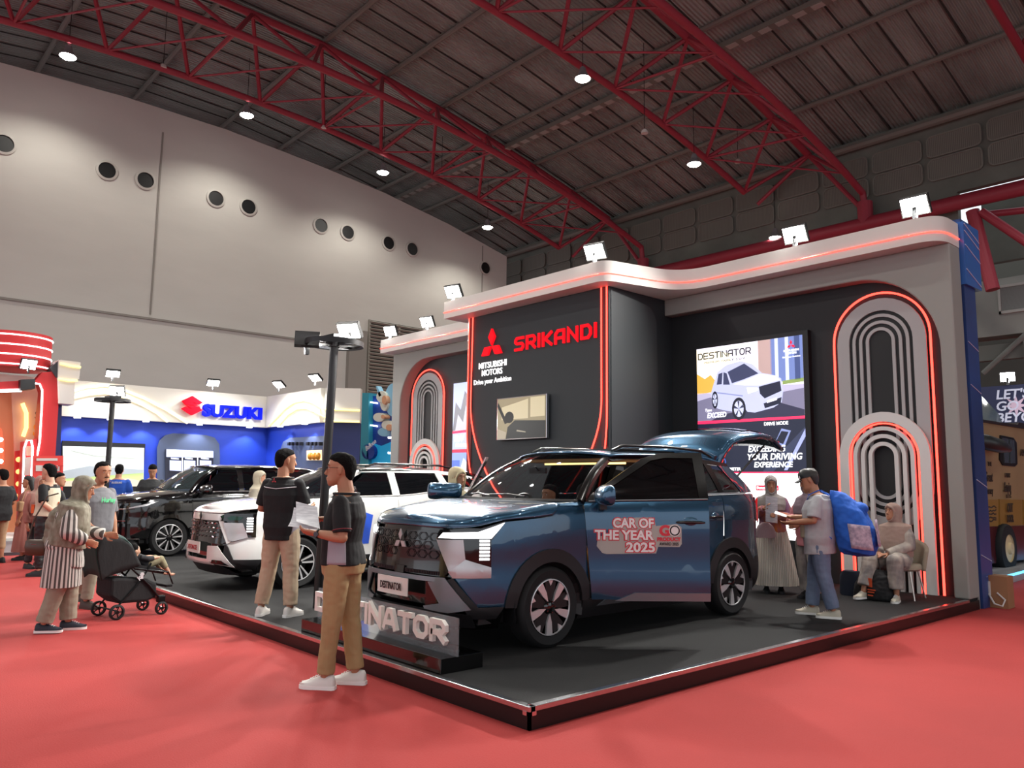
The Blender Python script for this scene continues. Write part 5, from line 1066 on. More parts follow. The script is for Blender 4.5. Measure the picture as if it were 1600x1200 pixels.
    # shirt
    if 'shirt' in O:
        mb = MB(); inf = O.get('loose', .014); hem = O.get('hem', .05)
        torso(mb, inf, O.get('lo', 0), 5, hem)
        mb.rings([ringp(spine[4][0]-up_*.01*h, lat, F(lat), spine[4][2]*h+inf*.4, spine[4][3]*h+inf, 24, 2.5), ringp(spine[4][0]+up_*.022*h, lat, F(lat), .080*h+inf*.5, .052*h+inf*.8, 24, 2.3), ringp(nk-up_*.008*h, lat, F(lat), .050*h+.004, .050*h+.004, 24)])
        sl = O.get('sleeve', 'short'); sw = O.get('sw', 1.0)
        for s_, e, w_ in ((shR, elR, wrR), (shL, elL, wrL)):
            ball(mb, s_-up_*.014*h, .0355*h)
            if sl == 'short': limb(mb, [s_-up_*.016*h, s_.lerp(e, .5), s_.lerp(e, .88)], [.0355*h, .040*h*sw, .041*h*sw])
            else: limb(mb, [s_, s_.lerp(e, .5), e, e.lerp(w_, .5), e.lerp(w_, .96)], [.034*h, .038*h*sw, .034*h*sw, .032*h*sw, .029*h*sw])
        fin(mb.obj('shirt', O['shirt'], t), v2, 3, .5, fo, seed=len(label))
    if 'trousers' in O:
        mb = MB(); inf = .012; R = [ringp(c, L, F(L), w_*h+inf, d_*h+inf, 24, 2.5) for c, L, w_, d_ in spine[0:2]]; c, L, w_, d_ = spine[1]; R.append(ringp(c.lerp(wst, .14), L, F(L), w_*h*.98+inf, d_*h*.98+inf, 24, 2.5)); mb.rings(R)
        wd = O.get('legw', 1.0); cr = O.get('crop', .93)
        for a, b_, c in ((hpR, knR, anR), (hpL, knL, anL)): limb(mb, [a+V((0, 0, .01*h)), a.lerp(b_, .35), b_, b_.lerp(c, .5), b_.lerp(c, cr)], [.058*h, .054*h*wd, .042*h*wd, .039*h*wd, .037*h*wd])
        fin(mb.obj(O.get('trname', 'trousers'), O['trousers'], t), v2, 3, .5, fo*1.3, 8, seed=len(label)+3)
    if 'skirt' in O:
        m_, zt, zb_, w0, w1 = O['skirt']; R = []
        for i in range(14):
            kk = i/13; z = zt+(zb_-zt)*kk; ww = w0+(w1-w0)*kk**.8; c = V((pel.x, pel.y, z*h)); nn = 60
            R.append([c+V((cos(2*pi*j/nn)*ww*h*(1+.05*kk*sin(j*2*pi/nn*15)), sin(2*pi*j/nn)*ww*.82*h*(1+.05*kk*sin(j*2*pi/nn*15)), 0)) for j in range(nn)])
        MB().rings(R).obj('skirt', m_, t, 60)
    if 'shoe' in O:
        for a, b_, key in ((anR, knR, 'fR'), (anL, knL, 'fL')): shoe(t, a, P.get(key, (0, 1, 0)), O['shoe'], O.get('sole', O['shoe']), k)
    if O.get('hair') == 'short':
        mb = MB(); s = k*1.01; l = ff.cross(hu).normalized(); Qh = lambda x, y, z: hd+l*x*s+ff*y*s+hu*z*s
        R = []
        for z, w_, y0, y1 in ((-.075, .040, -.085, -.045), (-.05, .060, -.100, -.03), (-.02, .074, -.108, -.02), (.01, .080, -.113, -.005), (.04, .084, -.115, .03), (.062, .083, -.113, .078), (.085, .077, -.105, .088), (.108, .062, -.086, .074), (.125, .038, -.05, .045), (.133, .012, -.02, .015)):
            R.append(ringp(Qh(0, (y0+y1)/2, z), l, ff, w_*s, (y1-y0)/2*s, 24, 2.2))
        mb.rings(R); fin(mb.obj('hair', O.get('hairm', HAIR), t), .007, 1, .4, .004, 30)
    if O.get('hair') == 'hijab':
        m_ = O['hijab']; mb = MB(); s = k; l = ff.cross(hu).normalized(); Qh = lambda x, y, z: hd+l*x*s+ff*y*s+hu*z*s
        R = []
        for z, w_, y0, y1 in ((-.13, .085, -.10, .060), (-.10, .086, -.112, .066), (-.06, .088, -.122, .060), (-.02, .090, -.128, .056), (.02, .093, -.13, .062), (.055, .092, -.128, .085), (.085, .085, -.118, .094), (.11, .068, -.098, .078), (.13, .042, -.06, .045), (.138, .014, -.02, .015)):
            R.append(ringp(Qh(0, (y0+y1)/2, z), l, ff, w_*s, (y1-y0)/2*s, 24, 2.2))
        mb.rings(R)
        # roll of cloth round the face and drape over the shoulders
        mb.tube([Qh(x, y, z) for x, y, z in ((.055, .075, .055), (.072, .055, .0), (.066, .055, -.06), (.035, .075, -.115), (0, .088, -.13), (-.035, .075, -.115), (-.066, .055, -.06), (-.072, .055, .0), (-.055, .075, .055), (0, .098, .085))], .014*s, 8, closed=True)
        cz = O.get('drape', .20); cf = F(lat); b0 = Qh(0, -.02, -.10); b1 = (shR+shL)/2; ds = O.get('dscale', 1.0)
        R = [ringp(b0, l, ff, .075*k, .085*k, 24), ringp(b0.lerp(nk, .6), lat, cf, .085*k, .095*k, 24), ringp(b1+V((0, 0, .012*h)), lat, cf, .118*h*ds, .080*h*ds, 24), ringp(b1-up_*cz*.45*h+cf*.01*h, lat, cf, .128*h*ds, .098*h*ds, 24), ringp(b1-up_*cz*h+cf*.015*h, lat, cf, .118*h*ds, .102*h*ds, 24)]
        mb.rings(R)
        for p, r_ in O.get('extra', []): ball(mb, V(p)*h, r_*h)
        fin(mb.obj('headscarf', m_, t), .008, 3, .5, O.get('hfold', .006), 8, seed=5)
    return t, dict(Q=Q, hd=hd, ff=ff, hu=hu, k=k, wrR=wrR, wrL=wrL, elR=elR, elL=elL, shR=shR, shL=shL, lat=lat, F=F(lat), nk=nk, ch=ch, pel=pel, up=up_, body=body, spine=spine, h=h)
def sheet(par_label, pts, m, name='paper_sheet', cat='paper', grp=None, n=1, loc=None, rz=0):
    """bent sheet of paper given by four corners"""
    a, b_, c, d_ = [V(p) for p in pts]; t = None
    mb = MB(); N = 6; nr = (b_-a).cross(d_-a).normalized(); vs = []
    for s_ in (0, .0015):
        for i in range(N+1):
            for j in range(N+1): u, v = i/N, j/N; vs.append(a*(1-u)*(1-v)+b_*u*(1-v)+c*u*v+d_*(1-u)*v+nr*(.012*sin(pi*u)*(.5+v)+s_))
    M_ = (N+1)**2; fs = []
    for i in range(N):
        for j in range(N): p = i*(N+1)+j; f = (p, p+1, p+N+2, p+N+1); fs += [f, tuple(M_+x for x in f)[::-1]]
    bd = [i*(N+1) for i in range(N+1)]+[N*(N+1)+j for j in range(1, N+1)]+[i*(N+1)+N for i in range(N-1, -1, -1)]+[j for j in range(N-1, 0, -1)]
    for x, y in zip(bd, bd[1:]+bd[:1]): fs.append((x, y, M_+y, M_+x))
    mb.add(vs, fs); o = mb.obj(name, m, None, 60); o['label'] = par_label; o['category'] = cat
    if grp: o['group'] = grp
    if loc: o.location = loc; o.rotation_euler = (0, 0, rz)
    return o
BLK = fabric('black_polo', '#0c0d10'); KHAKI = fabric('khaki_trousers', '#a58c62', .6, 8); BEIGE = fabric('beige_trousers', '#b7a48a', .6, 8); GREYP = fabric('grey_side_panel', '#a4a2ab')
WSHOE = mat('white_leather', '#dcd8d2', .45); WSOLE = mat('white_sole', '#eceae6', .5); PAPER = mat('paper', '#d6d6da', .6, col2='#b9bac0', vscale=14, stretch=(1, 1, 7)); STRAPM = mat('black_strap', '#0d0d10', .6)
R_ = rad
def ring_on(dct, t, i0, f, m, name, w_=.004, inf=.018, k0=0):
    """a band of cloth round the torso at spine position i0+f"""
    (c, L, a, b_), (c2, L2, a2, b2) = dct['spine'][i0:i0+2]; h = dct['h']; c = c.lerp(c2, f); L = L.lerp(L2, f).normalized(); a = a+(a2-a)*f; b_ = b_+(b2-b_)*f
    MB().tube(ringp(c, L, dct['up'].cross(L), a*h+inf, b_*h+inf, 28, 2.5), w_, 6, closed=True).obj(name, m, t, 60)
# ------------------------------------------------------------------ salesman in front of the stage
t1, a1 = person('man in black polo and khaki trousers standing on the red carpet, holding papers', (-1.72, -.40), R_(136), 1.80, dict(
    neck=(0, .0, .828), head=(0, .028, .925), face=(-.12, .98, .02), chest=(0, .0, .72), waist=(0, .012, .615),
    elL=(-.140, -.025, .640), wrL=(-.115, .095, .655), elR=(.135, -.01, .650), wrR=(.06, .110, .708), hdL=(.25, 1, .10), palmL=(.5, -.1, .85), thumbL=-1, curlL=.45, hdR=(-.35, .9, .0), palmR=(-.3, .2, -.9), thumbR=-1, curlR=.4,
    hpL=(-.052, .01, .515), knL=(-.050, .03, .285), anL=(-.030, .055, .050), hpR=(.05, -.01, .515), knR=(.055, -.025, .285), anR=(.065, -.055, .050), fL=(.15, 1, 0), fR=(.12, 1, 0)),
    dict(shirt=BLK, trousers=KHAKI, shoe=WSHOE, sole=WSOLE, hair='short', legw=1.02, loose=.016, sw=1.0, hem=.02, lo=1, girth=1.06), vox=.0046)
Q = a1['Q']
mb = MB()
for sg in (1, -1): mb.tube([Q(sg*.032+.021*cos(a), .098, .010+.017*sin(a)) for a in [pi*2*k/12 for k in range(12)]], .0016, 5, closed=True); mb.tube([Q(sg*.052, .096, .014), Q(sg*.074, .05, .016), Q(sg*.080, -.005, .014)], .0018, 5)
mb.tube([Q(-.012, .1, .012), Q(.012, .1, .012)], .0016, 5); mb.obj('spectacles', mat('glasses_frame', '#1a1a1c', .2), t1)
(c, L, w_, d_) = a1['spine'][1]; ring_on(a1, t1, 4, .86, mat('collar_black', '#0c0c0f', .7), 'collar', .011, .008)
nk = a1['nk']; F1 = a1['F']; mbl = MB(); mbl.tube([nk+V((-.055, -.01, .0)), nk+V((-.075, .06, -.06)), V((-.06, .125, 1.22)), V((-.02, .14, 1.10)), V((.03, .125, 1.22)), nk+V((.06, .06, -.06)), nk+V((.05, -.01, .0)), nk+V((0, -.07, .01))], .0065, 5, closed=True); mbl.obj('lanyard', mat('lanyard_dark', '#17181d', .6), t1)
MB().box((-.045, .142, 1.02), (.02, .147, 1.10)).obj('name_badge', mat('badge_white', '#d6d6d8', .4), t1)
mb = MB()
for i_, (y0, z0_, y1, z1_) in enumerate(((.06, .95, -.055, 1.13),)):
    pass
# grey side panel, white back line and sleeve stripe
def side_patch(dct, t, sg, z0_, z1_, a0_, a1_, m, name, inf=.024):
    sp = dct['spine']; h = dct['h']; vs = []; rows = 8; cols = 8
    def ev(z):
        for (c, L, a, b_), (c2, L2, a2, b2) in zip(sp, sp[1:]):
            if c.z <= z <= c2.z: f = (z-c.z)/(c2.z-c.z); return c.lerp(c2, f), L.lerp(L2, f).normalized(), a+(a2-a)*f, b_+(b2-b_)*f
        return sp[0]
    P = []
    for i in range(rows+1):
        z = z0_+(z1_-z0_)*i/rows; c, L, a, b_ = ev(z); Fw = dct['up'].cross(L); row = []
        for j in range(cols+1):
            th = rad(a0_+(a1_-a0_)*j/cols); x, y = cos(th), sin(th); x = math.copysign(abs(x)**(2/2.5), x); y = math.copysign(abs(y)**(2/2.5), y)
            p = c+L*(x*(a*h+inf))+Fw*(y*(b_*h+inf)); p.z = z if z > sp[0][0].z else z; row.append(p)
        P.append(row)
    mb = MB(); n = cols+1; mb.add([p for r in P for p in r], [(i*n+j, i*n+j+1, (i+1)*n+j+1, (i+1)*n+j) for i in range(rows) for j in range(cols)]); o = mb.obj(name, m, t, 60)
    md = o.modifiers.new('t', 'SOLIDIFY'); md.thickness = .004; return o
side_patch(a1, t1, -1, .945, 1.13, 168, 212, GREYP, 'grey_side_panel', .021)
def band_arm(dct, t, s_, e, f, r, m, name='sleeve_stripe'):
    p = s_.lerp(e, f); d_ = (e-s_).normalized(); x = d_.cross(V((0, 1, 0))).normalized(); y = d_.cross(x); MB().tube([p+x*r*cos(k*pi/8)+y*r*sin(k*pi/8) for k in range(16)], .0035, 5, closed=True).obj(name, m, t)
REDT = mat('dark_red_piping', '#7c2a34', .7); WHT = mat('white_piping', '#cfcfd2', .6)
for s_, e in ((a1['shL'], a1['elL']), (a1['shR'], a1['elR'])): band_arm(a1, t1, s_, e, .80, .0735, REDT)
w = a1['wrL']; d_ = (w-a1['elL']).normalized(); p = w-d_*.02; x = d_.cross(V((0, 0, 1))).normalized(); y = d_.cross(x)
o = MB().tube([p+x*.031*cos(k*pi/8)+y*.030*sin(k*pi/8) for k in range(16)], .008, 6, closed=True).obj('watch_strap', STRAPM, t1); q_ = p-x*.034*-1*-1
MB().cyl(p+x*-.030, p+x*-.042, .019, n=16).obj('watch_face', mat('watch_steel', '#55575c', .2, .9), t1)
sl = dict(loc=(-1.72, -.40, 0), rz=R_(136))
sheet('sheaf of white printed papers held by the man in khaki trousers', [V((.10, .26, 1.37)), V((-.14, .16, 1.21)), V((-.10, .36, 1.26)), V((.12, .44, 1.41))], PAPER, **sl)
sheet('lowest white sheet under the sheaf held by the man in khaki trousers', [V((.11, .27, 1.35)), V((-.10, .19, 1.20)), V((-.02, .45, 1.22)), V((.17, .47, 1.36))], PAPER, **sl)
# ------------------------------------------------------------------ second salesman on the stage, seen from behind
t2_, a2 = person('man in black polo and beige trousers seen from behind on the stage', (-4.22, .27, H), R_(32), 1.77, dict(
    neck=(0, -.012, .828), head=(0.0, .01, .925), face=(.62, .78, -.05), elL=(-.150, .0, .635), wrL=(-.115, .145, .620), elR=(.145, .02, .64), wrR=(.09, .165, .64), hdR=(-.2, 1, .1), palmR=(-.7, 0, .6),
    knL=(-.075, .0, .285), anL=(-.098, -.03, .05), knR=(.07, .005, .285), anR=(.088, -.01, .05), fL=(-.25, 1, 0), fR=(.15, 1, 0)),
    dict(shirt=BLK, trousers=BEIGE, shoe=WSHOE, sole=WSOLE, hair='short', legw=1.15, loose=.020, hem=.05, girth=1.12), vox=.0056)
sp = a2['spine']; h2 = a2['h']
pts = []
for j in range(15):
    th = rad(195+150*j/14); c, L, aw, bw = sp[3][0].lerp(sp[4][0], .62), a2['lat'], .1035, .066; x, y = cos(th), sin(th); x = math.copysign(abs(x)**.8, x); y = math.copysign(abs(y)**.8, y)
    pts.append(c+L*(x*(aw*h2+.024))+a2['F']*(y*(bw*h2+.026))+V((0, 0, .02*abs(x))))
MB().tube(pts, .0045, 5).obj('back_piping', WHT, t2_)
diamond(sp[4][0]+V((-.035, -.128, .035)), .035, REDSIGN if False else mat('emblem_thread_red', '#a8323c', .6), t2_, 'back_emblem', .003, (1, 0, 0), (0, 0, 1))
side_patch(a2, t2_, 1, .86, 1.10, -25, 25, GREYP, 'grey_side_panel', .026)
ring_on(a2, t2_, 4, .86, MATS['collar_black'], 'collar', .011, .008)
sheet('white sheet hanging from the hand of the man seen from behind', [V((.18, .22, 1.16)), V((.235, .12, 1.18)), V((.24, .10, .90)), V((.19, .20, .88))], PAPER, loc=(-4.22, .27, H), rz=R_(32))
# ------------------------------------------------------------------ woman and man with the stroller
STRIPE = radial_stripes('striped_cotton', '#4c4744', '#c9c4bc', 34); SCARF = fabric('patterned_scarf', '#8f8a7a', .5, 9, col2='#6e6857', vs=22); OLIVE = fabric('pale_olive_trousers', '#928a78', .6, 8)
t3_, a3 = person('woman in grey patterned headscarf and striped tunic leaning over the stroller', (-5.50, -1.50), R_(-22), 1.62, dict(
    pelvis=(0, -.02, .528), waist=(0, -.005, .61), chest=(0, .012, .71), neck=(0, .035, .812), head=(0, .070, .903), face=(.1, .95, -.28), headup=(0, .2, 1), shR=(.09, .025, .785), shL=(-.09, .025, .785),
    elR=(.145, .02, .63), wrR=(.10, .12, .575), elL=(-.13, .05, .62), wrL=(-.12, .20, .60), knR=(.055, -.03, .285), anR=(.05, -.09, .055), knL=(-.05, .02, .285), anL=(-.05, .03, .05), fR=(.1, 1, 0), fL=(-.1, 1, 0)),
    dict(fem=True, shirt=STRIPE, sleeve='long', sw=1.35, hem=.10, loose=.045, skirt=(STRIPE, .57, .285, .122, .138), trousers=OLIVE, legw=1.35, shoe=mat('navy_shoe', '#1c2230', .6), sole=WSOLE, hair='hijab', hijab=SCARF, drape=.25, dscale=1.14, hfold=.009, extra=[((.02, -.045, .72), .075), ((.01, -.065, .67), .070), ((.01, -.08, .62), .062), ((.01, -.095, .575), .05), ((.01, -.105, .54), .036)]), vox=.006)
tb = thing('handbag', 'brown leather shoulder bag hanging behind the woman in the striped tunic', 'bag', (-5.62, -1.76, .86), R_(40))
MB().rings([ringp(V((0, 0, z)), V((1, 0, 0)), V((0, 1, 0)), w_, d_, 20, 3) for z, w_, d_ in ((-.085, .09, .03), (-.07, .115, .045), (0, .125, .05), (.06, .12, .045), (.075, .10, .03))]).obj('bag_body', mat('brown_leather', '#4a3527', .45), tb, 50)
MB().tube([(-.11, 0, .05), (-.08, .03, .28), (0, .1, .52), (.06, .18, .55)], .008, 6).obj('strap', MATS['brown_leather'], tb); MB().tube([(-.12, 0, .03), (-.02, -.055, .035), (.10, -.03, .03)], .003, 5).obj('zipper', CHROME, tb)
GTEE = fabric('grey_tshirt', '#6f6f73', .5)
t4_, a4 = person('bearded man in grey t-shirt with green lettering behind the stroller', (-7.0, -.86), R_(-62), 1.78, dict(
    face=(.25, .95, -.12), head=(0, .03, .925), elR=(.15, .0, .64), wrR=(.14, .11, .56), elL=(-.145, -.01, .63), wrL=(-.15, .02, .49), knR=(.05, .05, .285), anR=(.05, .02, .05), knL=(-.05, -.05, .29), anL=(-.05, -.19, .075)),
    dict(shirt=GTEE, trousers=OLIVE, shoe=mat('brown_shoe', '#40322b', .6), hair='short', legw=1.1, loose=.02, girth=1.18), vox=.006)
Q = a4['Q']; mb = MB()
mb.tube([Q(-.025, .096, -.046), Q(0, .106, -.042), Q(.025, .096, -.046)], .005, 6); mb.ell(Q(0, .085, -.098), (.022, .016, .018), 10, 6); mb.obj('moustache', HAIR, t4_)
c = a4['ch']; o = text('shirt_lettering', 'Hurley', .085, mat('green_print', '#4fcf86', .5), t4_, c+V((.115, a4['spine'][3][3]*a4['h']+.034, -.0)), (-1, 0, 0), (0, 0, 1), depth=.002, bold=.02, fitw=.21)
# stroller
S0 = (-6.12, -.66, 0); ts = thing('stroller', 'black pushchair with dark green canopy beside the stage edge', 'stroller', S0, R_(10))
FRM = mat('stroller_frame', '#17181a', .3, .5); CLO = fabric('stroller_cloth', '#101114', .5); GRN = fabric('canopy_green', '#12332f', .5)
for sg in (1, -1):
    x = sg*.20
    MB().tube([(x, -.62, 1.02), (x, -.45, .86), (x, -.1, .55), (x, .12, .34), (x, .27, .16)], .012, 8).obj('frame_tube', FRM, ts, 60)
    MB().tube([(x, -.25, .13), (x, -.05, .34), (x, .08, .52), (x, .12, .60)], .011, 8).obj('frame_tube', FRM, ts, 60)
    MB().tube([(x*.98, -.1, .56), (x, .1, .52), (x, .34, .48), (x, .40, .34)], .010, 8).obj('frame_tube', FRM, ts, 60)
    for y, r, w_ in ((-.25, .085, .022), (.27, .075, .02)):
        wp = MB().lathe([(r-.02, -w_), (r, -w_*.6), (r, w_*.6), (r-.02, w_), (r-.024, 0)], (0, 0, 0), 'X', 24, cap=False).obj('wheel', RUBBER, ts, 40); wp.location = (x+sg*.02, y, r)
        mb = MB(); mb.lathe([(.02, -.02), (.02, .02)], (0, 0, 0), 'X', 12)
        for k in range(5): a = 2*pi*k/5; mb.cyl((0, 0, 0), (0, (r-.02)*cos(a), (r-.02)*sin(a)), .007, n=6)
        mb.obj('spoke', FRM, wp)
    MB().box((x-.03, .22, .14), (x+.03, .31, .22)).obj('wheel_fork', FRM, ts, bev=.01)
MB().tube([(-.20, -.62, 1.02), (0, -.66, 1.04), (.20, -.62, 1.02)], .015, 8).obj('handlebar', BLACK, ts, 60); MB().tube([(-.2, -.25, .10), (.2, -.25, .10)], .010, 8).obj('axle', FRM, ts)
CP = pchip([0, .25, .5, .75, 1], [-.44, -.52, -.44, -.28, -.12]); CZ = pchip([0, .25, .5, .75, 1], [.50, .84, .98, .96, .86])
can = gridmesh(lambda a, k: V(((a*2-1)*.21, CP(k), CZ(k)-.05*abs(a*2-1)**3+.008*sin(k*30))), 14, 20, 'canopy', GRN, ts, th=.012, smooth=60)
for sg in (1, -1): gridmesh(lambda a, k, sg=sg: V((sg*.208, CP(a)*(1-k)+(-.40+.40*a)*k, (CZ(a)-.05)*(1-k)+(.48+.10*a)*k)), 12, 6, 'canopy_side', CLO, ts, th=.01)
MB().rings([[V((sx*.19, y, z)) for sx, y, z in ((-1, y0, z0_), (-1, y0+.03, z0_+dz), (1, y0+.03, z0_+dz), (1, y0, z0_))] for y0, z0_, dz in ((-.38, .86, .03), (-.25, .66, .04), (-.10, .54, .05), (.15, .50, .05), (.28, .46, .04))]).obj('seat', CLO, ts, 50)
MB().rings([[V((sx*.19, y, z)) for sx, y, z in ((-1, y0, zb_), (-1, y0, zt_), (1, y0, zt_), (1, y0, zb_))] for y0, zb_, zt_ in ((-.32, .26, .46), (-.2, .17, .46), (.1, .16, .42), (.22, .20, .36))]).obj('basket', CLO, ts, bev=.03)
MB().rings([[V((.30*sx-.1*0, y, z)) for sx, y, z in ((-.6, -.28, .35), (-.6, -.05, .36), (.6, -.05, .36), (.6, -.28, .35))], [V((.26*sx, y, z)) for sx, y, z in ((-.6, -.25, .40), (-.6, -.10, .39), (.6, -.10, .39), (.6, -.25, .40))]]).obj('red_cloth', fabric('red_cloth', '#a01822'), ts, bev=.02)
MB().box((.195, .0, .43), (.215, .03, .50)).obj('white_patch', WHT, ts); MB().box((-.17, .34, .30), (.17, .42, .33)).obj('footrest', CLO, ts, bev=.01)
text('brand_lettering', 'joie', .06, WHT, ts, (.215, -.02, .42), (0, .7, .7), (0, -.7, .7), depth=.002, bold=.03)
# child
tc_ = thing('baby', 'barefoot small child in olive trousers lying in the pushchair', 'child', (S0[0], S0[1], .12), R_(10))
mb = MB(); hc = V((0, .0, .62)); mb.ell(hc, (.062, .072, .075), 16, 12); mb.ell(hc+V((0, .06, -.02)), (.03, .022, .03), 10, 6); mb.ell(hc+V((.062, .0, -.01)), (.010, .016, .02), 8, 6)
mb.rings([ringp(V((0, y, z)), V((1, 0, 0)), V((0, .6, .8)), w_, d_, 16) for y, z, w_, d_ in ((.02, .56, .035, .03), (.05, .53, .075, .045), (.10, .49, .08, .055), (.16, .45, .08, .06))])
for sg in (1, -1): limb(mb, [(sg*.075, .05, .54), (sg*.10, .14, .52), (sg*.09, .25, .53), (sg*.08, .29, .53)], [.025, .022, .017, .012], 10); limb(mb, [(sg*.045, .16, .45), (sg*.07, .30, .50), (sg*.07, .40, .36), (sg*.07, .42, .32)], [.042, .036, .026, .02], 10); mb.ell((sg*.07, .455, .315), (.02, .045, .018), 10, 6)
fin(mb.obj('body', SKINL, tc_), .006, 3)
mb = MB(); mb.ell(hc+V((0, -.014, .016)), (.067, .074, .072), 16, 10); fin(mb.obj('hair', HAIR, tc_), .006, 1, .4)
mb = MB(); mb.rings([ringp(V((0, y, z)), V((1, 0, 0)), V((0, .6, .8)), w_, d_, 16) for y, z, w_, d_ in ((.03, .55, .06, .04), (.05, .53, .088, .058), (.11, .49, .092, .068), (.16, .45, .088, .068))])
for sg in (1, -1): limb(mb, [(sg*.075, .05, .54), (sg*.10, .13, .52), (sg*.095, .20, .525)], [.034, .032, .028], 10)
fin(mb.obj('shirt', fabric('dark_baby_shirt', '#2b2c30'), tc_), .008, 2, .5, .003)
mb = MB(); mb.ell((0, .17, .45), (.09, .06, .06), 12, 8)
for sg in (1, -1): limb(mb, [(sg*.045, .16, .45), (sg*.07, .30, .50), (sg*.07, .37, .40)], [.052, .047, .036], 10)
fin(mb.obj('trousers', fabric('olive_baby_trousers', '#8b8468'), tc_), .008, 2, .5, .003)
# ------------------------------------------------------------------ man with cap and blue backpack, and the women beside him
DENIM = fabric('pale_denim', '#6f8099', .6, 8, col2='#5d6d87', vs=6); SHG = fabric('pale_grey_shirt', '#b3b4b8', .6)
t5_, a5 = person('man in black cap and pale grey shirt carrying a large blue backpack', (-.55, 4.95, H), R_(112), 1.64, dict(
    neck=(0, .02, .825), head=(0, .055, .915), face=(-.1, .9, -.35), headup=(0, .22, 1), elL=(-.15, .02, .645), wrL=(-.09, .17, .625), elR=(.14, .03, .65), wrR=(.05, .19, .66), palmL=(.3, -.2, .9), palmR=(-.3, 0, .9), knL=(-.055, -.02, .285), anL=(-.05, -.075, .05), knR=(.06, .045, .285), anR=(.06, .07, .05)),
    dict(shirt=SHG, trousers=DENIM, shoe=mat('cream_trainer', '#b9b3a2', .6), sole=WSOLE, hair='short', hairm=mat('grey_black_hair', '#2b2927', .6), legw=1.2, loose=.042, sw=1.15, hem=.10, girth=1.15), vox=.006)
Q = a5['Q']; tc2 = thing('baseball_cap', 'black baseball cap with white mark worn by the man with the backpack', 'cap', (-.55, 4.95, H), R_(112))
mb = MB(); R = [ringp(Q(0, (y0+y1)/2, z), a5['lat'], a5['ff'].lerp(V((0, 1, 0)), .3).normalized(), w_*.97, (y1-y0)/2, 24, 2.1) for z, w_, y0, y1 in ((.035, .088, -.118, .100), (.065, .088, -.118, .100), (.10, .078, -.102, .088), (.132, .050, -.062, .055), (.145, .012, -.01, .01))]; mb.rings(R); mb.obj('crown', BLACK, tc2, 60)
gridmesh(lambda a, k: Q((a*2-1)*.078*(1-.25*k*abs(a*2-1)), .075+.085*k*(1-.35*(a*2-1)**2), .045-.02*(a*2-1)**2-.012*k), 10, 5, 'visor', BLACK, tc2, th=.005); MB().box(tuple(Q(-.045, .082, .06)-V((.012, .004, .012))), tuple(Q(-.045, .082, .06)+V((.012, .012, .02)))).obj('white_mark', WHT, tc2)
bp_m = fabric('blue_nylon', '#1f5fc4', .7, 7); tbk = thing('backpack', 'large bulging blue backpack with pale printed pocket', 'backpack', (-.55, 4.95, H), R_(112))
mb = MB(); mb.rings([ringp(V((0.02, y, z)), V((1, 0, 0)), V((0, 1, .25)).normalized(), w_, d_, 24, 2.8) for y, z, w_, d_ in ((-.30, .70, .15, .10), (-.37, .74, .24, .19), (-.38, .86, .27, .23), (-.36, 1.04, .27, .22), (-.31, 1.20, .25, .18), (-.25, 1.31, .19, .13), (-.20, 1.38, .13, .08))])
mb.ell((.03, -.42, 1.20), (.16, .09, .07), 14, 9); fin(mb.obj('pack_body', bp_m, tbk), .009, 4, .5, .014, 7, 2)
gridmesh(lambda a, k: V((-.262-.01*sin(pi*a), -.34-.22*a+.03*k, .78+.26*k-.02*a)), 6, 6, 'printed_pocket', mat('pocket_print', '#c6b3c4', .6, col2='#8d8296', vscale=25), tbk, th=.004); gridmesh(lambda a, k: V((-.20+.30*a, -.605-.02*sin(pi*a)+.03*k, .80+.28*k)), 6, 6, 'printed_pocket', MATS['pocket_print'], tbk, th=.004)
for sg in (1, -1): MB().strip([(sg*.10, -.12, 1.33), (sg*.115, -.02, 1.385), (sg*.118, .09, 1.33), (sg*.125, .13, 1.20), (sg*.17, .03, 1.02), (sg*.15, -.14, .86)], (1, 0, 0), .035, (0, 0, 1), .012).obj('strap', bp_m, tbk)
tsl = thing('sling_bag', 'small beige sling bag at the waist of the man with the backpack', 'bag', (-.55, 4.95, H), R_(112)); MB().box((-.14, .13, .86), (.04, .19, 1.02)).obj('bag_body', mat('sling_beige', '#8c8671', .7), tsl, bev=.02); MB().tube([(-.12, .15, 1.0), (-.05, .155, 1.15), (.09, .10, 1.34), (.10, -.06, 1.36)], .010, 5).obj('strap', mat('sling_strap', '#5f5b50', .7), tsl)
sheet('white form held by the man with the blue backpack', [V((-.08, .34, 1.08)), V((.05, .34, 1.10)), V((.06, .47, 1.14)), V((-.08, .47, 1.12))], PAPER, loc=(-.55, 4.95, H), rz=R_(112))
GHJ = fabric('grey_headscarf', '#8c8784', .4); CLR = fabric('colourful_blouse', '#b96a2c', .5, 9, col2='#7d5a78', vs=9); PLEAT = striped('white_pleats', '#cfc7bb', '#b3aa9d', 14, 'X', .8, .5, .5); PINK = fabric('pink_jacket', '#d98a92', .5); FLOR = fabric('floral_satin', '#b5aca0', .4, 9, col2='#7f7a78', vs=9)
t6_, a6 = person('woman in grey headscarf, orange patterned top and long white pleated skirt', (-1.95, 6.35, H), R_(-150), 1.57, dict(face=(-.1, 1, -.1), elR=(.15, .03, .65), wrR=(.06, .16, .72), elL=(-.14, .02, .64), wrL=(-.05, .16, .66), hdR=(-.4, .6, .6), palmR=(-.5, 0, -.2)),
    dict(fem=True, shirt=CLR, sleeve='long', sw=1.2, loose=.03, hem=.08, skirt=(PLEAT, .60, .07, .10, .205), trousers=BLACK, shoe=mat('dark_shoe', '#1a1a1c', .6), hair='hijab', hijab=GHJ, drape=.10), vox=.0075)
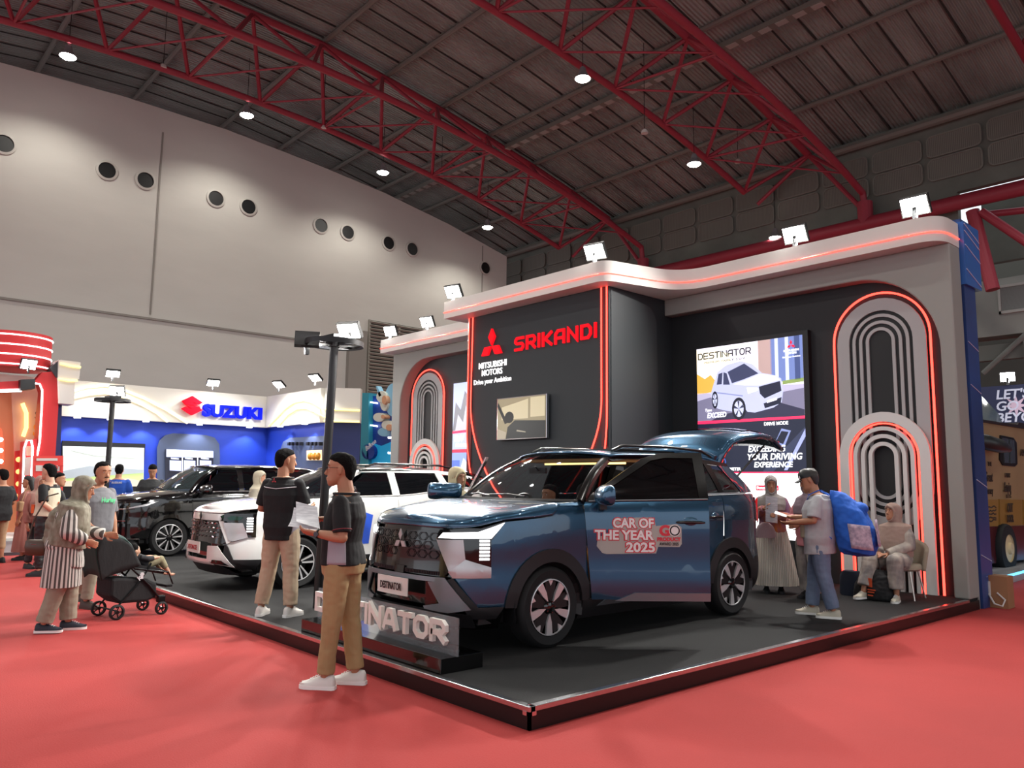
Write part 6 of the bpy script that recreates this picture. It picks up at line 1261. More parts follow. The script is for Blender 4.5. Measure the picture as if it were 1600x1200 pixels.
sheet('long white list held up by the woman in the pleated skirt', [V((-.08, .30, 1.28)), V((.07, .33, 1.30)), V((.08, .34, .96)), V((-.07, .31, .94))], PAPER, loc=(-1.95, 6.35, H), rz=R_(-150))
tbk2 = thing('tote_bag', 'pinkish grey rounded tote bag on the arm of the woman in the pleated skirt', 'bag', (-1.90, 6.09, H+.74), R_(40)); MB().rings([ringp(V((0, 0, z)), V((1, 0, 0)), V((0, 1, 0)), w_, .04, 18, 3) for z, w_ in ((0, .12), (.02, .135), (.09, .13), (.16, .10), (.20, .05))]).obj('bag_body', fabric('mauve_cloth', '#a58e93'), tbk2, 60); MB().tube([(-.1, 0, .2), (-.08, 0, .36), (.06, 0, .36), (.09, 0, .2)], .008, 6).obj('handle', MATS['mauve_cloth'], tbk2)
t7_, a7 = person('woman in mauve headscarf and pink jacket between the skirted woman and the capped man', (-1.32, 6.2, H), R_(165), 1.58, dict(face=(-.3, .9, -.25), headup=(0, .1, 1), elR=(.14, .03, .64), wrR=(.05, .17, .62), elL=(-.14, .02, .64), wrL=(-.05, .17, .60)),
    dict(fem=True, shirt=PINK, sleeve='long', sw=1.25, loose=.03, hem=.10, trousers=FLOR, legw=1.5, shoe=MATS['dark_shoe'], hair='hijab', hijab=fabric('mauve_headscarf', '#85727c', .4), drape=.12), vox=.0075)
MB().rings([ringp(V((0, y, z)), V((1, 0, 0)), V((0, 1, 0)), w_, .02, 14) for y, z, w_ in ((.10, 1.28, .03), (.125, 1.15, .045), (.13, .98, .05))]).obj('inner_top', BLACK, t7_, 60)
TAUPE = fabric('taupe_headscarf', '#a58f83', .4)
t8_, a8 = person('seated woman in taupe headscarf and floral satin tunic resting her hands on a bag', (-.66, 7.22, H), R_(180), 1.58, dict(
    pelvis=(0, 0, .315), waist=(0, .0, .395), chest=(0, .01, .50), neck=(0, .015, .605), head=(0, .035, .700), face=(.35, .93, .12), shR=(.093, .01, .58), shL=(-.093, .01, .58), elR=(.135, .06, .43), wrR=(.06, .20, .37), elL=(-.13, .06, .43), wrL=(-.01, .21, .365), hdR=(-.5, .8, -.1), hdL=(.5, .8, -.1), palmR=(0, 0, -1), palmL=(0, 0, -1),
    hpR=(.055, .02, .30), hpL=(-.055, .02, .30), knR=(.10, .27, .315), knL=(-.095, .27, .315), anR=(.13, .36, .06), anL=(-.10, .28, .05), fR=(.2, 1, 0), fL=(-.2, 1, 0)),
    dict(fem=True, shirt=FLOR, sleeve='long', sw=1.35, loose=.035, hem=.02, trousers=FLOR, legw=1.55, crop=.80, shoe=MATS['cream_trainer'], sole=WSOLE, hair='hijab', hijab=TAUPE, drape=.24, dscale=1.1), vox=.0065)
tch = thing('tub_chair', 'cream upholstered tub chair on thin legs under the seated woman', 'chair', (-.64, 7.27, H), R_(180)); CR = fabric('cream_upholstery', '#a39a86', .2)
MB().rings([ringp(V((0, .02, z)), V((1, 0, 0)), V((0, 1, 0)), w_, w_*.9, 24, 2.6) for z, w_ in ((.36, .22), (.38, .25), (.43, .25), (.45, .23))]).obj('seat', CR, tch, 50)
def tub(a, k): th = rad(-15-150*a) ; rr_ = .27+.05*k; return V((rr_*cos(th), .0+rr_*.92*sin(th), .36+(.27+.13*sin(pi*a))*k))
gridmesh(tub, 20, 8, 'backrest', CR, tch, th=.05)
for x, y in ((.19, .16), (-.19, .16), (.17, -.17), (-.17, -.17)): MB().cyl((x*.9, y*.9, .37), (x*1.25, y*1.25, 0), .013, .009, 8).obj('leg', mat('pale_metal_leg', '#c9bfb6', .3, .6), tch)
tbg = thing('shopping_bag', 'big black bag with orange print standing before the seated woman', 'bag', (-.80, 6.80, H), R_(-12)); mb = MB()
mb.rings([ringp(V((dx, 0, z)), V((1, 0, 0)), V((0, 1, 0)), w_, d_, 24, 2.6) for z, w_, d_, dx in ((0, .25, .13, 0), (.03, .27, .15, 0), (.16, .26, .14, 0), (.30, .20, .10, .02), (.38, .12, .05, .03))]); fin(mb.obj('bag_body', fabric('black_bag_cloth', '#17181a', .5), tbg), .009, 3, .5, .012, 9)
for dx in (0, .05): MB().tube([(-.06+dx, -.04, .34), (-.02+dx, -.02, .50), (.04+dx, .0, .52), (.09+dx, -.03, .34)], .007, 6).obj('handle', STRAPM, tbg)
mb = MB(); mb.box((.03, -.155, .17), (.09, -.145, .28)).box((.03, -.16, .13), (.14, -.15, .145)).box((.03, -.16, .10), (.12, -.15, .115)).box((.03, -.16, .06), (.10, -.15, .075)); mb.obj('orange_print', mat('orange_print', '#c8502a', .6), tbg)
tb2 = thing('navy_bag', 'dark navy bag with pale trim left of the black shopping bag', 'bag', (-1.16, 6.95, H), R_(0)); MB().rings([ringp(V((0, 0, z)), V((1, 0, 0)), V((0, 1, 0)), w_, .09, 20, 3) for z, w_ in ((0, .13), (.02, .15), (.25, .14), (.32, .10))]).obj('bag_body', fabric('navy_cloth', '#1c2638'), tb2, 60)
# ------------------------------------------------------------------ people farther away
CREAM = fabric('cream_headscarf', '#c9bd98', .4); ORANGE = fabric('mustard_dress', '#c98a34', .5, 9, col2='#a86a22', vs=6)
t9_, a9 = person('woman in cream headscarf standing at the far open door of the blue car', (-3.35, 1.95, H), R_(-60), 1.60, dict(face=(.4, .8, -.1), wrL=(-.06, .16, .60), elL=(-.13, .03, .63)), dict(fem=True, shirt=CREAM, sleeve='long', sw=1.3, loose=.03, hem=.15, trousers=BLACK, shoe=MATS['dark_shoe'], hair='hijab', hijab=CREAM, drape=.26, dscale=1.1), vox=.009)
def sitter(label, loc, rz, o_, hh=1.55, face=(0, 1, 0)):
    return person(label, loc, rz, hh, dict(pelvis=(0, 0, .315), waist=(0, .0, .395), chest=(0, -.03, .50), neck=(0, -.03, .605), head=(0, -.01, .700), face=face, shR=(.093, -.03, .58), shL=(-.093, -.03, .58), elR=(.135, .04, .44), wrR=(.08, .17, .42), elL=(-.13, .04, .44), wrL=(-.08, .17, .42),
        hpR=(.055, .02, .30), hpL=(-.055, .02, .30), knR=(.08, .26, .33), knL=(-.08, .26, .33), anR=(.08, .38, .12), anL=(-.08, .38, .12)), o_, vox=.009)
sitter('woman in mustard dress and tan headscarf sitting inside the blue car', (-1.74, 2.70, H+.16), R_(-178), dict(fem=True, shirt=ORANGE, sleeve='long', sw=1.3, loose=.03, trousers=ORANGE, legw=1.5, hair='hijab', hijab=fabric('tan_headscarf', '#8a7358', .4), drape=.18), face=(.2, 1, -.1))
sitter('man in dark cap sitting behind the wheel of the blue car', (-2.52, 2.62, H+.16), R_(180), dict(shirt=fabric('dark_shirt', '#1c2226'), sleeve='short', trousers=BLACK, hair='short'), 1.62)
person('woman in pale headscarf standing between the black and white cars', (-9.2, 2.2, H), R_(-40), 1.58, dict(face=(.3, 1, 0)), dict(fem=True, shirt=fabric('pale_tunic', '#8f887a'), sleeve='long', sw=1.3, loose=.03, hem=.15, trousers=BLACK, shoe=MATS['dark_shoe'], hair='hijab', hijab=fabric('pale_headscarf', '#a9a08c', .4), drape=.2), vox=.01)
VEST = fabric('cream_vest', '#cfc6ae', .4)
t10, a10 = person('man in cream and orange vest over a black shirt with hands behind his back', (-10.9, -.62), R_(140), 1.80, dict(face=(.2, .9, .05), elR=(.15, -.05, .64), wrR=(.03, -.12, .53), elL=(-.15, -.05, .64), wrL=(-.02, -.12, .54), hdR=(-1, -.2, -.1), hdL=(1, -.2, -.1), palmR=(0, -1, 0), palmL=(0, -1, 0)),
    dict(shirt=BLK, trousers=BLACK, shoe=MATS['dark_shoe'], hair='short', loose=.012, hem=.03), vox=.009, skin=SKINL)
mb = MB(); sp = a10['spine']; hh = a10['h']; mb.rings([ringp(c, L, a10['up'].cross(L), w_*hh*s_+.026, d_*hh+.028, 24, 2.6) for (c, L, w_, d_), s_ in zip(sp[1:5], (1, 1, .98, .80))]); fin(mb.obj('vest', VEST, t10), .010, 2, .5, .004)
MB().box((-.16, .12, 1.0), (-.04, .165, 1.14)).obj('orange_pocket', mat('orange_cloth', '#d0571f', .7), t10); MB().box((.02, -.175, 1.06), (.12, -.16, 1.18)).obj('orange_pocket', MATS['orange_cloth'], t10)
DKTEE = fabric('black_tshirt', '#17181b')
person('person in black t-shirt and tan shorts cut by the left edge of the photo', (-13.5, -.86), R_(120), 1.72, dict(elR=(.15, .0, .64), wrR=(.12, .12, .56), elL=(-.15, 0, .64), wrL=(-.13, .12, .56)), dict(shirt=DKTEE, trousers=fabric('tan_shorts', '#a88a6a'), crop=-.15 if False else .02, shoe=MATS['dark_shoe'], hair='short', loose=.035, sw=1.15), vox=.010)
LH = mat('long_hair', '#120f0e', .6)
t11, a11 = person('long haired woman in dusty pink dress with a tan bag near the left edge', (-13.9, -.35), R_(150), 1.60, dict(), dict(fem=True, shirt=fabric('dusty_pink', '#a06a60'), sleeve='short', skirt=(MATS['dusty_pink'], .62, .10, .10, .15), shoe=MATS['dark_shoe'], hair='short', hairm=LH, loose=.02), vox=.010)
mb = MB(); mb.rings([ringp(V((0, y, z)), V((1, 0, 0)), V((0, 1, 0)), w_, d_, 16) for y, z, w_, d_ in ((-.03, 1.52, .075, .07), (-.07, 1.42, .09, .06), (-.10, 1.3, .09, .045), (-.11, 1.15, .06, .03))]); mb.obj('long_hair', LH, t11, 60)
tbb = thing('tan_bag', 'tan shoulder bag on the woman in the dusty pink dress', 'bag', (-13.72, -.50, .92)); MB().box((-.10, -.05, 0), (.10, .05, .2)).obj('bag_body', mat('tan_leather', '#a3805c', .5), tbb, bev=.03); MB().tube([(-.08, 0, .18), (0, .1, .5), (.08, 0, .18)], .007, 5).obj('strap', MATS['tan_leather'], tbb)
t12, a12 = person('man in bright blue uniform shirt seen from behind beyond the black car', (-14.0, 1.28, H), R_(60), 1.72, dict(face=(-.2, 1, 0), wrR=(.08, .15, .62), wrL=(-.08, .15, .62), elR=(.14, .02, .64), elL=(-.14, .02, .64)), dict(shirt=fabric('uniform_blue', '#1f4fae'), trousers=BLACK, shoe=MATS['dark_shoe'], hair='short'), vox=.010)
text('shirt_lettering', 'SUZUKI', .05, WHT, t12, (-.09, -.14, 1.32), (1, 0, 0), (0, 0, 1), depth=.003, bold=.03, fitw=.2)
person('heavy man in dark grey t-shirt looking down at his phone beyond the black car', (-13.66, 1.85, H), R_(-110), 1.73, dict(face=(0, .9, -.4), headup=(0, .5, 1), head=(0, .04, .915), wrR=(.04, .17, .655), wrL=(-.04, .17, .655), elR=(.16, .03, .62), elL=(-.16, .03, .62)), dict(shirt=fabric('charcoal_tshirt', '#2d2f31'), trousers=BLACK, shoe=MATS['dark_shoe'], hair='short', girth=1.35, loose=.03), vox=.010)
person('dark haired visitor half hidden behind the man in the grey t-shirt', (-11.6, .0-.35), R_(-30), 1.66, dict(), dict(shirt=DKTEE, trousers=BLACK, shoe=MATS['dark_shoe'], hair='short'), vox=.011)
person('visitor in dusty rose headscarf half hidden behind the leaning woman', (-12.2, -.50), R_(-60), 1.60, dict(face=(.3, 1, 0)), dict(fem=True, shirt=MATS['dusty_pink'], sleeve='long', trousers=BLACK, shoe=MATS['dark_shoe'], hair='hijab', hijab=fabric('rose_headscarf', '#a98478', .4), drape=.2), vox=.011)
# ================================================================== NEIGHBOURING BOOTHS
def mp(pts, ax, val): return [at(x, y, ax, val) for x, y in pts]
def slab(name, m, P, d, par, **k): mb = MB(); mb.prism(P, d); return mb.obj(name, m, par, **k)
# ------------------------------------------------------------------ white and blue booth beyond the cars
SX = -21.0; Z1, Z0 = 4.30, 3.28
SB_ = mat('booth_cobalt', '#1e3fb4', .5); SW_ = mat('booth_white', '#dcdad0', .55); SN = mat('booth_navy', '#17265e', .5); SG = mat('alcove_slate', '#4a5670', .5)
IV = mat('ivory_light_line', '#fff0c0', .4, emit=1.3, ecol=(1, .85, .5, 1)); YL = mat('amber_light_line', '#ffe070', .4, emit=1.6, ecol=(1, .78, .25, 1))
tS = thing('blue_white_booth', 'white topped cobalt blue exhibition booth far behind the black car', 'exhibition booth')
C0 = V((SX, 7.68, 0)); C1 = at(510, 607, 2, Z1); C1.z = 0; C2 = at(565, 608, 2, Z1); C2.z = 0; L0 = V((SX, -1.0, 0))
def wallseg(a, b_, z0, z1, th, m, name, out=0):
    d_ = (b_-a).normalized(); n = V((d_.y, -d_.x, 0)); o = n*out
    return slab(name, m, [a+o+V((0, 0, z0)), b_+o+V((0, 0, z0)), b_+o+V((0, 0, z1)), a+o+V((0, 0, z1))], n*-th, tS)
for a, b_ in ((L0, C0), (C0, C1), (C1, C2)):
    wallseg(a, b_, 0, Z0, .2, SB_ if b_ is not C2 else SN, 'back_wall'); wallseg(a, b_, Z0, Z1, .35, SW_, 'fascia', .18)
MB().box((SX-2, -1, 0), (SX+6, 9.2, .06)).obj('booth_floor', mat('booth_floor_grey', '#54565c', .5), tS)
def onmain(pts, off=.2): return [at(x, y, 0, SX+off) for x, y in pts]
dC = (C1-C0).normalized(); nC = V((dC.y, -dC.x, 0))
def onside(px, py, off=.2):
    o = CAM; d_ = fw+RT*((px-800)/FPX)-UP*((py-600)/FPX); p0 = C0+nC*off; t = (p0-o).dot(nC)/d_.dot(nC); return o+d_*t
for pts in ([(112, 612), (135, 605), (165, 602), (195, 610), (225, 622), (260, 640), (293, 661)], [(112, 622), (140, 616), (165, 614), (195, 621), (222, 632), (245, 645), (262, 659)]):
    MB().tube(onmain(pts, .20), .04, 6).obj('light_line', IV, tS)
for pts in ([(420, 666), (435, 650), (448, 637), (460, 629), (475, 626), (490, 631), (505, 639)], [(434, 667), (450, 648), (465, 639), (478, 638), (492, 644), (508, 652)]):
    MB().tube([onside(x, y, .20) for x, y in pts], .022, 6).obj('light_line', YL, tS)
dE = (C2-C1).normalized(); nE = V((dE.y, -dE.x, 0))
for z in (3.66, 3.32): MB().tube([C1+nE*.2+V((0, 0, z)), C2+nE*.2+V((0, 0, z-.02))], .022, 6).obj('light_line', YL, tS)
# letters and emblem
LB = mat('sign_blue', '#0a14c8', .9, spec=.05, emit=.5, ecol=(.01, .02, .85, 1)); LR = mat('sign_red', '#e00c20', .9, spec=.05, emit=.5, ecol=(1, .01, .03, 1))
R_, U_ = V((0, 1, 0)), V((0, 0, 1)); p0 = at(315, 648, 0, SX+.2); p1 = at(408, 648, 0, SX+.2); hh_ = at(315, 632, 0, SX+.2).z-p0.z
text('lettering', 'SUZUKI', .50, LB, tS, (SX+.2, p0.y, p0.z-.02), (0, 1, 0), (0, 0, 1), depth=.10, bold=.045, fitw=p1.y-p0.y)
q = at(299, 634, 0, SX+.2); s_ = .32
for sg in (1, -1): slab('emblem', LR, [V((SX+.2, q.y+sg*a*s_, q.z+sg*b_*s_)) for a, b_ in ((-.05, 1.02), (.95, .45), (.45, .22), (-.05, .42), (-.55, .22), (-.95, -.02), (.3, -.3), (.05, .0), (-.85, .45))], (.10, 0, 0), tS) if False else None
for P_ in ([(-.02, .98), (.98, .38), (.62, .16), (-.06, .40), (.55, .02), (-.62, .05), (-.95, .42)], [(.02, -.98), (-.98, -.38), (-.62, -.16), (.06, -.40), (-.55, -.02), (.62, -.05), (.95, -.42)]):
    slab('emblem', LR, [V((SX+.2, q.y+a*s_, q.z+b_*s_*.95)) for a, b_ in P_], (.10, 0, 0), tS)
# screen, alcoves
def flat(name, c, pts, off, e=0, th=.02): return slab(name, mat('booth_'+c.strip('#'), c, .5, emit=e), onmain(pts, off), (.012, 0, 0), tS)
MB().box((SX, at(96, 700, 0, SX).y, 1.0), (SX+.05, at(226, 700, 0, SX).y, 2.6)).obj('screen_frame', BLACK, tS)
flat('screen', '#cfd8cf', [(98, 697), (225, 700), (224, 760), (98, 760)], .06, .45); flat('screen', '#e6ebe6', [(110, 703), (180, 700), (220, 706), (215, 716), (150, 712)], .075, .5); flat('screen', '#a9c07a', [(98, 745), (224, 738), (224, 760), (98, 760)], .075, .8); flat('screen', '#8f979b', [(98, 736), (140, 728), (224, 734), (224, 739), (98, 748)], .09, .8)
flat('screen', '#b3ab97', [(98, 752), (200, 747), (224, 752), (224, 760), (98, 760)], .09, .8)
al = [(245, 800), (245, 700), (249, 688), (258, 680), (270, 677), (322, 680), (335, 684), (342, 694), (343, 710), (343, 800)]
slab('alcove', SG, onmain(al, .03), (.03, 0, 0), tS)
flat('product_chart', '#1c2030', [(258, 702), (333, 705), (333, 750), (258, 750)], .08, .1); flat('product_chart', '#c9d2f2', [(260, 702), (333, 705), (333, 715), (260, 714)], .10, .9)
for x0 in (265, 287, 312): flat('product_chart', '#aab4da', [(x0, 719), (x0+18, 720), (x0+18, 736), (x0, 735)], .10, .8); flat('product_chart', '#dfe4f6', [(x0+2, 715), (x0+14, 716), (x0+14, 718), (x0+2, 717)], .11, .9)
for x0 in (284, 308): flat('product_chart', '#e8ebf6', [(x0, 714), (x0+1.5, 714), (x0+1.5, 748), (x0, 748)], .11, .8)
als = [(440, 740), (440, 700), (444, 690), (455, 684), (510, 681), (510, 740)]
slab('alcove', SG, [onside(x, y, .03) for x, y in als], nC*.03, tS)
slab('shelf_light', mat('shelf_warm', '#ffdca8', .5, emit=.9), [onside(x, y, .08) for x, y in [(480, 704), (503, 703), (503, 719), (480, 719)]], nC*.02, tS)
for k in range(3): MB().ell(onside(485+k*6, 713, .14), (.09, .09, .11), 10, 8).obj('amber_product', mat('amber_item', '#c98a28', .4), tS)
mb = MB()
for x in (453, 458, 464, 470, 482, 488, 494, 500): p = onside(x, 693.5, .15); mb.box(tuple(p-V((.06, .06, .05))), tuple(p+V((.06, .06, .05))))
mb.obj('spotlight_rail', BLACK, tS)
for x in (120, 172, 228, 312, 390): p = at(x, 660, 0, SX+.35); p.z = Z0-.02; MB().cyl(p, p-V((0, 0, .03)), .09, n=12).obj('downlight', WHITELED, tS); lamp('SPOT', p-V((0, 0, .06)), 60, (.75, .8, 1), p+V((-.3, 0, -3)), .08, 110)
for x, y in ((438, 666), (476, 663)): p = onside(x, y, .35); p.z = Z0-.02; MB().cyl(p, p-V((0, 0, .03)), .09, n=12).obj('downlight', WHITELED, tS); lamp('SPOT', p-V((0, 0, .06)), 60, (.75, .8, 1), p-nC*.3+V((0, 0, -3)), .08, 110)
for i, (x, y, on) in enumerate(((176, 590, 0), (333, 603, 0), (435, 608, 1), (492, 598, 1))):
    p = (at(x, y, 0, SX+.5) if not on else onside(x, y, .5)); flood((p.x, p.y, Z1+.02), (p.x+3 if not on else p.x+1, p.y-(.5 if not on else 3), 0), 'bright floodlight on the white top of the blue booth, '+['above its left end', 'above the red emblem', 'right of the inner corner', 'near its right end'][i], 90)
MB().box((SX-.0, 3.4, .06), (SX+.9, 5.2, 1.0)).obj('counter', WHITE, tS)
# ------------------------------------------------------------------ red booth at the left edge
RX = -19.6; RD = mat('booth_red', '#c2262a', .5); OR = mat('booth_orange_interior', '#e0966a', .6); PK = mat('booth_peach', '#e3b79f', .6)
tR = thing('red_booth', 'red exhibition booth with white light lines and a striped drum at the left edge', 'exhibition booth')
def onR(pts, off=0): return [at(x, y, 0, RX+off) for x, y in pts]
def fR(name, m, pts, off, th=.06): return slab(name, m, onR(pts, off), (-th, 0, 0), tR)
c = at(22, 550, 0, RX-.6); r_ = (at(80, 550, 0, RX-.6).y-c.y); zt_, zb_ = at(22, 524, 0, RX-.6).z, at(22, 578, 0, RX-.6).z
MB().lathe([(.01, zb_), (r_, zb_), (r_, zt_), (.01, zt_)], (c.x, c.y, 0), 'Z', 48).obj('drum', RD, tR, 40)
for k in range(4): z = zt_-.10-(zt_-zb_-.16)*k/3; MB().tube([(c.x+(r_+.01)*cos(a*pi/24), c.y+(r_+.01)*sin(a*pi/24), z) for a in range(48)], .018, 6, closed=True).obj('light_line', WHITELED, tR)
fR('interior_wall', OR, [(-60, 612), (30, 612), (62, 640), (62, 840), (-60, 840)], -1.2); fR('interior_wall', PK, [(18, 612), (66, 600), (66, 820), (32, 840), (22, 700)], -.9)
fR('beam', RD, [(-60, 600), (45, 594), (45, 608), (-60, 614)], .1, .5); fR('light_line', WHITELED, [(-60, 611), (34, 607), (34, 612), (-60, 616)], .13, .04)
pl_ = [(66, 582), (88, 580), (92, 600), (91, 640), (86, 720), (80, 840), (48, 840), (56, 740), (62, 650), (66, 612), (62, 600), (54, 596)]
fR('pillar', RD, pl_, .15, .5); MB().tube(onR([(55, 599), (62, 600), (66, 610), (65, 640), (62, 690), (58, 712)], .19), .024, 6).obj('light_line', WHITELED, tR)
fR('pillar_side', mat('booth_blue_edge', '#1a2560', .5), [(88, 630), (97, 632), (94, 720), (94, 800), (86, 800), (86, 710)], -.1, .4)
fR('drum_bracket', BLACK, [(32, 593), (55, 592), (55, 607), (32, 610)], .35, .4); fR('drum_bracket', mat('dark_grey_box', '#3a3b40', .5), [(78, 575), (94, 561), (94, 590), (88, 590)], .2, .5)
fR('white_box', WHITE, [(92, 562), (126, 566), (124, 592), (117, 594), (116, 632), (93, 630), (91, 590)], .3, .7); MB().tube(onR([(94, 568), (110, 572), (126, 574)], .33), .03, 6).obj('light_line', YL, tR); MB().tube(onR([(91, 592), (106, 595), (121, 595)], .33), .03, 6).obj('light_line', YL, tR)
MB().tube(onR([(35, 630), (41, 645), (41, 668), (36, 682)], -.8), .05, 6).obj('light_line', YL, tR)
text('lettering', 'SETI', .28, mat('ink_brown', '#5b3a30', .5), tR, at(54, 654, 0, RX-.55), (0, 1, 0), (0, 0, 1), depth=.02, fitw=.42); text('lettering', 'SMA', .42, mat('amber_letter', '#e38a20', .5, emit=.3), tR, at(51, 680, 0, RX-.55), (0, 1, 0), (0, 0, 1), depth=.02, bold=.03, fitw=.55)
fR('red_counter', RD, [(38, 690), (58, 685), (54, 835), (30, 835)], .3, .5); MB().tube(onR([(33, 838), (38, 700), (42, 688), (49, 688), (51, 700), (46, 836)], .33), .025, 6).obj('light_line', WHITELED, tR)
fR('leaflet_rack', WHITE, [(39, 715), (48, 714), (47, 742), (38, 743)], .4, .05); fR('leaflet_rack', PK, [(42, 697), (49, 697), (49, 712), (42, 712)], .4, .05); fR('leaflet_rack', PK, [(39, 745), (46, 745), (45, 770), (38, 770)], .4, .05)
for k in range(4): MB().ell(at(30, 718+k*19, 0, RX-.2), (.07, .08, .07), 10, 8).obj('bulb', mat('bulb_orange', '#ffb060', .4, emit=1.3, ecol=(1, .45, .15, 1)), tR)
fR('bulb_board', RD, [(24, 705), (36, 703), (30, 782), (22, 783)], -.35, .1); fR('glow_panel', mat('glow_red', '#ff4020', .4, emit=1.2, ecol=(1, .08, .03, 1)), [(-20, 668), (2, 670), (6, 690), (6, 725), (-20, 725)], -.6, .1)
for k in range(3): MB().ell(at(1, 687+k*17, 0, RX-.45), (.06, .06, .06), 10, 8).obj('bulb', WHITELED, tR)
# leaning red board
fR('red_board', mat('board_red', '#d03a34', .5, emit=.12), [(52, 712), (99, 712), (98, 770), (50, 772)], 1.0, .06); fR('board_patch', WHITE, [(57, 716), (90, 716), (90, 720), (57, 720)], 1.02, .01); fR('board_patch', WHITE, [(56, 727), (94, 727), (94, 736), (56, 736)], 1.02, .01)
text('lettering', 'SPOT', .19, mat('board_letter', '#c22a26', .5), tR, at(66, 735, 0, RX+1.03), (0, 1, 0), (0, 0, 1), depth=.01, bold=.03)
MB().tube(onR([(54, 768), (52, 800), (49, 836)], .6), .03, 6).obj('light_line', WHITELED, tR)
MB().box((RX-3, c.y-4, 0), (RX+1.2, at(60, 835, 0, RX).y, .12)).obj('booth_floor', WHITE, tR)
t = thing('water_bottles', 'clear plastic bottles standing in a box by the red counter', 'bottle box', at(40, 832, 0, RX+.9)); t.location.z = .12
MB().box((-.15, -.15, 0), (.15, .2, .28)).obj('box', mat('clear_plastic', '#c9d3da', .2, alpha=.6), t); 
for k in range(3): MB().cyl((.0, -.08+k*.09, .28), (.0, -.08+k*.09, .40), .03, .015, 8).obj('bottle_neck', mat('bottle_plastic', '#d5dee6', .15, alpha=.7), t)
flood(tuple(at(44, 583, 0, RX+.4)), (RX+8, 2, 0), 'bright floodlight under the striped drum of the red booth', 60); 
# ------------------------------------------------------------------ teal booth with rounded shapes behind the stage
BY = 13.2; tB = thing('teal_booth', 'teal and deep blue booth with pale rounded shapes left of the stage arch', 'exhibition booth')
TE = mat('booth_teal', '#2d93a8', .5); DB = mat('booth_deep_blue', '#0f3fa0', .5, var=.3, vscale=1.2); CY = mat('booth_cyan', '#19a7dd', .5, emit=.15); PB = mat('pale_blue_shape', '#8cc4e0', .55); PC = mat('pale_cream_shape', '#dfe3d4', .55); PO = mat('peach_shape', '#d9a27c', .6)
def onB(pts, off=0): return [at(x, y, 1, BY-off) for x, y in pts]
def fB(name, m, pts, off, th=.1): return slab(name, m, onB(pts, off), (0, th, 0), tB)
fB('pillar', TE, [(563, 614), (576, 614), (575, 860), (558, 860)], .2, .6); fB('back_panel', DB, [(574, 618), (640, 622), (640, 860), (572, 860)], 0, .2); fB('cyan_panel', CY, [(575, 690), (595, 697), (612, 690), (640, 700), (640, 860), (573, 860)], .05, .05)
for y in (627, 663): fB('light_line', WHITELED, [(576, y), (589, y+2), (589, y+4), (576, y+2)], .12, .04)
for y in (676, 682, 706): fB('light_line', WHITELED, [(606, y), (618, y+1), (618, y+4), (606, y+3)], .2, .04)
def ellB(cx, cy, rx, ry, off, m, n='rounded_shape'): return fB(n, m, [(cx+rx*cos(a*pi/10), cy+ry*sin(a*pi/10)) for a in range(20)], off, .25)
ellB(614, 625, 13, 26, .5, PB); ellB(596, 620, 8, 9, .6, PC); ellB(600, 630, 6, 12, .58, PC); ellB(592, 652, 9, 7, .62, PC); ellB(605, 664, 9, 7, .6, PC); ellB(600, 675, 10, 7, .58, PB); ellB(608, 668, 5, 5, .7, PO); ellB(598, 651, 3, 3, .7, PO); ellB(600, 625, 3.5, 7, .68, PO)
fB('rounded_shape', PB, [(587, 603), (589, 603), (596, 618), (592, 620)], .6, .2); ellB(595, 738, 14, 10, .3, PO); ellB(575, 706, 10, 12, .2, DB, 'balloon')
text('lettering', 'Balloon', .30, WHT, tB, at(573, 705, 1, BY-.35), (1, 0, .45), (-.45, 0, 1), depth=.02, fitw=.75)
# ------------------------------------------------------------------ old truck and banner right of the stage
VY = 13.2; tV = thing('box_truck', 'tan vintage camper truck covered in black script lettering, right of the stage', 'truck')
TN = mat('truck_tan', '#a98d66', .45, var=.12, vscale=1.5); MR = mat('truck_maroon', '#4a1419', .35); INK = mat('script_ink', '#3a3028', .6); GT = mat('truck_gold', '#9a7436', .4)
vn = V((1, 0, 0)); vdir = V((0, 1, 0))   # side of the truck, facing +x
def onV(px, py, off=0): return at(px, py, 0, -1.35+off)
VP = lambda pts, off=0: [onV(x, y, off) for x, y in pts]
def fV(name, m, pts, off, th=.03): return slab(name, m, VP(pts, off), -vn*th, tV)
fV('body', TN, [(1515, 650), (1535, 656), (1640, 672), (1640, 825), (1515, 838)], 0, 1.9); fV('roof_edge', mat('truck_dark_trim', '#2b2021', .5), [(1515, 652), (1590, 664), (1592, 660), (1640, 668), (1640, 676), (1515, 656)], .04, 1.96)
fV('lower_panel', GT, [(1536, 780), (1560, 781), (1560, 822), (1538, 822)], .03); fV('lower_panel', GT, [(1562, 780), (1597, 781), (1597, 820), (1563, 822)], .03); fV('lower_panel', GT, [(1600, 781), (1640, 781), (1640, 818), (1600, 820)], .03)
fV('skirt', MR, [(1515, 824), (1640, 820), (1640, 873), (1583, 876), (1580, 850), (1574, 838), (1567, 838), (1560, 850), (1556, 880), (1515, 884)], .02, 1.8)
fV('window', BLACK, [(1564, 680), (1584, 684), (1589, 692), (1590, 725), (1586, 729), (1568, 727), (1563, 718)], .03); fV('window_pane', mat('truck_pane', '#4b5354', .1), [(1567, 684), (1576, 686), (1577, 724), (1570, 723)], .05); fV('window_pane', MATS['truck_pane'], [(1578, 686), (1585, 688), (1587, 724), (1579, 724)], .05)
MB().tube([onV(1530, 690, .2), onV(1540, 691, .3), onV(1562, 697, .3), onV(1576, 702, .25)], [.14, .14, .13, .06], 12).obj('rolled_awning', mat('awning_dark', '#24292a', .4), tV, 60)
rv_ = at(1565, 862, 1, 0) if False else onV(1565, 868, .05); wz = .5; wc = onV(1567, 868, 0); wc.z = .46
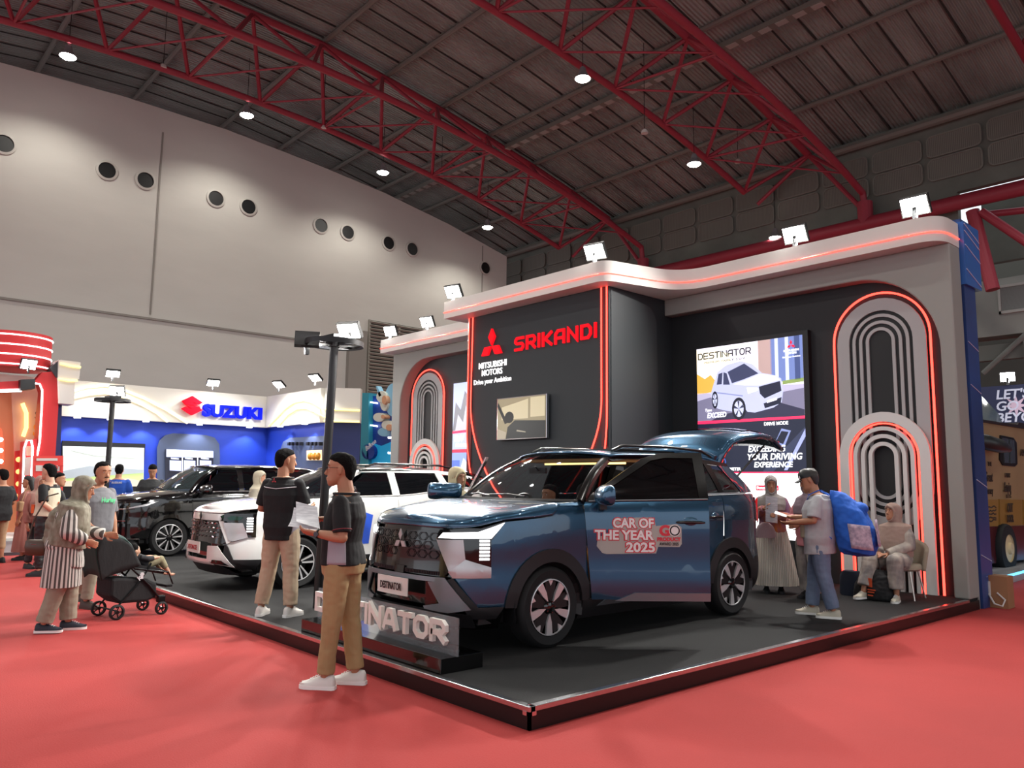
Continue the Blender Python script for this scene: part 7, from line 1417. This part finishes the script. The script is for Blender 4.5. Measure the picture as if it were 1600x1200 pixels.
o = MB().lathe([(.26, -.12), (.44, -.12), (.46, -.08), (.46, .08), (.44, .12), (.26, .13)], (0, 0, 0), 'X', 36, cap=False).obj('wheel', RUBBER, tV, 40); o.location = wc+vn*.0; o.rotation_euler = (0, 0, atan2(vn.y, vn.x))
MB().lathe([(.27, .13), (.26, .10), (.12, .12), (.10, .17), (.01, .17)], (0, 0, 0), 'X', 30, cap=False).obj('rim', mat('cream_rim', '#d9c396', .5), o, 40)
random.seed(3)
def scribble(x0, y0, w_, h_, n):
    for k in range(n):
        yy = y0+h_*k/n; pts = [(x0+w_*j/7, yy+(h_/n)*(.15+.65*random.random())) for j in range(8)]
        MB().tube([onV(x, y, .03) for x, y in pts], .014, 5).obj('script', INK, tV)
text('script', 'THE', .12, INK, tV, onV(1543, 728, .03), vdir*-1 if False else vdir, (0, 0, 1), depth=.01); text('script', 'Great', .26, INK, tV, onV(1539, 752, .03), vdir, (0, 0, 1), depth=.01, shear=.3, bold=.01, fitw=.42); text('script', 'Journey', .2, INK, tV, onV(1540, 772, .03), vdir, (0, 0, 1), depth=.01, shear=.3, fitw=.40)
text('script', '1 WAY', .13, INK, tV, onV(1570, 746, .03), vdir, (0, 0, 1), depth=.01, fitw=.32); text('script', 'Camping', .26, INK, tV, onV(1569, 768, .03), vdir, (0, 0, 1), depth=.01, shear=.3, bold=.02, fitw=.40); text('script', 'LETS', .10, INK, tV, onV(1572, 778, .03), vdir, (0, 0, 1), depth=.01, fitw=.28)
text('script', 'OUT', .24, INK, tV, onV(1574, 800, .06), vdir, (0, 0, 1), depth=.01, shear=.3, bold=.02, fitw=.34); text('script', 'DOOR', .2, INK, tV, onV(1574, 816, .06), vdir, (0, 0, 1), depth=.01, bold=.02, fitw=.36); text('script', 'AW', .2, INK, tV, onV(1594, 712, .03), vdir, (0, 0, 1), depth=.01); scribble(1541, 790, 15, 26, 5)
MB().rings([[onV(x, y, o_) for x, y, o_ in ((1524, 650, -.3), (1524, 618, -.5), (1524, 618, -1.2), (1524, 650, -1.3))], [onV(x, y, o_) for x, y, o_ in ((1535, 656, -.3), (1533, 618, -.5), (1533, 618, -1.2), (1535, 656, -1.3))], [onV(x, y, o_) for x, y, o_ in ((1566, 660, -.3), (1560, 646, -.5), (1560, 646, -1.2), (1566, 660, -1.3))]]).obj('roof_bubble', mat('bubble_plastic', '#7f9296', .15, alpha=.7), tV, 60)
t = thing('blue_banner', 'dark blue banner reading LET’S GO BEYO above the tan truck'.replace('’', "'"), 'banner'); BYY = 21.0
MB().box((at(1526, 603, 1, BYY).x, BYY, 2.0), (2.5, BYY+.1, at(1560, 603, 1, BYY).z)).obj('panel', mat('banner_navy', '#2a3358', .6, emit=.03), t)
for s_, y in (("LET'S", 624), ('GO', 642), ('BEYOND', 660)): text('lettering', s_, .36, mat('banner_letter', '#c9cfe4', .6, emit=.2), t, at(1556, y, 1, BYY), (1, 0, 0), (0, 0, 1), depth=.02, bold=.02, shear=.15)
p = at(1588, 634, 1, BYY); slab('starburst', mat('banner_star', '#b9a3b8', .5, emit=.3), [p+V(((.33 if k % 2 == 0 else .12)*cos(k*pi/8), -.02, (.33 if k % 2 == 0 else .12)*sin(k*pi/8))) for k in range(16)], (0, .01, 0), t)
flood(tuple(at(1577, 603, 1, BYY)+V((0, -.1, .02))), (0, 5, 0), 'bright floodlight on top of the navy banner', 120)
t = thing('pale_booth_floor', 'pale raised booth floor with a blue light line under the truck', 'platform')
f0 = at(1557, 918, 2, 0); f1 = at(1640, 893, 2, 0); dd = (f1-f0).normalized(); nn_ = V((-dd.y, dd.x, 0))
mb = MB(); mb.prism([f0-dd*.1, f0+dd*14, f0+dd*14+nn_*8, f0-dd*.1+nn_*8], (0, 0, .12)); mb.obj('slab', mat('booth_floor_pale', '#a9adb0', .35), t)
MB().tube([f0+V((0, 0, .13)), f0+dd*14+V((0, 0, .13))], .02, 6).obj('light_line', mat('blue_led', '#40b0ff', .4, emit=2.5, ecol=(.1, .55, 1, 1)), t)
bpy.data.scenes.remove(TMP)
